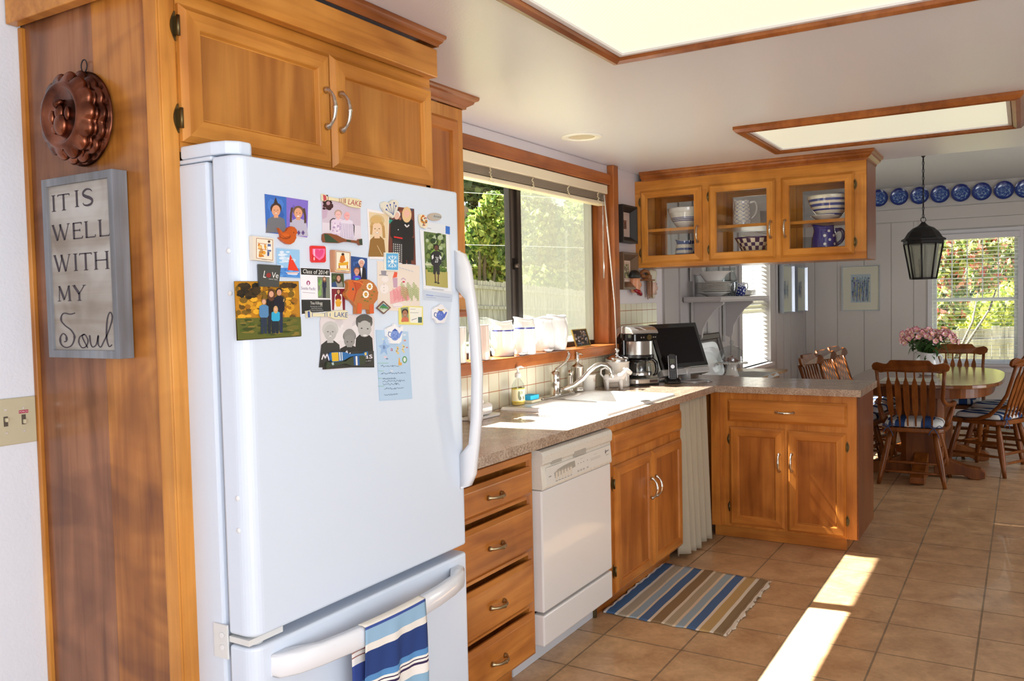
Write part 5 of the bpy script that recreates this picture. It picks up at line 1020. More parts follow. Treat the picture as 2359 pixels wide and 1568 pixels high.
def d_two(a):
    a.poly((110, 54, 40), [(898, 478), (953, 482), (957, 609), (893, 598)]); blot(a, [(140, 70, 44), (84, 40, 34), (60, 70, 96), (150, 96, 70)], (896, 480, 953, 520), 34, 5, 4, 8); a.ell((40, 150, 130), 899, 510, 4, 5)
    person(a, 913, 486, 118, (226, 184, 166), (226, 222, 220), (22, 18, 20), (30, 28, 30), 28); person(a, 936, 480, 128, (232, 180, 160), (226, 190, 140), (18, 14, 18), (16, 12, 16), 30, True)
    a.poly((20, 16, 18), [(922, 545), (953, 548), (952, 600), (924, 597)]); a.poly((44, 42, 44), [(903, 555), (926, 560), (925, 603), (912, 601)]); rnd = random.Random(2)
    for i in range(5):
        for j in range(9): a.ell((216, 210, 206), 905.5+i*4.5, 562+j*4.6+i*.6, 1.4, 1.5, 5)
    a.line((214, 36, 34), [(906, 545.5), (926, 549)], 3.2); a.ell((240, 238, 236), 916, 529, 1.2, 1.4, 6); a.line((226, 220, 220), [(931, 517), (936, 523), (941, 518)], 3)
stuck('two_women_photo', 'photo of two women in black, one in a checked skirt', 'photo', [(897, 474), (953.5, 481), (957.5, 610), (893, 600)], .0006, (120, 60, 44), d_two)
def d_ht(a):
    for (x0, y0), (x1, y1) in (((900, 496), (886, 474)), ((900, 496), (893, 472)), ((900, 496), (902, 468)), ((900, 496), (906, 475)), ((900, 494), (884, 483))): a.line((74, 96, 150), [(x0, y0), ((x0+x1)/2-1, (y0+y1)/2), (x1, y1)], 1); a.ell((66, 84, 160), x1, y1, 1.9, 2.3, 7)
stuck('ceramic_heart_magnet', 'cream ceramic heart magnet painted with blue flowers, holding two photos', 'magnet', [(875, 467), (880, 465), (886, 466), (891, 469), (895, 464), (901, 460.5), (907, 461.5), (911.5, 466), (912, 474), (909, 486), (903, 498), (900, 503), (893, 498), (882, 489), (875, 478), (873.5, 471)], .007, (222, 216, 200), d_ht, off=.0015, glossy=True)
def d_snow(a):
    a.poly((92, 172, 222), [(885, 583.5), (912.5, 584), (912.5, 622), (885.5, 621)]); cx, cy = 899, 602.5
    for k in range(8): an = PI/4*k; L = 12.5 if k % 2 == 0 else 15; x1, y1 = cx+L*math.cos(an)*.9, cy+L*math.sin(an)*1.2; a.line((226, 238, 244), [(cx, cy), (x1, y1)], 1.6); [a.line((226, 238, 244), [(cx+(x1-cx)*.6, cy+(y1-cy)*.6), (cx+(x1-cx)*.85+4*math.cos(an+s_*PI/2), cy+(y1-cy)*.85+4*math.sin(an+s_*PI/2))], 1.2) for s_ in (1, -1)]
    a.ell((236, 242, 246), cx, cy, 3, 3.4)
stuck('snowflake_magnet', 'light blue tile magnet with a white snowflake pattern', 'magnet', [(882.5, 581.5), (914, 582.5), (914.5, 624.5), (883, 623)], .005, (228, 230, 220), d_snow, off=.0015)
def d_card(a):
    a.poly((222, 226, 232), [(983, 511), (1026, 518.5), (1026, 535), (984, 529)]); a.poly((50, 110, 200), [(1026, 520), (1036, 522), (1036, 540), (1026, 538)]); a.line((150, 158, 166), [(984, 525), (993, 526.5)], 1.2)
    a.poly((198, 208, 224), [(974, 667), (1041, 678), (1041, 695), (975, 690)]); a.line((90, 120, 200), [(981, 679), (998, 681)], 1.4); a.line((140, 150, 180), [(999, 681), (1036, 685)], .8); a.line((140, 150, 180), [(981, 684), (1004, 686)], .8)
stuck('donation_card', 'white card with a blue bar showing behind the tall photo of a boy', 'card', [(981, 510), (1036, 520.5), (1042, 696), (973, 690)], .0004, (222, 226, 232), d_card, off=.0001)
def d_boy(a):
    a.poly((96, 116, 60), [(975, 532.5), (1026, 540.5), (1030, 663), (980, 657)]); blot(a, [(60, 84, 30), (120, 140, 70), (150, 166, 110), (40, 60, 24), (176, 190, 150)], (978, 536, 1025, 618), 100, 5, 5, 4)
    a.poly((176, 166, 90), [(978.5, 620), (1029, 626), (1030, 663), (980, 657)]); a.line((214, 214, 170), [(977, 608), (1028, 617)], 2.4); blot(a, [(70, 100, 24), (96, 130, 40)], (979, 612, 1027, 628), 24, 4, 3, 6); a.line((110, 150, 50), [(992, 580), (1004, 575), (1016, 590)], 4); a.line((120, 156, 60), [(990, 584), (1000, 572)], 3)
    person(a, 1003, 563, 90, (96, 60, 42), (24, 18, 16), (28, 26, 30), None, 23); a.poly((30, 24, 26), [(996, 608), (1010, 609), (1011, 632), (1004.5, 632), (1003.5, 622), (1001, 632), (996, 631)]); a.line((96, 60, 42), [(1000, 631), (1001, 648)], 2.6); a.line((96, 60, 42), [(1008, 632), (1007, 650)], 2.6); a.poly((220, 220, 222), [(992, 590), (996, 586), (997, 594), (993, 598)]); a.poly((220, 220, 222), [(1010, 587), (1015, 592), (1014, 599), (1010, 595)]); a.text((220, 220, 220), '28', 999.5, 604, 1006.5, 605, 14)
    a.ell((30, 24, 20), 1001.5, 650, 3, 1.8); a.ell((30, 24, 20), 1007.5, 652, 3, 1.8)
    a.line((150, 150, 150), [(993, 665), (1020, 668)], 1)
stuck('boy_photo', 'tall photo of a boy standing on a path before palms, white border', 'photo', [(966, 528), (1033, 540), (1038, 672), (975, 664)], .0006, (232, 234, 238), d_boy, off=.001)
def d_let(a): a.line((206, 130, 40), [(973, 497), (968, 499), (966, 507), (970, 513), (977, 513), (978, 507)], 5); blot(a, [(190, 60, 60), (230, 170, 60), (90, 90, 90), (240, 220, 190)], (965, 495, 979, 522), 26, 1.6, 1.6, 3)
stuck('letter_magnet', 'small flowery letter-shaped magnet at the corner of the donation card', 'magnet', [(963, 494), (972, 495), (976, 498), (975, 507), (980, 508), (981, 520), (975, 526), (967, 523), (963, 513), (962, 503)], .005, (232, 220, 190), d_let, off=.0015)
def d_oval(a): a.ell((176, 176, 170), 1004, 499.5, 10.5, 5.8); a.text((36, 34, 60), 'Amana', 996.5, 500, 1013, 502, 5)
stuck('appliance_badge', 'small oval metal badge at the upper right of the refrigerator door', 'badge', [(999.5+16*math.cos(k*PI/12), 499.5+9*math.sin(k*PI/12)+.0*k) for k in range(24)], .003, (188, 172, 156), d_oval)
def d_xmas(a):
    a.ell((226, 216, 214), 887, 643, 9, 8); a.ell((226, 216, 214), 885, 665, 11, 12); a.ell((238, 228, 222), 887, 643, 8, 7); a.ell((238, 228, 222), 885, 665, 10, 11)
    a.poly((150, 146, 156), [(877, 623), (890, 624), (889, 633), (878, 632)]); a.line((130, 128, 140), [(873, 633), (893, 634)], 1.6)
    for z in (655, 662, 669): a.ell((90, 80, 100), 884, z, .9, .9, 6)
    a.poly((232, 90, 60), [(908, 626), (915, 627), (914, 638), (904, 640)]); a.poly((196, 160, 180), [(904, 640), (915, 640), (915, 662), (906, 662)])
    a.poly((232, 170, 170), [(897, 672), (920, 658), (938, 662), (944, 690), (899, 700)]); 
    for k in range(14): a.line((218, 96, 110), [(905+k*2.6, 664+(k % 3)*3), (908+k*2.4, 694-(k % 4)*2)], .8)
    for k in range(9): x = 925+k*4.6; y = 650+(k % 3)*6; [a.line((150, 176, 80), [(x-3+j*.2, y+6+j*5), (x, y+j*5), (x+3-j*.2, y+6+j*5)], .9) for j in range(6)]
    a.ell((210, 60, 90), 929, 649, 3, 2); a.line((180, 130, 190), [(923, 644), (928, 640), (934, 645)], 1)
    for k in range(5): a.line((170, 190, 214), [(918+k*7, 615+k*2), (923+k*7, 618+k*2)], .9)
    a.ell((236, 226, 224), 915, 703, 12, 6); a.line((190, 170, 200), [(905, 706), (925, 706)], .8)
stuck('child_drawing', "child's crayon drawing of a snowman, red house and fir trees", 'drawing', [(868, 600), (966, 612), (967, 705), (917, 716), (870, 714)], .0003, (232, 218, 204), d_xmas, off=.0002)
def d_gp(a):
    a.poly((40, 76, 140), [(808.5, 590.5), (844.5, 595), (844, 652), (810, 645)]); blot(a, [(58, 100, 166), (34, 64, 120)], (811, 595, 842, 625), 12, 8, 6, 2); bust(a, 832, 606, 7, (220, 164, 140), (222, 216, 212), (26, 24, 34), 1.7, 650); a.poly((240, 240, 244), [(829, 617), (834, 617), (832, 640)]); bust(a, 821, 625, 7, (216, 150, 126), (126, 80, 56), (70, 70, 200), 1.6, 650); a.poly((80, 190, 210), [(817, 640), (826, 640), (824, 650), (818, 650)])
stuck('grandparents_photo', 'small portrait of a suited man and a woman in blue above the pig magnet', 'photo', [(807, 589.5), (845.5, 594.5), (845.5, 653), (809, 648)], .0006, (60, 90, 140), d_gp)
def d_pig(a):
    a.poly((206, 96, 40), [(794, 648), (806, 646), (812, 650), (820, 660), (812, 680), (806, 696), (796, 688), (790, 678), (796, 668)]); a.poly((190, 78, 28), [(802, 646), (828, 648), (822, 662), (812, 672), (808, 660)]); a.line((170, 64, 24), [(808, 650), (812, 670), (806, 694)], 2.4); a.line((230, 130, 60), [(806, 648), (820, 650), (828, 656)], 2)
    a.ell((60, 110, 110), 804.5, 666, 2, 3.2); a.ell((30, 24, 22), 805, 667, 1, 1.8)
    for cx, cy in ((843, 660), (834, 678)):
        for k in range(10): a.ell((244, 240, 226), cx+5.4*math.cos(k*PI/5), cy+6.6*math.sin(k*PI/5), 2.3, 2.3, 7)
        a.ell((220, 170, 50), cx, cy, 2.4, 2.6)
    for x, y in ((828, 668), (832, 692), (845, 688), (853, 672), (848, 680), (826, 684), (838, 694)): a.ell((110, 120, 40), x, y, 3.2, 1.5, 8)
    a.poly((214, 92, 36), [(815, 697), (825, 700), (823, 722), (813, 722)]); a.poly((214, 92, 36), [(842, 702), (851, 700), (853, 721), (843, 722)])
stuck('pig_magnet', 'orange wooden pig magnet painted with white daisies', 'magnet', [(791, 648), (796, 644), (806, 645), (815, 646), (826, 643), (840, 644), (852, 651), (859, 661), (863, 674), (861, 690), (853, 700), (853, 722), (843, 723), (841, 713), (826, 712), (824, 723), (812, 723), (812, 706), (803, 694), (795, 690), (788, 681), (787, 674), (792, 668), (794, 656)], .010, (186, 112, 52), d_pig, off=.002, glossy=True)
def d_dia(a): a.poly((206, 214, 196), [(880, 697), (893, 709), (880, 720), (867, 709)]); a.poly((60, 110, 130), [(871, 706), (879, 699), (890, 706)]); a.poly((70, 140, 70), [(869, 709), (876, 703), (892, 708), (890, 711)]); a.text((40, 60, 50), 'MALIBU CLUB', 869, 713, 891, 713, 4.5)
stuck('diamond_magnet', 'small diamond-shaped green mountain magnet at the lower corner of the crayon drawing', 'magnet', [(880, 693), (897, 708.5), (881, 723), (864.5, 709.5)], .004, (120, 84, 70), d_dia, off=.0015)
def d_yel(a): a.poly((232, 220, 120), [(917.5, 705), (973, 706), (973, 746), (918.5, 747)]); a.poly((238, 236, 222), [(942, 707), (971, 708), (970, 744), (944, 743)]); a.poly((140, 150, 120), [(922, 709), (939, 707), (941, 738), (926, 742)]); bust(a, 932, 721, 7, (170, 116, 84), (28, 24, 22), (206, 110, 80), 1.3, 741); a.line((90, 90, 130), [(947, 737), (959, 733)], 1.2); a.line((150, 150, 150), [(944, 712), (956, 712)], .9); a.line((150, 150, 150), [(944, 720), (963, 720)], .9); a.poly((70, 100, 90), [(962, 730), (971, 730), (971, 743), (962, 743)])
stuck('sponsor_card', 'small yellow card with a portrait of a smiling child', 'card', [(917, 704), (973.5, 705.5), (974, 748.5), (918, 747)], .0005, (232, 222, 130), d_yel, off=.0008)
def teapot(cx, cy, s_, c, full=True):
    def d(a):
        a.ell(c, cx, cy, 9*s_, 11*s_); a.poly(c, [(cx+6*s_, cy), (cx+13*s_, cy-9*s_), (cx+16*s_, cy-8*s_), (cx+9*s_, cy+7*s_)]); a.line(tuple(int(v*.8) for v in c), [(cx-8*s_, cy-6*s_), (cx-13*s_, cy-7*s_), (cx-14*s_, cy), (cx-8*s_, cy+5*s_)], 1.8); a.poly((50, 80, 170), [(cx-6*s_, cy-9*s_), (cx, cy-14*s_), (cx+6*s_, cy-9*s_)])
        blot(a, [(150, 170, 226), (90, 120, 200)], (cx-7*s_, cy-6*s_, cx+7*s_, cy+9*s_), 14, 1.6, 1.3, 3)
    return d
stuck('teapot_magnet', 'blue and white teapot magnet at the right of the door', 'magnet', [(993, 712), (998, 707), (1004, 706), (1009, 700.5), (1014, 701), (1018, 707), (1024, 712), (1028, 716), (1026, 724), (1021, 738), (1018, 744), (1002, 744), (998, 736), (993, 733)], .007, (236, 234, 236), lambda a: (teapot(1009, 727, 1.0, (86, 110, 200))(a), a.line((206, 170, 80), [(1003, 712), (1010, 715), (1017, 713)], 2.4)), off=.001, glossy=True)
stuck('teapot_magnet', 'blue watering-pot magnet holding the pale blue invitation', 'magnet', [(884, 757), (890, 753), (900, 750), (903, 745), (908, 750), (915, 755), (919, 751), (923, 753), (921, 770), (919, 786), (914, 791), (895, 791), (891, 778), (885, 774)], .007, (236, 236, 238), lambda a: teapot(904, 772, 1.12, (120, 150, 214))(a), off=.0015, glossy=True)
def d_trip(a):
    a.poly((222, 214, 214), [(738, 728), (859, 725), (861, 842), (741, 850)]); blot(a, [(210, 202, 204), (228, 222, 222)], (740, 730, 856, 790), 18, 14, 12, 3)
    g = lambda v: (v, v-2, v-6)
    bust(a, 760, 764, 17.5, g(186), g(196), g(58), 1.5, 846); bust(a, 838, 748, 18, g(178), g(96), g(40), 1.3, 846); a.ell(g(84), 838, 735, 19, 10); a.ell(g(180), 839, 757, 15.5, 19); a.ell(g(60), 832, 756, 2.2, 1.4, 8); a.ell(g(60), 846, 757, 2.2, 1.4, 8); a.ell(g(230), 840, 772, 5, 1.8, 10)
    bust(a, 804, 779, 14, g(150), g(120), g(44), 1.9, 846); a.ell(g(140), 804, 772, 13, 15); a.ell(g(146), 804, 785, 12.5, 14); a.ell(g(50), 799, 787, 1.8, 1.2, 7); a.ell(g(50), 809, 787, 1.8, 1.2, 7)
    a.poly(g(58), [(740, 812), (860, 808), (861, 842), (742, 851)]); blot(a, [g(50), g(70), g(36)], (742, 812, 858, 842), 20, 12, 5, 5)
    a.line((244, 236, 240), [(740, 828), (744, 815), (748, 826), (752, 814), (757, 830)], 2.4); a.line((244, 236, 240), [(792, 818), (798, 807), (800, 820), (806, 812)], 2.2); a.text((244, 238, 242), 'as', 838, 826, 857, 825, 14); a.text((220, 216, 216), 'love, 2013', 838, 833, 853, 832, 3)
stuck('christmas_card', 'black and white card with three young brothers, rounded corners', 'card', [(740, 727), (748, 723.5), (850, 724), (858, 727), (862, 734), (860, 838), (856, 843), (750, 852), (743, 850), (739, 845), (735.5, 740)], .0006, (214, 206, 208), d_trip)
def d_oar3(a):
    a.poly((60, 84, 150), [(703, 717), (708, 717), (709, 731), (704, 731)])
    for x in (714, 743, 748, 755): a.line((70, 90, 150), [(x, 721), (x, 729)], 1.3)
    a.text((52, 76, 146), 'LAKE', 765, 729.5, 795, 731, 12)
stuck('oar_magnet', 'white and blue oar-shaped magnet lettered LAKE above the three brothers card', 'magnet', [(701, 716), (708, 715), (714, 721), (742, 722), (752, 718), (762, 716), (790, 714), (796, 717), (796.5, 732), (792, 735.5), (768, 735), (752, 729.5), (716, 728.5), (711, 731), (703, 732)], .006, (226, 216, 180), d_oar3, off=.0015)
def d_oar4(a):
    a.poly((222, 178, 40), [(758, 812), (774, 811), (775, 831), (760, 832)]); a.poly((232, 230, 220), [(776, 811), (778.5, 811), (779.5, 830), (777, 830)]); a.poly((232, 230, 220), [(781, 811), (783, 811), (784, 830), (782, 830)]); a.poly((224, 190, 100), [(834, 812), (839, 811), (839, 818), (835, 818)])
stuck('oar_magnet', 'blue and yellow oar-shaped magnet on the three brothers card', 'magnet', [(756, 815), (759, 811), (775, 810), (790, 811), (800, 814.5), (806, 815), (834, 813.5), (836, 810), (842, 809), (843, 818), (838, 819.5), (812, 819), (800, 822), (790, 828), (780, 832), (762, 834), (757, 829)], .006, (44, 108, 168), d_oar4, off=.0015)
def d_oar5(a): a.poly((44, 90, 150), [(808, 820), (821, 819), (822, 841), (809, 841)]); a.poly((232, 230, 222), [(812.5, 820), (816.5, 820), (817.5, 841), (813.5, 841)]); a.poly((170, 190, 190), [(757, 835), (762, 834), (763, 840), (759, 841)])
stuck('oar_magnet', 'dark green and blue oar-shaped magnet, lowest on the three brothers card', 'magnet', [(748, 833), (753, 834), (790, 832), (797, 826), (806, 821), (830, 818), (836, 822), (837, 835), (830, 840), (806, 842), (796, 839), (790, 837), (756, 843), (749, 850), (746, 842)], .006, (58, 66, 46), d_oar5, off=.003)
def d_inv(a):
    a.poly((180, 206, 230), [(866, 762), (939, 765), (948.5, 916), (874.5, 921)]); 
    for x, y, c, s_ in ((882, 781, (240, 226, 180), 2), (887, 822, (228, 200, 210), 4), (931, 771, (220, 228, 240), 4), (932, 784, (224, 140, 110), 3), (937, 800, (210, 120, 120), 2.5), (891, 826, (120, 140, 170), 3), (902, 854, (224, 220, 226), 3), (936, 840, (200, 204, 230), 2.5)): a.ell(c, x, y, s_, s_*.6, 9)
    a.poly((150, 182, 222), [(884, 780), (889, 793), (898, 796), (890, 804), (892, 818), (884, 810), (875, 817), (878, 803), (871, 796), (881, 793)])
    a.text((50, 70, 120), 'B', 882, 803, 887, 803, 8); a.text((190, 60, 80), 'a', 899, 808, 904.5, 808, 10); a.line((226, 196, 130), [(914, 798), (917, 803), (912, 808), (918, 815)], 4); a.line((226, 206, 150), [(926, 794), (931, 798), (926, 805), (931, 812)], 4)
    a.ell((90, 150, 90), 931.5, 828, 5.5, 8); a.ell((222, 230, 222), 931.5, 828, 3.2, 5.4); a.poly((224, 170, 80), [(918, 824), (920, 824), (921, 834), (925, 835), (925, 841), (917, 841)])
    rnd = random.Random(3)
    for y, x0, x1 in ((843, 876, 920), (860, 877, 934), (872, 880, 912), (878, 880, 933), (885, 881, 921), (895, 884, 930), (909, 884, 916)):
        pts = []; x = x0
        while x < x1: pts.append((x, y+rnd.uniform(-2.6, 2.2)+(x-x0)*-.02)); x += rnd.uniform(1.0, 1.9)
        a.line((74, 92, 120), pts, .75)
    for y, x1 in ((836, 894), (854, 883), (871, 878), (889, 884)): a.line((130, 190, 150), [(870, y), (x1, y)], 1)
stuck('baby_shower_invitation', 'long pale blue baby shower invitation with handwriting, below the watering-pot magnet', 'card', [(865.5, 760), (940, 763.5), (949.5, 918), (874, 923)], .0004, (176, 204, 230), d_inv)

# ---------------------------------------------------------------- end panel : mould and sign, light switch
cm_, ct, cpn = newmat('aged_copper'); n_ = ct.nodes.new('ShaderNodeTexNoise'); n_.inputs['Scale'].default_value = 14; n_.inputs['Detail'].default_value = 5; tcc = ct.nodes.new('ShaderNodeTexCoord'); ct.links.new(tcc.outputs['Object'], n_.inputs[0])
r_ = ramp(ct, [(.35, (.06, .018, .010)), (.6, (.24, .08, .042)), (.8, (.42, .16, .09))]); ct.links.new(n_.outputs[0], r_.inputs[0]); ct.links.new(r_.outputs[0], cpn.inputs['Base Color']); cpn.inputs['Metallic'].default_value = .95; cpn.inputs['Roughness'].default_value = .27
mu = thing('copper_mould', 'aged copper fluted jelly mould hanging on the wooden side panel above the sign', 'mould', (1.2, -.330, 1.872))
def fl(r, z, t, i):
    if i < 3 or i > 24: return r
    return r*(1+.16*abs(math.cos(7*t))**.45-.11)
b = MB(); prof = [(.103, -.0015), (.108, -.006), (.102, -.010)]
prof += [(.098-.002*k, -.012-.0035*k) for k in range(1, 3)]
prof += [(.092+.010*math.sin(PI*k/8), -.018-.028*k/8) for k in range(9)]
prof += [(.083+.012*math.sin(PI*k/10), -.048-.042*k/10) for k in range(11)]
prof += [(.076, -.094), (.073, -.100), (.068, -.103), (.062, -.100), (.058, -.094), (.03, -.0935), (.0001, -.094)]
prof = [(r, z*.64) for r, z in prof]
b.lathe((1.199, -.330, 1.872), prof, 100, 'x', fn=fl); b.build('body', cm_, mu)
b = MB(); cx_, cy_, cz_ = 1.137, -.330, 1.872
b.sphere((cx_, cy_-.002, cz_-.022), .024, sc=(.5, .9, 1.05)); b.sphere((cx_, cy_, cz_+.006), .018, sc=(.55, .8, 1.1)); b.tube([(cx_, cy_-.012, cz_+.03), (cx_-.006, cy_, cz_+.022), (cx_, cy_+.014, cz_+.032)], [.004, .010, .004], 10); b.sphere((cx_, cy_+.03, cz_-.002), .012, sc=(.6, .7, 1.3)); b.sphere((cx_, cy_-.03, cz_+.0), .012, sc=(.6, .7, 1.3)); b.sphere((cx_, cy_+.022, cz_-.03), .010, sc=(.6, 1, 1)); b.build('pear_relief', cm_, mu)
b = MB(); b.tube([(1.194, -.340+.011*math.sin(2*PI*k/20), 1.992+.014*math.cos(2*PI*k/20)) for k in range(21)], .0014, 6); b.tube([(1.194, -.340, 1.979), (1.194, -.338, 1.972)], .002, 6); b.build('hanging_ring', IRON, mu)

sg = thing('wooden_sign', 'grey framed wooden sign reading IT IS WELL WITH MY Soul', 'sign', (1.195, -.27, 1.31))
sx0, sx1, sz0, sz1, sxf = -.125, -.405, 1.318, 1.755, 1.148
GF = wood('grey_stained_wood', (.17, .19, .23), (.235, .26, .31), (.29, .31, .35), 'z', fine=60, rough=.6, coat=0)
yA, yB = -.199, -.472
zA, zB = 1.321, 1.741
b = MB(); T = lambda u, v, n: (1.1995-n, yA-u, zA+v); W_, H_ = yA-yB, zB-zA
b.rings(T, W_, H_, [(0, .0), (0, .0365), (.018, .0365), (.018, .0295)], cap=False, hmi=0); b.build('frame', GF, sg, bevel=.001)
BW = wood('whitewashed_board', (.30, .275, .25), (.42, .41, .405), (.47, .47, .47), 'y', fine=30, blot=6, rough=.7, coat=0)
b = MB(); b.box(1.1700, 1.1725, yB+.018, yA-.018, zA+.018, zB-.018); b.box(1.1725, 1.197, yB+.019, yA-.019, zA+.019, zB-.019); b.build('board', BW, sg)
iw, ih = W_-.036, H_-.036
def sput(x, y, n): return (1.1698-n, yA-.018-x*iw, zB-.018-y*ih)
a = Art(sput, .00002); INK = (72, 62, 68)
def ribbon(pts, ws):
    P_ = [Vector((x, y)) for x, y in pts]; n = len(P_); L_, R__ = [], []
    for i in range(n):
        d = (P_[min(i+1, n-1)]-P_[max(i-1, 0)]); d = Vector((d.x*iw, d.y*ih)).normalized(); nn = Vector((-d.y, d.x)); w_ = ws[i] if isinstance(ws, list) else ws
        L_.append((P_[i].x+nn.x*w_/2/iw, P_[i].y+nn.y*w_/2/ih)); R__.append((P_[i].x-nn.x*w_/2/iw, P_[i].y-nn.y*w_/2/ih))
    for i in range(n-1): a.b.face([a.put(*p, .0006) for p in (L_[i], L_[i+1], R__[i+1], R__[i])], col=S(*INK))
TH, TN, SE = .0072, .0026, .0016
def glyph(ch, x, y, w_, h):       # x left, y top (fractions), h height
    X = lambda u: x+u*w_; Y = lambda v: y+(1-v)*h
    def st(u0, v0, u1, v1, th): ribbon([(X(u0), Y(v0)), (X(u1), Y(v1))], th)
    def sf(u, v, r=.16): ribbon([(X(u)-r*.14, Y(v)), (X(u)+r*.14, Y(v))], SE)
    if ch == 'I': st(.5, 0, .5, 1, TH); sf(.5, 0, .24); sf(.5, 1, .24)
    if ch == 'T': st(.5, 0, .5, 1, TH); st(.02, .985, .98, .985, TN); st(.02, 1, .02, .88, TN); st(.98, 1, .98, .88, TN); sf(.5, 0, .24)
    if ch == 'W': st(.06, 1, .3, 0, TH); st(.3, 0, .52, .96, TN); st(.46, 1, .7, 0, TH); st(.7, 0, .94, 1, TN); sf(.06, 1); sf(.48, 1, .14); sf(.94, 1)
    if ch == 'E': st(.16, 0, .16, 1, TH); st(.1, .985, .92, .985, TN); st(.16, .52, .75, .52, TN); st(.1, .015, .95, .015, TN); st(.92, 1, .92, .86, TN); st(.95, 0, .98, .15, TN); st(.75, .6, .75, .44, TN)
    if ch == 'L': st(.18, 0, .18, 1, TH); sf(.18, 1, .22); st(.1, .015, .92, .015, TN); st(.92, 0, .98, .16, TN)
    if ch == 'H': st(.16, 0, .16, 1, TH); st(.84, 0, .84, 1, TH); st(.16, .52, .84, .52, TN); [sf(u, v, .22) for u in (.16, .84) for v in (0, 1)]
    if ch == 'M': st(.14, 0, .18, 1, TN); st(.18, 1, .5, .08, TH); st(.5, .08, .84, 1, TN); st(.84, 1, .88, 0, TH); sf(.14, 0, .2); sf(.88, 0, .22); sf(.16, 1, .1); sf(.86, 1, .1)
    if ch == 'Y': st(.08, 1, .48, .45, TH); st(.48, .45, .9, 1, TN); st(.48, 0, .48, .5, TH); sf(.08, 1, .2); sf(.9, 1, .2); sf(.48, 0, .24)
    if ch == 'S':
        pts = smooth([(.88, .84, 0), (.72, .96, 0), (.42, 1.0, 0), (.16, .86, 0), (.14, .68, 0), (.38, .55, 0), (.68, .44, 0), (.88, .28, 0), (.78, .08, 0), (.48, 0, 0), (.2, .05, 0), (.08, .18, 0)], 4)
        n = len(pts); ribbon([(X(p.x), Y(p.y)) for p in pts], [TN+(TH-TN)*math.sin(PI*i/(n-1))**1.5 for i in range(n)])
def word(w_, x, y, h, adv):
    for ch, (dx, ww) in zip(w_, adv): glyph(ch, x+dx, y, ww, h)
INKM = mat('sign_ink', S(62, 54, 60), .7)
def done():
    global a
    a.b.build('painted_word', INKM, sg, recalc=False); a = Art(sput, .00002)
word('IT', .03, .055, .095, [(0, .10), (.12, .20)]); word('IS', .42, .045, .095, [(0, .10), (.13, .19)]); done()
word('WELL', .03, .235, .095, [(0, .30), (.34, .17), (.54, .18), (.76, .18)]); done()
word('WITH', .04, .42, .10, [(0, .28), (.32, .09), (.43, .20), (.65, .26)]); done()
word('MY', .07, .61, .09, [(0, .24), (.27, .21)]); done()
def scr(pts, tn=TN, th=TH*.9):
    p_ = smooth([(x, y, 0) for x, y in pts], 5); n = len(p_); ws = []
    for i in range(n):
        d = p_[min(i+1, n-1)]-p_[max(i-1, 0)]; ws.append(tn+(th-tn)*max(0, min(1, abs(d.y*ih)/(abs(d.x*iw)+abs(d.y*ih)+1e-9)))**2)
    ribbon([(q.x, q.y) for q in p_], ws)
scr([(.36, .775), (.28, .782), (.18, .775), (.13, .79), (.12, .82), (.18, .85), (.28, .88), (.33, .92), (.28, .97), (.18, .985), (.10, .965), (.09, .925), (.14, .90), (.19, .915), (.19, .945), (.15, .95)], TN, TH*1.3)
scr([(.50, .905), (.42, .92), (.40, .955), (.45, .985), (.52, .975), (.55, .94), (.50, .905), (.46, .92), (.54, .985)])
scr([(.58, .91), (.59, .955), (.62, .98), (.68, .965), (.72, .91), (.71, .96), (.75, .98), (.79, .955)])
scr([(.79, .955), (.88, .89), (.95, .81), (.92, .775), (.87, .82), (.85, .92), (.88, .975), (.93, .965)])
done()

sp_ = thing('light_switch_plate', 'beige two-gang light switch plate labelled PORCH on the white wall', 'switch', (1.09, -.08, 1.16))
BG = mat('beige_plate', S(196, 188, 158), .4)
b = MB(); b.box(1.005, 1.190, -.0865, -.0805, 1.108, 1.222); b.build('plate', BG, sp_, bevel=.003)
for x in (1.115, 1.158):
    b = MB(); b.box(x-.005, x+.005, -.0875, -.0866, 1.155, 1.179); b.build('slot', mat('slot_shadow_brown', (.10, .08, .06), .7), sp_)
b = MB(); b.box(1.1115, 1.1185, -.097, -.0876, 1.166, 1.176); b.build('toggle', BG, sp_, bevel=.002); b = MB(); b.box(1.1545, 1.1615, -.097, -.0876, 1.157, 1.168); b.build('toggle', BG, sp_, bevel=.002)
for x in (1.115, 1.158):
    for z in (1.139, 1.195): b = MB(); b.tube([(x, -.0866, z), (x, -.0882, z)], .0028, 12); b.build('screw', CHROME, sp_)
a = Art(lambda x, y, n: (x, -.0872-n, y)); a.flip = True; a.poly((168, 28, 70), [(1.147, 1.1825), (1.170, 1.1825), (1.170, 1.190), (1.147, 1.190)]); a.text((240, 225, 232), 'PORCH', 1.1485, 1.1842, 1.1685, 1.1842, .0042); a.b.build('label_tape', PRINT, sp_, recalc=False)

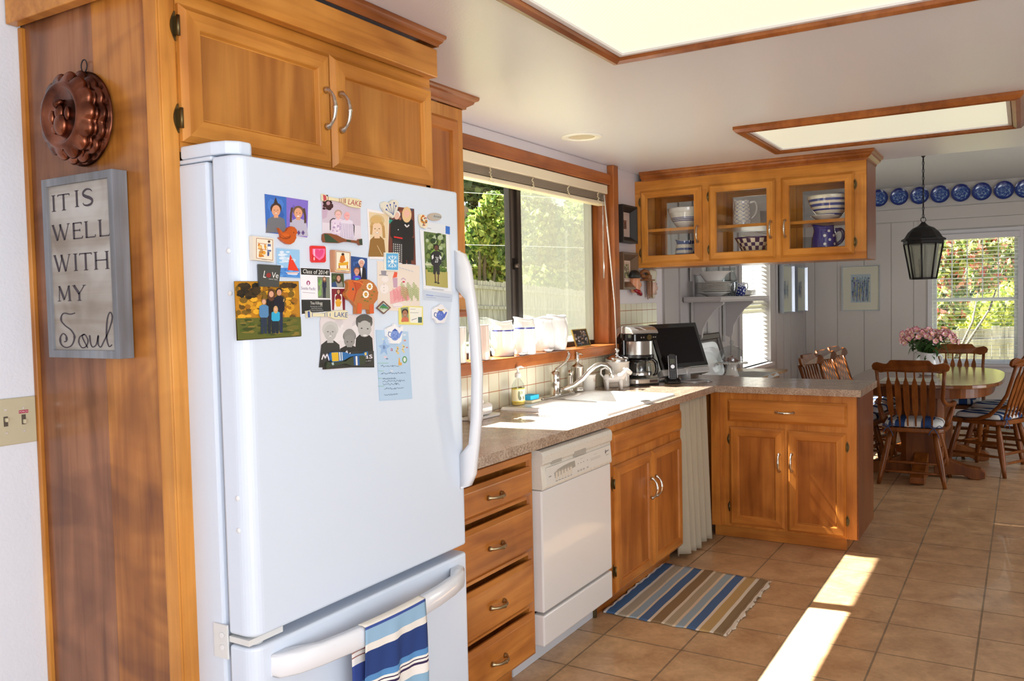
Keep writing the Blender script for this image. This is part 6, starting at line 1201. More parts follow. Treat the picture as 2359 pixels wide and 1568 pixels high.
# ---------------------------------------------------------------- pictures and ornaments on the tiled side of the wall
def framed(name, label, T, w_, h_, d, fw, mats, draw, mat_col, mw):
    t_ = thing(name, label, 'picture', T(w_/2, 0, 0)); b = MB(); b.rings(T, w_, h_, [(0, .0008), (0, d), (fw*.3, d), (fw, d*.35), (fw, d*.25)], cap=False); b.build('frame', mats, t_)
    a = Art(lambda x, y, n: T(x, y, d*.25+.0005+n)); a.poly(mat_col, [(fw-.002, fw-.002), (w_-fw+.002, fw-.002), (w_-fw+.002, h_-fw+.002), (fw-.002, h_-fw+.002)]); draw(a, fw+mw, fw+mw, w_-fw-mw, h_-fw-mw); a.b.build('print', PRINT, t_, recalc=False); return t_
def sc1(a, x0, y0, x1, y1):
    a.poly((116, 84, 66), [(x0, y0), (x1, y0), (x1, y1), (x0, y1)]); blot(a, [(150, 96, 70), (80, 60, 50), (170, 130, 96), (160, 60, 50)], (x0, y0, x1, y1), 30, (x1-x0)*.16, (y1-y0)*.07, 4)
def sc2(a, x0, y0, x1, y1):
    e = .008; a.poly((140, 90, 84), [(x0-e, y0-e), (x1+e, y0-e), (x1+e, y1+e), (x0-e, y1+e)]); a.poly((214, 190, 172), [(x0-e+.002, y0-e+.002), (x1+e-.002, y0-e+.002), (x1+e-.002, y1+e-.002), (x0-e+.002, y1+e-.002)])
    a.poly((128, 124, 92), [(x0, y0), (x1, y0), (x1, y1), (x0, y1)]); blot(a, [(90, 96, 70), (160, 150, 110), (110, 90, 80), (180, 180, 150)], (x0, y0, x1, y1), 30, (x1-x0)*.18, (y1-y0)*.07, 6)
framed('framed_picture', 'upper small print in a deep black shadow-box frame beside the sink window', lambda u, v, n: (4.905+u, -.0015-n, 1.79+v), .235, .235, .052, .040, mat('black_frame', (.018, .015, .013), .45), sc1, (206, 184, 172), .05)
framed('framed_picture', 'lower small print in a brown and silver frame beside the sink window', lambda u, v, n: (4.905+u, -.0015-n, 1.495+v), .245, .235, .050, .050, mat('bronze_brown_frame', (.20, .13, .085), .3, .5), sc2, (212, 190, 176), .022)
SKN = mat('painted_skin', (.62, .26, .13), .35); SKN2 = mat('pale_painted_skin', (.62, .40, .32), .35)
def headjug(name, label, c, skin, hatm, hat, s_=1.0, parts_=None):
    t_ = thing(name, label, 'wall ornament', c); cx, cy, cz = c; b = MB()
    # profile of a face looking along +X, built as a stack of rings flattened toward the wall
    lv = [(-.060, .030, -.012), (-.050, .040, .0), (-.040, .044, .010), (-.028, .046, .014), (-.015, .047, .012), (0, .048, .012), (.015, .048, .010), (.03, .047, .006), (.045, .040, .0), (.055, .02, -.004)]
    N_ = 28; rr_ = []
    for z, r, fx in lv:
        ring = []
        for k in range(N_):
            t = 2*PI*k/N_; dx = math.cos(t); dy = math.sin(t); R1 = r
            x = cx+(dx*R1+fx*max(0, dx)**2)*s_; y = cy-.030*s_+dy*R1*.62*s_; ring.append((x, min(y, -.0015), cz+z*s_))
        rr_.append(ring)
    for a_, c_ in zip(rr_[:-1], rr_[1:]):
        for k in range(N_): b.add([a_[k], a_[(k+1) % N_], c_[(k+1) % N_], c_[k]], [(0, 1, 2, 3)], sm=True)
    b.face(rr_[0]); b.face(rr_[-1])
    b.sphere((cx+.066*s_, cy-.032*s_, cz+.002*s_), .012*s_, sc=(1.25, .8, 1.0)); b.tube([(cx+.058*s_, cy-.032*s_, cz+.024*s_), (cx+.068*s_, cy-.032*s_, cz+.006*s_)], [.005*s_, .009*s_], 8)
    b.sphere((cx+.054*s_, cy-.034*s_, cz-.024*s_), .011*s_, sc=(1, 1, .55)); b.sphere((cx+.052*s_, cy-.034*s_, cz-.044*s_), .013*s_, sc=(1, 1, .8)); b.sphere((cx+.030*s_, cy-.052*s_, cz-.010*s_), .016*s_, sc=(1, .6, 1)); b.sphere((cx-.005*s_, cy-.056*s_, cz-.002*s_), .009*s_, sc=(.7, .5, 1.5))
    b.build('face', skin, t_)
    e = MB(); e.sphere((cx+.050*s_, cy-.046*s_, cz+.018*s_), .0045*s_); e.build('eye', mat('painted_eye', (.03, .02, .02), .3), t_)
    return t_
hj = headjug('character_head', "painted wall head of a jolly man in a black cap and red neckerchief", (5.135, -.002, 1.535), SKN, None, None)
b = MB()
for k in range(7):
    pass
b.lathe((5.125, -.034, 1.568), [(.053, 0), (.062, .004), (.064, .012), (.060, .026), (.048, .042), (.028, .050), (.0001, .053)], 28, sx=1.0, sy=.50); b.build('cap', mat('black_cap', (.010, .011, .011), .5), hj)
b = MB(); b.tube([(5.10, -.035, 1.498), (5.125, -.062, 1.478), (5.155, -.06, 1.465), (5.178, -.035, 1.468)], [.012, .014, .013, .011], 10); b.build('neckerchief', mat('dark_red', (.28, .008, .015), .3), hj)
hc = headjug('character_head', 'painted wall head of a smiling chef in a tall white hat', (5.42, -.002, 1.515), SKN2, None, None)
b = MB(); b.lathe((5.415, -.034, 1.543), [(.050, 0), (.052, .004), (.052, .03), (.056, .045), (.060, .07), (.052, .085), (.02, .09), (.0001, .09)], 28, sy=.52, fn=lambda r, z, t, i: r*(1+(.05*math.cos(9*t) if i > 2 else 0))); b.build('chef_hat', mat('hat_cream', (.60, .58, .46), .5), hc)
b = MB(); b.sphere((5.41, -.04, 1.452), .024, sc=(1.1, .8, .8)); b.build('neck_cloth', mat('hat_cream', (.60, .58, .46), .5), hc)
ch = thing('wooden_wind_chime', 'small carved wooden chime with hanging sticks between the two painted heads', 'wind chime', (5.30, -.05, 1.50))
WC = wood('carved_brown_wood', (.16, .06, .02), (.28, .12, .045), (.36, .17, .07), 'x', rough=.5, coat=0)
b = MB(); b.box(5.235, 5.375, -.075, -.02, 1.553, 1.562); b.box(5.29, 5.345, -.065, -.025, 1.562, 1.590); b.build('platform', WC, ch, bevel=.002)
b = MB(); b.tube(smooth([(5.20, -.045, 1.592), (5.225, -.045, 1.612), (5.27, -.045, 1.618), (5.32, -.045, 1.612), (5.345, -.045, 1.592), (5.35, -.045, 1.563)], 4), .011, 8); b.sphere((5.36, -.045, 1.575), .013); b.sphere((5.25, -.04, 1.585), .018, sc=(1.3, .8, .8)); b.build('carved_top', WC, ch)
for k, (x, y, z) in enumerate(((5.285, -.07, 1.435), (5.305, -.05, 1.43), (5.325, -.065, 1.445), (5.345, -.045, 1.438), (5.36, -.06, 1.44))): b = MB(); b.tube([(x, y, 1.5525), (x, y, z)], .0032, 8); b.build('chime_stick', WC, ch)

# ---------------------------------------------------------------- jugs on the window sill
def handle(b, c, a, zt, zb, r0, out, th_=.007, col=None):
    dx, dy = math.cos(a), math.sin(a); f_ = lambda r, z: (c[0]+dx*r, c[1]+dy*r, c[2]+z)
    pts = smooth([f_(r0*.96, zt), f_(r0+out*.7, zt+.004), f_(r0+out, zt-(zt-zb)*.3), f_(r0+out*.75, zb+(zt-zb)*.28), f_(r0*.98, zb)], 6)
    b.tube(pts, [th_*(1 if 2 < i < len(pts)-2 else 1.25) for i in range(len(pts))], 10, col=col, flat=1.0)
def jug(name, label, c, prof, ha, hz, hout, m=None, spout=None, colf=None, seg=40, rib=0, group=None, hth=.007, cat='jug'):
    t_ = thing(name, label, cat, c, group=group); n = len(prof); top = prof[-1][1]
    def fn(r, z, t, i):
        k = max(0, (z-top*.72)/(top*.28)); rr = r
        if spout is not None: d = math.cos(t-spout); rr += max(0, d)**6*.26*r*k**2
        if rib: rr *= 1+.012*math.sin(z*rib)
        return rr
    def mk(b, off):
        pr = [(.0001, 0)]+list(prof)+[(prof[-1][0]-.004, prof[-1][1]-.002)]+[(max(r-.005, .001), z) for r, z in prof[::-1][1:] if z > .01]
        vs_ = []
        for i, (r, z) in enumerate(pr):
            for j in range(seg):
                t = 2*PI*j/seg; rr = fn(r, z, t, i); k = max(0, (z-top*.72)/(top*.28)); dz = (max(0, math.cos(t-spout))**2*.014+max(0, -math.cos(t-spout))**2*.008-.006)*k if spout is not None else 0
                vs_.append((c[0]+rr*math.cos(t), c[1]+rr*math.sin(t), c[2]+z+.0005+dz))
        for i in range(len(pr)-1):
            for j in range(seg):
                q = [vs_[a_] for a_ in (i*seg+j, i*seg+(j+1) % seg, (i+1)*seg+(j+1) % seg, (i+1)*seg+j)]
                b.add(q, [(0, 1, 2, 3)], sm=True, col=(colf(pr[i][1], pr[i+1][1], j) if colf and i <= n else (S(236, 234, 228) if colf else None)))
    b = MB(); mk(b, 0); b.build('body', m or (GLAZE if colf else CERW), t_)
    if ha is not None:
        b = MB(); rz = lambda z: min(prof, key=lambda p: abs(p[1]-z))[0]
        handle(b, c, ha, hz[0], hz[1], (rz(hz[0])+rz(hz[1]))/2*.97, hout, hth, col=(colf(hz[0], hz[0], 0) if colf and hth > .0085 else (S(232, 230, 226) if colf else None))); b.build('handle', m or (GLAZE if colf else CERW), t_)
    return t_
ZS = 1.1635
JW = [(.062, 0), (.066, .004), (.070, .06), (.071, .13), (.067, .148), (.055, .168), (.053, .182), (.056, .195)]
def band(z0, z1, c, base=(240, 238, 232)):
    def f_(a_, b_, j): return S(*c) if z0 <= (a_+b_)/2 <= z1 else S(*base)
    return f_
JW2 = [(.058, 0), (.061, .004), (.061, .06), (.061, .116), (.061, .120), (.061, .123), (.058, .135), (.052, .148), (.050, .156), (.052, .165)]
jug('white_jug', 'white jug with a navy line on the sill behind the ribbed cup', (3.60, .035, ZS), [(r*.95, z*1.06) for r, z in JW2], 2.6, (.14, .05), .03, spout=2.4, colf=band(.1235, .130, (70, 76, 150)))
jug('white_jug', 'large white jug with a navy line standing before the window mullion', (3.735, -.012, ZS), [(r*.93, z*1.12) for r, z in JW2], -.6+PI, (.13, .04), .02, spout=2.6, colf=band(.1295, .1385, (70, 76, 150)))
jug('ribbed_mug', 'tall pinkish cream ribbed ceramic cup on the left of the window sill', (3.315, -.012, ZS), [(.046, 0), (.050, .003), (.0485, .08), (.0465, .158), (.047, .163)], .2, (.135, .045), .028, m=mat('pinkish_cream_glaze', (.72, .60, .54), .2, coat=.4), rib=300)
jug('white_mug', 'white mug on the far left end of the sill, half behind the refrigerator handle', (3.115, -.01, ZS), [(.05, 0), (.054, .003), (.054, .155), (.055, .16)], .4, (.13, .04), .030)
jug('white_jug', 'tall plain white jug at the middle of the sill between two larger jugs', (4.02, .035, ZS), [(.055, 0), (.06, .004), (.066, .06), (.062, .12), (.050, .15), (.048, .165), (.053, .18)], PI+.4, (.15, .06), .03, spout=.2)
jug('white_pitcher', 'biggest plain white pitcher on the sill, right of the others, handle toward the right', (4.085, -.012, ZS), [(.040, 0), (.048, .004), (.056, .04), (.062, .09), (.060, .13), (.050, .16), (.046, .172), (.052, .19)], -.15, (.172, .085), .036, spout=PI-.3, hth=.008)
b = MB(); b.lathe((3.66, -.045, ZS), [(.0001, 0), (.018, 0), (.033, .010), (.036, .014), (.030, .012), (.0001, .006)], 28, sx=1.5, sy=.42, axis='z'); o = b.build('spoon_rest', CERW); tag(o, 'small white ceramic rest on the sill left of the jug at the mullion', 'spoon rest')
b = MB(); b.lathe((3.93, -.045, ZS), [(.0001, 0), (.018, 0), (.033, .010), (.036, .014), (.030, .012), (.0001, .006)], 28, sx=1.5, sy=.42); o = b.build('spoon_rest', CERW); tag(o, 'small white ceramic rest on the sill right of the jug at the mullion', 'spoon rest')
T = lambda u, v, n: (4.335+u, .0-n*.95+v*.30, ZS+.0005+v*.95+n*.30)
t_ = thing('small_framed_picture', 'tiny gold-framed picture leaning at the right end of the sink window sill', 'picture', T(.08, 0, 0)); b = MB(); b.rings(T, .185, .105, [(0, 0), (0, .008), (.006, .008), (.006, .003)], cap=True); b.build('frame', mat('thin_gold', (.45, .30, .08), .3, .8), t_)
a = Art(lambda x, y, n: T(x, y, .0035+n)); a.poly((46, 40, 36), [(.006, .006), (.179, .006), (.179, .099), (.006, .099)]); blot(a, [(150, 120, 96), (190, 180, 170), (30, 28, 26), (100, 80, 60), (90, 120, 150)], (.008, .008, .177, .097), 70, .010, .006, 3); a.b.build('print', PRINT, t_, recalc=False)

# ---------------------------------------------------------------- crockery behind the glass doors
def bowl(name, label, c, prof, colf=None, m=None, seg=40, cat='bowl', group=None, fn=None):
    t_ = MB(); pr = [(.0001, 0)]+prof+[(prof[-1][0]-.004, prof[-1][1])]+[(max(r-.005, .0005), z+.003) for r, z in prof[::-1][1:]]+[(.0001, .006)]
    n = len(prof); cf2 = (lambda i, j: colf((pr[i][1]+pr[i+1][1])/2, j, seg) if i <= n else S(236, 232, 222)) if colf else None
    t_.lathe((c[0], c[1], c[2]+.0005), pr, seg, colf=cf2, fn=fn); o = t_.build(name, m or (GLAZE if colf else CERW)); return tag(o, label, cat, group)
def lin(p, n=30):
    o_ = []
    for (r0_, z0_), (r1_, z1_) in zip(p[:-1], p[1:]):
        k = max(1, int(n*(z1_-z0_)/p[-1][1])); o_ += [(r0_+(r1_-r0_)*i/k, z0_+(z1_-z0_)*i/k) for i in range(k)]
    return o_+[p[-1]]
CR_, NV = (228, 222, 208), (52, 70, 140)
def stripes(bs, base=CR_, c=NV): return lambda z, j, s_: S(*c) if any(a_ <= z <= b_ for a_, b_ in bs) else S(*base)
xs_c = 5.385
bowl('mixing_bowl', 'white mixing bowl with navy bands on the upper shelf behind the left glass door', (xs_c, -.295, 1.886), lin([(.055, 0), (.075, .025), (.098, .06), (.112, .10), (.114, .103), (.118, .107), (.120, .132)]), stripes([(.046, .050), (.055, .060), (.065, .069)], (232, 230, 226)))
def cz(bs, base=CR_, c=NV): return lambda a_, b_, j: S(*c) if any(p <= (a_+b_)/2 <= q for p, q in bs) else S(*base)
jug('striped_jug', 'blue and cream banded jug on the lower shelf behind the left glass door', (xs_c, -.275, 1.7005), lin([(.060, 0), (.058, .025), (.053, .065), (.046, .095), (.047, .112)], 40), -1.2, (.095, .022), .045, colf=cz([(.008, .026), (.044, .060), (.084, .108)]), spout=1.9, hth=.009)
def latt(a_, b_, j):
    z = (a_+b_)/2; k = int(z/.0035); return S(232, 228, 216) if not ((k+j) % 7 == 0 or (k-j) % 7 == 0) else S(150, 156, 190)
jug('lattice_jug', 'white jug with a fine blue lattice on the upper shelf behind the middle glass door', (xs_c, -.66, 1.880), lin([(.058, 0), (.059, .02), (.053, .09), (.045, .14), (.046, .162)], 42), -1.3, (.145, .04), .040, colf=latt, spout=1.8, hth=.0055, seg=56)
def chk(z, j, s_):
    if z < .020: return S(226, 218, 196)
    if z > .092: return S(58, 44, 88)
    return S(58, 44, 88) if (int((z-.020)/.024)+int(j/2)) % 2 else S(226, 216, 194)
bowl('checkered_bowl', 'navy and cream checkered bowl on the lower shelf behind the middle glass door', (xs_c, -.745, 1.7005), lin([(.075, 0), (.088, .020), (.112, .07), (.124, .092), (.130, .102)]), chk, seg=56)
bowl('striped_bowl', 'cream bowl with four blue bands on the upper shelf behind the right glass door', (xs_c, -1.19, 1.889), lin([(.05, 0), (.065, .012), (.098, .05), (.118, .09), (.127, .118), (.130, .134)]), stripes([(.018, .028), (.044, .056), (.072, .084), (.100, .112)], CR_, (62, 78, 150)))
bowl('striped_bowl', 'second cream bowl nested under the four-banded bowl behind the right glass door', (xs_c-.0, -1.165, 1.8762), lin([(.04, 0), (.055, .010), (.085, .03), (.088, .034)]), None)
POLK = []
def dots(a_, b_, j): return S(50, 58, 140)
pj_ = jug('polka_dot_pitcher', 'navy pitcher with white polka dots on the lower shelf behind the right glass door', (xs_c, -1.155, 1.7005), lin([(.070, 0), (.074, .02), (.070, .07), (.060, .115), (.057, .140), (.058, .150)]), -1.25, (.118, .03), .046, colf=lambda a_, b_, j: S(50, 58, 140) if (a_+b_)/2 < .146 else S(230, 226, 214), spout=1.9, hth=.0105)
b = MB()
for (t, z) in [(-2.9+.85*k, zz) for zz, o_ in ((.035, 0), (.085, 0)) for k in range(4)]+[(-2.5+.85*k, zz) for zz in (.06, .112) for k in range(4)]:
    r = {.035: .0733, .085: .0675, .06: .0716, .112: .0607}[z]
    c0 = Vector((xs_c+r*math.cos(t), -1.155+r*math.sin(t), 1.7010+z)); nn = Vector((math.cos(t), math.sin(t), 0)); tt = Vector((-nn.y, nn.x, 0)); b.face([c0+nn*.0012+tt*.0085*math.cos(2*PI*k/14)+Vector((0, 0, .0085*math.sin(2*PI*k/14))) for k in range(14)])
b.build('polka_dots', mat('dot_white', (.8, .78, .74), .2), pj_)
for k, (y, z, lb) in enumerate(((-.36, 1.886, 'behind the banded mixing bowl'), (-.79, 1.880, 'beside the lattice jug'), (-1.05, 1.7005, 'left of the polka dot pitcher'))):
    b = MB(); b.lathe((xs_c+.05 if k else xs_c+.10, y, z+.0005), [(.0001, 0), (.026, 0), (.027, .004), (.031, .09), (.030, .09), (.026, .006), (.0001, .005)], 24); o = b.build('glass_tumbler', GLASS); tag(o, 'clear glass tumbler '+lb+' in the glass-door cupboard', 'glass')

# ---------------------------------------------------------------- wall shelf in the dining area
sh = thing('wall_shelf', 'white wall shelf with scrolled brackets holding plates and a blue jug', 'shelf', (6.77, -.14, 1.0))
SHP = mat('shelf_paint', (.54, .51, .50), .4)
b = MB(); b.sweep([(0, 1.400), (-.006, 1.404), (0, 1.412), (.004, 1.42), (.004, 1.425), (.0, 1.428), (.006, 1.440), (0, 1.440), (-.10, 1.440), (-.10, 1.400)], [(6.095, -.0135), (6.095, -.295), (7.45, -.295), (7.45, -.0135)], side=-1); b.box(6.13, 7.42, -.26, -.0135, 1.404, 1.4385); b.build('board', SHP, sh)
for x in (6.30, 7.10):
    b = MB(); prof = [(-.013, 1.399), (-.255, 1.399), (-.255, 1.385), (-.225, 1.365), (-.185, 1.335), (-.135, 1.27), (-.095, 1.20), (-.085, 1.13), (-.075, 1.105), (-.05, 1.10), (-.03, 1.11), (-.013, 1.12)]
    b.prism(lambda u, v, n: (n, u, v), prof, x-.012, x+.012); b.box(x-.045, x-.012, -.02, -.0132, 1.06, 1.40); b.box(x-.035, x-.02, -.028, -.0132, 1.06, 1.40); b.build('bracket', SHP, sh, bevel=.002)
s2 = thing('upper_wall_shelf', 'lower scroll of a second white shelf bracket showing under the hanging cupboard', 'shelf', (6.3, -.1, 1.56))
b = MB(); prof = [(-.013, 2.0), (-.26, 2.0), (-.255, 1.98), (-.2, 1.93), (-.13, 1.86), (-.10, 1.78), (-.095, 1.68), (-.085, 1.62), (-.06, 1.60), (-.03, 1.61), (-.013, 1.62)]; b.prism(lambda u, v, n: (n, u, v), prof, 6.288, 6.312); b.box(6.24, 6.288, -.022, -.0132, 1.56, 2.0); b.build('bracket', SHP, s2, bevel=.002)
b = MB(); b.box(6.095, 7.45, -.29, -.0135, 2.001, 2.04); b.build('board', SHP, s2, bevel=.003)
scal = lambda r, z, t, i: r*(1+.012*math.cos(24*t)) if i > 1 else r
PC = (6.37, -.155)
bowl('soup_plate', 'wide white soup bowl at the bottom of the plate stack on the wall shelf', (PC[0], PC[1], 1.4405), [(.05, 0), (.055, .004), (.09, .018), (.125, .030), (.128, .032)], cat='bowl')
pl_ = None; z = 1.474
for k in range(7):
    o = bowl('dinner_plate', 'white scalloped plate in the stack on the wall shelf under the serving bowl', (PC[0], PC[1], z), [(.07, 0), (.075, .003), (.105, .007), (.130, .011), (.131, .013)], m=CERC, cat='plate', group='plates stacked on the wall shelf', fn=scal); z += .0105
bowl('serving_bowl', 'white flared serving bowl on top of the plate stack on the wall shelf', (PC[0], PC[1], z+.006), [(.06, 0), (.066, .006), (.075, .02), (.098, .05), (.132, .075), (.134, .077)])
b = MB(); b.lathe((6.40, -.155, z+.022), [(.075, 0), (.076, .06), (.07, .10), (.05, .13), (.012, .145), (.010, .16), (.0001, .165)], 32); o = b.build('glass_cloche', GLASST); tag(o, 'clear glass dome standing in the serving bowl on the wall shelf', 'glass dome')
def gob(name, label, c, prof, cat): b = MB(); b.lathe(c, prof, 28); return tag(b.build(name, GLASST), label, cat)
gob('glass_pitcher', 'tall clear glass pitcher on the wall shelf between plate stack and blue jug', (6.75, -.16, 1.441), [(.0001, 0), (.05, 0), (.055, .01), (.072, .08), (.066, .14), (.05, .19), (.052, .23), (.05, .23), (.046, .19), (.062, .14), (.066, .08), (.05, .012), (.0001, .01)], 'pitcher')
gob('stemmed_glass', 'small stemmed glass on the wall shelf right of the plate stack', (6.62, -.20, 1.441), [(.0001, 0), (.03, 0), (.03, .003), (.006, .008), (.005, .05), (.02, .06), (.028, .09), (.03, .13), (.028, .13), (.02, .065), (.0001, .06)], 'glass')
def flow(a_, b_, j): z_ = (a_+b_)/2; r = math.sin(j*1.7+z_*160)*math.cos(j*.9-z_*90); return S(46, 58, 130) if (.0 < z_ < .075 and r > -.55) or (z_ >= .075 and r > .6) else S(214, 216, 224)
jug('blue_floral_jug', 'small blue and white floral jug on the wall shelf, darker and nearer of the two', (6.86, -.215, 1.4405), lin([(.032, 0), (.036, .006), (.048, .03), (.052, .055), (.044, .08), (.036, .095), (.038, .11)], 34), -.9, (.098, .04), .026, colf=flow, spout=2.2, hth=.0055)
jug('blue_floral_jug', 'second blue and white floral jug on the wall shelf, partly behind the nearer one', (6.98, -.12, 1.4405), lin([(.030, 0), (.034, .006), (.046, .03), (.050, .06), (.044, .085), (.036, .10), (.038, .13)], 34), 2.6, (.11, .04), .026, colf=lambda a_, b_, j: S(120, 128, 170) if math.sin(j*1.3+(a_+b_)*60) > .35 else S(214, 214, 216), spout=-.6, hth=.0055)
z = 1.4405
for k in range(4):
    q = MB(); c0 = (7.10, -.17, z); ring = lambda r, zz: [(c0[0]+r*1.35*math.cos(2*PI*i/40)*(1+.02*math.cos(i*PI/2.5)), c0[1]+r*.72*math.sin(2*PI*i/40), c0[2]+zz+.0025*math.cos(i*2*PI/5)*(zz > .01)) for i in range(40)]
    L_ = [ring(.07, .0005), ring(.10, .006), ring(.14, .014), ring(.138, .0165), ring(.10, .0085), ring(.07, .004)]
    for a_, c_ in zip(L_[:-1], L_[1:]):
        for i in range(40): q.add([a_[i], a_[(i+1) % 40], c_[(i+1) % 40], c_[i]], [(0, 1, 2, 3)], sm=True)
    q.face(L_[0]); q.face(L_[-1]); o = q.build('serving_platter', CERC); tag(o, 'pale platter with a wavy edge stacked at the right end of the wall shelf', 'platter', 'platters at the end of the wall shelf'); z += .011

# ---------------------------------------------------------------- sideboard behind the peninsula
sbd = thing('side_table', 'light wood drop-leaf side table under the dining window on the left wall', 'table', (6.5, -.3, 0))
LW = wood('light_oak', (.32, .19, .09), (.46, .29, .14), (.55, .37, .2), 'x', rough=.4)
b = MB(); b.box(5.82, 7.33, -.48, -.035, .795, .818); b.build('tabletop', LW, sbd, bevel=.004)
b = MB(); b.box(5.88, 7.25, -.43, -.06, .70, .794); b.build('apron', LW, sbd)
for x in (5.90, 7.21):
    for y in (-.41, -.09): b = MB(); b.box(x-.02, x+.02, y-.02, y+.02, .001, .70); b.build('leg', LW, sbd)
b = MB(); n = 40; m_ = 16; X0_, X1_, Yb, Yf = 5.85, 7.02, -.10, -.50; g_ = []
for j in range(m_+1):
    for i in range(n+1):
        x = X0_+(X1_-X0_)*i/n; v = j/m_; y = Yb+(Yf-Yb)*v; z = .8215+.003*math.sin(x*22+v*5)*math.sin(v*9)
        if y < -.482: z -= 1.6*(-.482-y)+.0; y = max(y, -.488)-.006*math.sin(x*30)
        if x > 6.97: z -= (x-6.97)*.15
        g_.append((x, y, z))
b.add(g_, [(j*(n+1)+i, j*(n+1)+i+1, (j+1)*(n+1)+i+1, (j+1)*(n+1)+i) for j in range(m_) for i in range(n)], sm=True); o = b.build('table_runner', mat('pale_grey_linen', (.58, .58, .56), .9, bump=.3, bscale=300)); tag(o, 'crumpled pale grey linen cloth on the side table', 'cloth')
tr_ = thing('serving_tray', 'dark wooden framed tray leaning against the wall behind the computer', 'tray', (6.5, -.1, .825))
T = lambda u, v, n: (6.02+u, -.13+v*.22-n*.97, .826+v*.97+n*.22)
b = MB(); b.rings(T, .74, .335, [(0, 0), (0, .012), (.01, .022), (.045, .018), (.05, .006)], cap=True); b.build('frame', mat('dark_carved_wood', (.05, .025, .015), .35), tr_)
pt = thing('white_platter', 'rectangular white platter propped in front of the dark tray behind the computer', 'platter', (6.3, -.16, .825))
T = lambda u, v, n: (5.98+u, -.185+v*.26-n*.96, .826+v*.96+n*.26)
b = MB()
L_ = [[T(x, y, n) for x, y in [(.27+(hx)*sx_, .14+hy*sy_) for sx_, sy_ in [(math.copysign(abs(math.cos(2*PI*k/48))**.35, math.cos(2*PI*k/48)), math.copysign(abs(math.sin(2*PI*k/48))**.35, math.sin(2*PI*k/48))) for k in range(48)]]] for hx, hy, n in ((.24, .115, 0), (.268, .138, .012), (.27, .14, .015), (.262, .134, .0155), (.225, .10, .006))]
for a_, c_ in zip(L_[:-1], L_[1:]):
    for i in range(48): b.add([a_[i], a_[(i+1) % 48], c_[(i+1) % 48], c_[i]], [(0, 1, 2, 3)], sm=True)
b.face(L_[0]); b.face(L_[-1]); b.build('dish', CERW, pt)
cs_ = thing('cake_stand', 'cream pedestal cake stand with a beaded rim on the side table', 'cake stand', (6.45, -.26, .825))
c0 = (6.45, -.265, .8255)
b = MB(); b.lathe(c0, [(.0001, 0), (.057, 0), (.055, .008), (.044, .03), (.037, .06), (.034, .095), (.04, .10), (.115, .104), (.118, .108), (.0001, .110)], 40); b.build('stand', CERC, cs_)
b = MB()
for k in range(40): t = 2*PI*k/40; b.sphere((c0[0]+.118*math.cos(t), c0[1]+.118*math.sin(t), c0[2]+.104), .006, 6, 5)
b.build('beaded_rim', CERC, cs_)
b = MB(); b.lathe((c0[0], c0[1], c0[2]+.1105), [(.105, 0), (.106, .02), (.10, .06), (.085, .09), (.06, .112), (.03, .124), (.012, .128), (.010, .136)], 40); b.sphere((c0[0], c0[1], c0[2]+.262), .017); o = b.build('glass_dome', GLASST); tag(o, 'clear glass dome with a ball knob covering the cake stand', 'glass dome')
b = MB(); rnd = random.Random(5)
for k in range(26): t = rnd.uniform(0, 6.28); r = rnd.uniform(0, .055); b.sphere((c0[0]+r*math.cos(t), c0[1]+r*math.sin(t), c0[2]+.1185+.05*(1-r/.055)*rnd.random()), .009, 7, 5)
o = b.build('candies', mat('brown_nuts', (.22, .09, .06), .5)); tag(o, 'heap of small reddish brown sweets under the glass dome', 'sweets', kind='stuff')

# ---------------------------------------------------------------- dining room wall plates, pictures, lantern
def flowers(cols_, bg_, seed, n=60):
    def d(a, x0, y0, x1, y1):
        a.poly(bg_, [(x0, y0), (x1, y0), (x1, y1), (x0, y1)]); rnd = random.Random(seed); w_, h_ = x1-x0, y1-y0
        for k in range(n):
            x = rnd.uniform(x0+w_*.08, x1-w_*.08); yb = y0+h_*rnd.uniform(0, .3); yt = y0+h_*rnd.uniform(.35, .92); a.line(rnd.choice(cols_), [(x, yb), (min(max(x+w_*rnd.uniform(-.1, .1), x0+w_*.05), x1-w_*.05), yt)], w_*.02)
            if k % 2: a.ell(rnd.choice(cols_), x, yt*.95+y0*.05, w_*.045, h_*.03, 7)
    return d
BLC = [(96, 110, 160), (120, 150, 160), (70, 100, 110), (150, 170, 180), (90, 84, 140), (200, 180, 90)]
framed('framed_picture', 'silver framed watercolour of blue irises on the far dining wall', lambda u, v, n: (10.2605-n, -.405-u, 1.25+v), .40, .508, .02, .010, ALU, flowers(BLC, (170, 186, 192), 3, 90), (206, 204, 186), .085)
framed('framed_picture', 'narrow silver framed flower picture on the left wall, nearer of the pair', lambda u, v, n: (8.98+u, -.0135-n, 1.26+v), .50, .50, .045, .010, ALU, flowers(BLC, (196, 198, 186), 4, 50), (196, 198, 180), .13)
framed('framed_picture', 'narrow silver framed flower picture on the left wall, farther of the pair', lambda u, v, n: (9.62+u, -.0135-n, 1.26+v), .50, .50, .045, .010, ALU, flowers(BLC, (196, 198, 186), 5, 50), (196, 198, 180), .13)
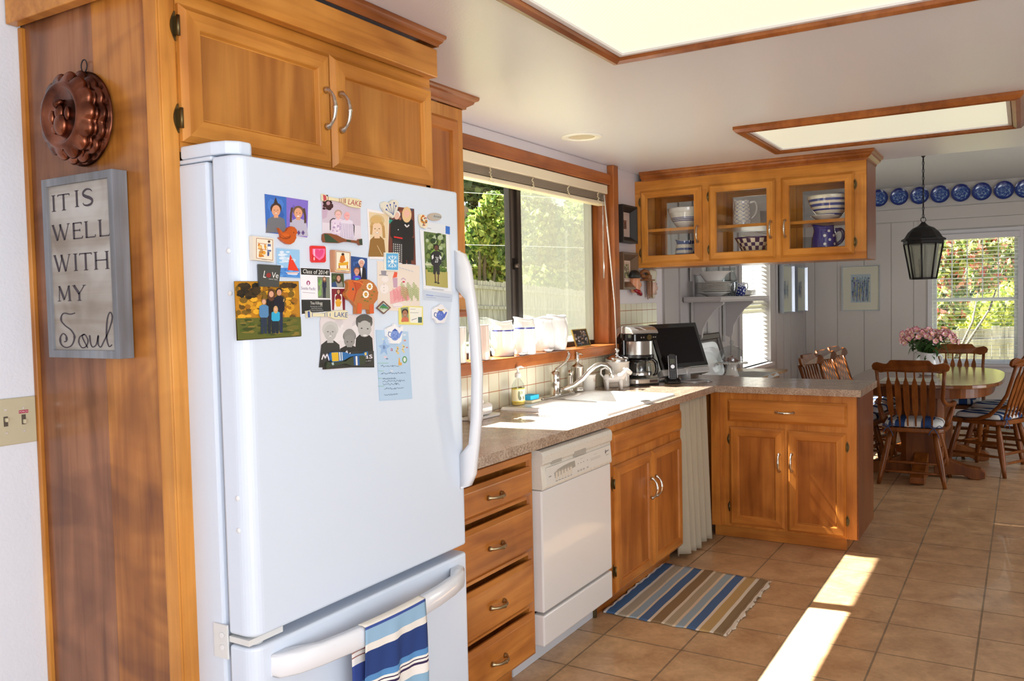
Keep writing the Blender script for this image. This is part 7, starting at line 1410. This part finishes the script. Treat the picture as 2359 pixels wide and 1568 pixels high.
def wall_plate(c, ax, label, seed, group=None):
    t_ = MB(); rnd = random.Random(seed); seg = 40; R_ = .093
    prof = [(R_*k/16, -.004-.012*((k/16)**3)) for k in range(16, -1, -1)]
    def colf(i, j):
        r = 1-i/16; 
        if r > .80: return S(30, 52, 128)
        v = math.sin(j*.55+seed*2.1)*math.cos(i*.9+seed)+.6*math.sin(j*1.7+i*1.3+seed*5)
        hz = math.sin(2*PI*j/seed_seg(j)) if False else math.sin(2*PI*(j+.5)/seg)
        return S(150, 176, 206) if (v > .55 and hz < .3) or v > 1.15 else (S(84, 116, 172) if v > .0 else S(42, 70, 146))
    if ax == 'x': t_.lathe((c[0], c[1], c[2]), [(max(r, .0001), z) for r, z in prof], seg, 'x', colf=colf)
    else: t_.lathe((c[0], c[1], c[2]), [(max(r, .0001), z) for r, z in prof], seg, 'y', colf=colf)
    f_ = (lambda r, z: [(c[0]+z, c[1]+r*math.cos(2*PI*k/40), c[2]+r*math.sin(2*PI*k/40)) for k in range(40)]) if ax == 'x' else (lambda r, z: [(c[0]+r*math.cos(2*PI*k/40), c[1]+z, c[2]+r*math.sin(2*PI*k/40)) for k in range(40)])
    A_, B_ = f_(R_, -.016), f_(.05, -.0005)
    for k in range(40): t_.add([A_[k], A_[(k+1) % 40], B_[(k+1) % 40], B_[k]], [(0, 1, 2, 3)], col=S(30, 50, 120))
    o = t_.build('wall_plate', GLAZE, recalc=False); return tag(o, label, 'plate', group)
ORD = ['first', 'second', 'third', 'fourth', 'fifth', 'sixth', 'seventh', 'eighth']
for k, y in enumerate((-.802, -1.006, -1.209, -1.408, -1.606, -1.80, -2.002, -2.19)):
    wall_plate((10.2545, y, 2.497-.0025*k if k > 1 else 2.497), 'x', 'blue plate on the far wall, '+ORD[k]+' to the right of the hanging cupboard', k+3, 'blue plates in a row on the far wall')
for k, y in enumerate((-.60, -.40)): wall_plate((10.2545, y, 2.50), 'x', 'far-wall blue plate seen through the right cupboard door, '+('right' if not k else 'left')+' of two', k+20, 'blue plates in a row on the far wall')
for k, x in enumerate((9.35, 9.95)): wall_plate((x, -.0135, 2.49), 'y', 'blue plate edge-on on the left dining wall, seen through the right cupboard door, '+('left' if not k else 'right')+' one', k+30)
ln = thing('lantern_pendant', 'black iron lantern with seeded glass hanging on a chain over the dining table', 'pendant lamp', (7.85, -1.46, 1.55))
lx, ly = 7.85, -1.46
def ppx(x, y, z): d = Vector((x, y, z))-CAM; zz_ = d.dot(cF); return (IW/2+FPX*d.dot(cR)/zz_, IH/2-FPX*d.dot(cU)/zz_)
dd = (Vector((lx, ly, 1.6))-CAM).dot(cF); L0 = dep(2127, 600, dd); lx, ly = L0.x, L0.y
kz = lambda ypx: dep(2127, ypx, dd).z
zb, ze, zt_, zr_ = kz(642), kz(553), kz(512), kz(497)
rb, re_ = 27/FPX*dd, 41/FPX*dd; rim = 47/FPX*dd
b = MB(); b.lathe((lx, ly, 0), [(rb*1.02, zb-.004), (rb*1.04, zb), (rb*1.04, zb+.012), (rb*.96, zb+.012)], 8); b.face([(lx+rb*1.02*math.cos(PI/4*k), ly+rb*1.02*math.sin(PI/4*k), zb-.004) for k in range(8)]); 
for p_ in b.sm: pass
b.sm = [False]*len(b.sm)
for k in range(8): a_ = PI/4*k; b.tube([(lx+rb*math.cos(a_), ly+rb*math.sin(a_), zb), (lx+re_*math.cos(a_), ly+re_*math.sin(a_), ze-.03)], .0075, 6)
b.build('cage', IRON, ln)
b = MB(); b.lathe((lx, ly, 0), [(re_*.98, ze-.035), (re_*1.04, ze-.03), (re_*1.04, ze-.008), (rim, ze-.004), (rim, ze+.008), (re_*.98, ze+.02), (re_*.80, ze+.065), (re_*.55, ze+.10), (re_*.28, ze+.118), (re_*.16, ze+.135), (re_*.10, zt_), (.0001, zt_+.004)], 8); b.sm = [False]*len(b.sm); b.build('roof', IRON, ln)
SG = bpy.data.materials.new('seeded_glass'); SG.use_nodes = True; t = SG.node_tree; t.nodes.clear(); o_ = t.nodes.new('ShaderNodeOutputMaterial'); tr = t.nodes.new('ShaderNodeBsdfTransparent'); tr.inputs[0].default_value = (.82, .82, .76, 1); df = t.nodes.new('ShaderNodeBsdfTranslucent'); df.inputs[0].default_value = (.5, .5, .44, 1); d2 = t.nodes.new('ShaderNodeBsdfDiffuse'); d2.inputs[0].default_value = (.5, .5, .44, 1); mx = t.nodes.new('ShaderNodeMixShader'); mx.inputs[0].default_value = .5; t.links.new(df.outputs[0], mx.inputs[1]); t.links.new(d2.outputs[0], mx.inputs[2]); m2 = t.nodes.new('ShaderNodeMixShader'); n2 = t.nodes.new('ShaderNodeTexNoise'); n2.inputs['Scale'].default_value = 40; mr = t.nodes.new('ShaderNodeMapRange'); mr.inputs['To Min'].default_value = .25; mr.inputs['To Max'].default_value = .7; t.links.new(n2.outputs[0], mr.inputs[0]); t.links.new(mr.outputs[0], m2.inputs[0]); t.links.new(tr.outputs[0], m2.inputs[1]); t.links.new(mx.outputs[0], m2.inputs[2]); t.links.new(m2.outputs[0], o_.inputs[0])
for k in range(8):
    a0, a1_ = PI/4*k, PI/4*(k+1); b = MB(); b.face([(lx+r*.97*math.cos(a), ly+r*.97*math.sin(a), z_) for r, a, z_ in ((rb, a0, zb+.006), (rb, a1_, zb+.006), (re_, a1_, ze-.033), (re_, a0, ze-.033))]); b.build('glass_panel', SG, ln)
for k in range(3):
    a_ = 2*PI*k/3; b = MB(); b.tube([(lx+.028*math.cos(a_), ly+.028*math.sin(a_), zb+.012), (lx+.028*math.cos(a_), ly+.028*math.sin(a_), zb+.115)], .009, 10); b.sphere((lx+.028*math.cos(a_), ly+.028*math.sin(a_), zb+.14), .014, 10, 7, sc=(1, 1, 2)); b.build('candle_bulb', mat('ivory_candle', (.5, .48, .42), .5), ln)
b = MB(); b.tube([(lx+.021*math.cos(2*PI*k/20)*cR.x, ly+.021*math.cos(2*PI*k/20)*cR.y, zt_+.021+.021*math.sin(2*PI*k/20)) for k in range(21)], .003, 6); b.build('ring', IRON, ln)
b = MB(); z = zt_+.036; k = 0
while z < 2.555:
    ux, uy = (cR.x, cR.y) if k % 2 == 0 else (cF.x, cF.y); b.tube([(lx+.008*math.cos(2*PI*i/10)*ux, ly+.008*math.cos(2*PI*i/10)*uy, z+.016+.019*math.sin(2*PI*i/10)) for i in range(11)], .0024, 5, caps=False); z += .031; k += 1
b.tube([(lx+.006, ly, zt_+.03), (lx+.006, ly, 2.56)], .0022, 5); b.build('chain', IRON, ln)
b = MB(); b.lathe((lx, ly, 2.5995), [(.068, 0), (.066, -.006), (.04, -.02), (.018, -.032), (.008, -.045), (.0001, -.047)], 28); b.build('canopy', IRON, ln)
b = MB(); b.box(9.98, 10.08, -2.12, -1.86, .0005, .006); o = b.build('floor_register', mat('beige_register', (.45, .40, .28), .5)); tag(o, 'low beige heating register on the floor by the far wall', 'floor vent')

# ---------------------------------------------------------------- dining table
tb = thing('dining_table', 'long oval oak pedestal dining table', 'table', (7.87, -1.51, 0))
def oval(cx, cy, ax_, ay_, p=3.2, n=72): return [(cx+ax_*math.copysign(abs(math.cos(2*PI*k/n))**(2/p), math.cos(2*PI*k/n)), cy+ay_*math.copysign(abs(math.sin(2*PI*k/n))**(2/p), math.sin(2*PI*k/n))) for k in range(n)]
ZP = lambda u, v, n: (u, v, n)
b = MB(); b.prism(ZP, oval(7.87, -1.51, .93, .55), .722, .752); b.build('tabletop', W_DX, tb, bevel=.007, seg=3)
b = MB(); b.prism(ZP, oval(7.87, -1.51, .86, .48), .645, .7215); b.build('apron', W_D, tb, bevel=.003)
for x in (7.38, 8.18):
    b = MB(); b.prism(ZP, [(x-.13, -1.62), (x-.10, -1.66), (x+.10, -1.66), (x+.13, -1.62), (x+.13, -1.40), (x+.10, -1.36), (x-.10, -1.36), (x-.13, -1.40)], .10, .6445); b.build('pedestal', W_D, tb, bevel=.004)
b = MB(); b.box(7.50, 8.06, -1.54, -1.48, .15, .28); b.build('stretcher_beam', W_D, tb, bevel=.004)
for x, s_ in ((7.36, -1), (8.20, 1)):
    for sy_ in (-1, 1):
        b = MB(); T = lambda u, v, n: (x+u*.45*s_*.35+n, -1.51+u*sy_, v); b.prism(lambda u, v, n: (x+n, -1.51+u*sy_, v), [(.08, .02), (.08, .20), (.16, .15), (.30, .10), (.40, .085), (.43, .06), (.43, .015), (.38, .001), (.34, .001), (.28, .03)], -.05, .05); b.build('foot', W_D, tb, bevel=.006)
for x, s_ in ((7.24, -1), (8.32, 1)):
    b = MB(); b.prism(lambda u, v, n: (x+u*s_, -1.51+n, v), [(0, .02), (0, .20), (.10, .15), (.24, .10), (.30, .085), (.33, .06), (.33, .015), (.28, .001), (.24, .001), (.2, .03)], -.05, .05); b.build('foot', W_D, tb, bevel=.006)
b = MB(); b.box(7.16, 7.48, -1.62, -1.22, .7525, .7545); o = b.build('placemat', mat('cream_placemat', (.56, .54, .44), .8)); tag(o, 'cream placemat at the near end of the dining table', 'placemat')

# ---------------------------------------------------------------- chairs (built facing +X at the origin)
def make_chair(label, arms, group=None):
    t_ = thing('dining_armchair' if arms else 'dining_chair', label, 'chair', (0, 0, 0), group=group)
    zs = .43; hw_ = .235
    b = MB(); seat = [(-.21, -.18), (-.215, 0), (-.21, .18), (-.17, .21), (0, .23), (.16, .235), (.21, .21), (.225, .1), (.225, -.1), (.21, -.21), (.16, -.235), (0, -.23), (-.17, -.21)]
    b.prism(ZP, seat, zs-.034, zs); b.build('seat', W_D, t_, bevel=.010, seg=3)
    for sx_, sy_ in ((-1, -1), (-1, 1), (1, -1), (1, 1)):
        p0 = Vector((sx_*.15, sy_*.15, zs-.032)); p1 = Vector((sx_*.235-.01, sy_*.225, .001)); q = [p0.lerp(p1, k/6) for k in range(7)]
        b = MB(); b.tube(q, [.016, .020, .023, .024, .021, .017, .014], 12); b.build('leg', W_D, t_)
    def onleg(sx_, sy_, z): p0 = Vector((sx_*.15, sy_*.15, zs-.032)); p1 = Vector((sx_*.235-.01, sy_*.225, .001)); return p0.lerp(p1, (p0.z-z)/(p0.z-p1.z))
    for sy_ in (-1, 1):
        for z in (.24, .15): p0, p1 = onleg(-1, sy_, z), onleg(1, sy_, z); b = MB(); b.tube([p0.lerp(p1, k/6) for k in range(7)], [.008, .010, .012, .014, .012, .010, .008], 8); b.build('stretcher', W_D, t_)
    for z in (.17, .10): 
        p0, p1 = onleg(-1, -1, z), onleg(-1, 1, z); b = MB(); b.tube([p0.lerp(p1, k/6) for k in range(7)], [.008, .009, .011, .012, .011, .009, .008], 8); b.build('stretcher', W_D, t_)
    p0, p1 = onleg(1, -1, .22), onleg(1, 1, .22); b = MB(); b.tube([p0.lerp(p1, k/6) for k in range(7)], [.008, .010, .013, .016, .013, .010, .008], 8); b.build('stretcher', W_D, t_)
    zt = .86; lean = .14
    def BP(y, z, n=0): k = (z-zs)/(zt-zs); return (-.185-lean*k+n, y*(1+.10*k), z)
    for i in range(6):
        y = -.135+.054*i; b = MB(); out = [(-.005, 0), (-.0065, .10), (-.017, .13), (-.0175, .20), (-.016, .34), (-.013, .37), (-.011, .372), (-.0045, .40), (-.0045, .435)]
        out = [(u, .43-v) for u, v in out[::-1]]
        out = [(-.005, 0.0), (-.006, .08), (-.014, .11), (-.019, .14), (-.0195, .24), (-.018, .33), (-.012, .36), (-.010, .362), (-.005, .385), (-.005, .43)]
        pts = out+[(-u, v) for u, v in out[::-1]]
        b.prism(lambda u, v, n: BP(y+u, zs+v, n), pts, -.006, .006); b.build('spindle', W_D, t_)
    for sy_ in (-1, 1):
        b = MB()
        if arms: b.tube([BP(sy_*.205, zt+.01), BP(sy_*.203, .75), BP(sy_*.2, .66), (-.19, sy_*.225, .615), (-.10, sy_*.25, .605), (.04, sy_*.262, .60), (.09, sy_*.262, .598)], [.013, .013, .014, .016, .019, .022, .018], 10)
        else: b.tube([BP(sy_*.205, zt+.01), BP(sy_*.205, .76), BP(sy_*.205, .64), (-.20, sy_*.222, .55), (-.13, sy_*.232, .475), (-.04, sy_*.236, .435), (.07, sy_*.236, .425)], [.013, .013, .014, .015, .016, .016, .013], 10)
        b.build('arm' if arms else 'side_brace', W_D, t_)
        if arms: b = MB(); b.tube([(.055, sy_*.262, .59), (.04, sy_*.25, .54), (.02, sy_*.228, .47), (.01, sy_*.215, .425)], [.014, .019, .021, .014], 10); b.build('arm_post', W_D, t_)
    b = MB(); h0, h1 = .845, .945; Wc = .262
    half = [(0, h1+.002), (.125, h1+.002), (.135, h1-.004), (.145, h1-.018), (.158, h1-.028), (.175, h1-.028), (.20, h1-.022), (.225, h1-.016), (.248, h1-.024), (Wc, h1-.045), (.256, h1-.072), (.235, h1-.086), (.20, h0+.004), (.17, h0+.010), (.12, h0+.013), (0, h0+.010)]
    pts = half+[(-u, v) for u, v in half[::-1][1:-1]]
    N_ = len(pts); f_ = []
    for n in (-.011, .011):
        for u, v in pts: k = (v-zs)/(zt-zs); f_.append((-.185-lean*k+n+.03*(u/.26)**2*1.0, u, v))
    b.add(f_, [list(range(N_)), list(range(N_, 2*N_))]+[(i, (i+1) % N_, N_+(i+1) % N_, N_+i) for i in range(N_)]); b.build('crest_rail', W_D, t_, bevel=.004)
    return t_
def make_cushion(label, group=None):
    t_ = thing('seat_cushion', label, 'cushion', (0, 0, .4315), group=group)
    b = MB(); n = 40; m_ = 12; cols_ = [(0.0, S(206, 204, 200)), (.16, S(46, 72, 120)), (.36, S(206, 202, 196)), (.44, S(190, 186, 190)), (.48, S(214, 210, 204)), (.62, S(44, 70, 118)), (.80, S(200, 200, 198)), (.88, S(46, 72, 120)), (.94, S(206, 204, 200))]
    def pt(i, j, top):
        u = -1+2*i/n; v = -1+2*j/n; k = max(abs(u), abs(v)); r = (abs(u)**5+abs(v)**5)**.2; sc_ = (k/r) if r > 0 else 1
        x, y = u*sc_*.195, v*sc_*.20; e = max(0, 1-k**6); return (x, y, .4325+(.004 if not top else .018+.034*e**.5)+.002*math.sin(x*40)*math.sin(y*35)*top)
    for top in (0, 1):
        for i in range(n):
            for j in range(n):
                v = (j+.5)/n; c = [cc_ for a_, cc_ in cols_ if v >= a_][-1]; b.add([pt(i, j, top), pt(i+1, j, top), pt(i+1, j+1, top), pt(i, j+1, top)], [(0, 1, 2, 3)], col=c, sm=True)
    for i in range(n):
        for a_, c_ in (((i, 0), (i+1, 0)), ((i, n), (i+1, n)), ((0, i), (0, i+1)), ((n, i), (n, i+1))):
            v = (a_[1]+.5)/n; c = [cc_ for q, cc_ in cols_ if min(v, .99) >= q][-1]; b.add([pt(*a_, 0), pt(*c_, 0), pt(*c_, 1), pt(*a_, 1)], [(0, 1, 2, 3)], col=c, sm=True)
    b.build('pad', CLOTH, t_)
    b = MB()
    for s_ in (-1, 1):
        c0 = Vector((-.222, s_*.155, .438)); b.tube(smooth([c0+Vector((.02, 0, .004)), c0, c0+Vector((-.008, .02, .02)), c0+Vector((-.008, .04, .012)), c0, c0+Vector((-.008, -.03, .022)), c0+Vector((-.008, -.045, .008)), c0, c0+Vector((-.008, -.02, -.04)), c0+Vector((-.004, -.03, -.07))], 5), .0028, 6); b.tube(smooth([c0, c0+Vector((-.008, .025, -.02)), c0+Vector((-.004, .04, -.05))], 5), .0028, 6)
    b.build('ribbon_tie', mat('blue_ribbon', S(56, 78, 120), .8), t_); return t_
def put(o, x, y, a): o.location = (x, y, o.location.z if o.type != 'EMPTY' or o.name.startswith('seat_cushion') else 0); o.rotation_euler = (0, 0, a)
ac = make_chair('wooden dining armchair at the near end of the table, back to the camera', True)
cu = make_cushion('blue and white striped cushion on the near armchair')
c0_ = make_chair('right-hand wooden side chair nearest the camera, angled toward the table', False); GC = None
put(ac, 7.12, -1.475, 0.0); put(cu, 7.12, -1.475, 0)
D2R = PI/180
spots = [(7.78, -1.95, 63, 'wooden side chair on the right of the table, nearer of the two', 'striped cushion on the nearer right-hand side chair'),
         (8.42, -2.02, 72, 'wooden side chair on the right of the table, farther of the two', 'striped cushion on the farther right-hand side chair'),
         (8.70, -1.64, 180, 'wooden side chair at the far end of the table, facing the camera', 'striped cushion on the chair at the far table end'),
         (7.28, -.98, -98, 'nearest of the three wooden chairs along the left side of the table', 'striped cushion on the nearest left-side chair'),
         (7.86, -.98, -98, 'middle of the three wooden chairs along the left side of the table', 'striped cushion on the middle left-side chair'),
         (8.40, -.98, -98, 'farthest of the three wooden chairs along the left side of the table', 'striped cushion on the farthest left-side chair')]
for k, (x, y, a_, l1, l2) in enumerate(spots):
    c_ = c0_ if k == 0 else copy_tree(c0_); q_2 = copy_tree(cu)
    put(c_, x, y, a_*D2R); put(q_2, x, y, a_*D2R); c_['label'] = l1; q_2['label'] = l2

# pitcher of flowers
vz = jug('white_pitcher', 'round white ceramic pitcher used as a vase in the middle of the dining table', (7.80, -1.50, .7525), lin([(.055, 0), (.062, .008), (.090, .05), (.098, .09), (.085, .135), (.070, .165), (.074, .19)], 24), -1.0, (.16, .05), .045, m=CERW, hth=.009, spout=2.1)
VX = Vector((7.80, -1.50, .962))
def stem(label):
    t_ = thing('alstroemeria_stem', label, 'flower', (0, 0, 0), group='alstroemeria stems in the white pitcher')
    b = MB(); P_ = smooth([(0, 0, -.12), (.002, 0, 0), (.02, 0, .09), (.055, 0, .17)], 5); b.tube(P_, .003, 6); b.build('stalk', mat('stem_green', (.05, .12, .02), .6), t_)
    LG = mat('leaf_green', (.035, .10, .015), .5)
    rnd = random.Random(3)
    for k in range(7):
        a_ = k*2.4; z = .0+.024*k; x = .02*z/.09; L = .085; b = MB(); d = Vector((math.cos(a_), math.sin(a_), rnd.uniform(-.25, .5))).normalized(); sd_ = Vector((-math.sin(a_), math.cos(a_), 0)); c0 = Vector((x, 0, z)); up_ = Vector((0, 0, 1))
        R_ = [(c0+d*L*u+up_*(-.03*u*u), w_) for u, w_ in ((0, .002), (.25, .011), (.55, .013), (.8, .008), (1, .0005))]
        for (p, w0), (q, w1) in zip(R_[:-1], R_[1:]): b.add([p-sd_*w0, p+sd_*w0, q+sd_*w1, q-sd_*w1], [(0, 1, 2, 3)], sm=True)
        b.build('leaf', LG, t_, recalc=False)
    for k in range(6):
        a_ = k*PI/3+.3; c0 = Vector((.055+.030*math.cos(a_), .030*math.sin(a_), .185+.012*(k % 2))); ax = Vector((math.cos(a_)*.9, math.sin(a_)*.9, .6)).normalized(); e1 = ax.orthogonal().normalized(); e2 = ax.cross(e1); b = MB()
        for j in range(6):
            th = j*PI/3; dr_ = e1*math.cos(th)+e2*math.sin(th); sd_ = ax.cross(dr_); pk = [(0, .002), (.012, .008), (.022, .010), (.030, .002)]; cc_ = S(236, 176, 180) if j % 2 else S(246, 216, 208)
            for (u, w0), (u2, w1) in zip(pk[:-1], pk[1:]):
                f_ = lambda u_, w_: (c0+ax*(.020*math.sin(min(u_/.03, 1)*1.7))+dr_*u_*.85-sd_*w_, c0+ax*(.020*math.sin(min(u_/.03, 1)*1.7))+dr_*u_*.85+sd_*w_)
                A_, B_ = f_(u, w0), f_(u2, w1); b.add([A_[0], A_[1], B_[1], B_[0]], [(0, 1, 2, 3)], col=(S(236, 190, 90) if (u == 0 and j % 2) else (S(216, 110, 140) if u > .02 else cc_)), sm=True)
        b.build('blossom', PAINTED, t_, recalc=False)
    return t_
st0 = stem('stem of pink alstroemeria in the white pitcher on the dining table')
rnd = random.Random(21)
for k in range(17):
    s_ = st0 if k == 0 else copy_tree(st0); a_ = k*2.399; tilt = .10+.62*math.sqrt(k/17)
    s_.location = VX+Vector((math.cos(a_)*.03, math.sin(a_)*.03, -.02+rnd.uniform(-.02, .02))); s_.rotation_mode = 'XYZ'
    s_.rotation_euler = (Matrix.Rotation(a_, 3, 'Z')@Matrix.Rotation(tilt, 3, 'Y')@Matrix.Rotation(rnd.uniform(-.6, .6), 3, 'Z')).to_euler(); s_.scale = (1, 1, 1)
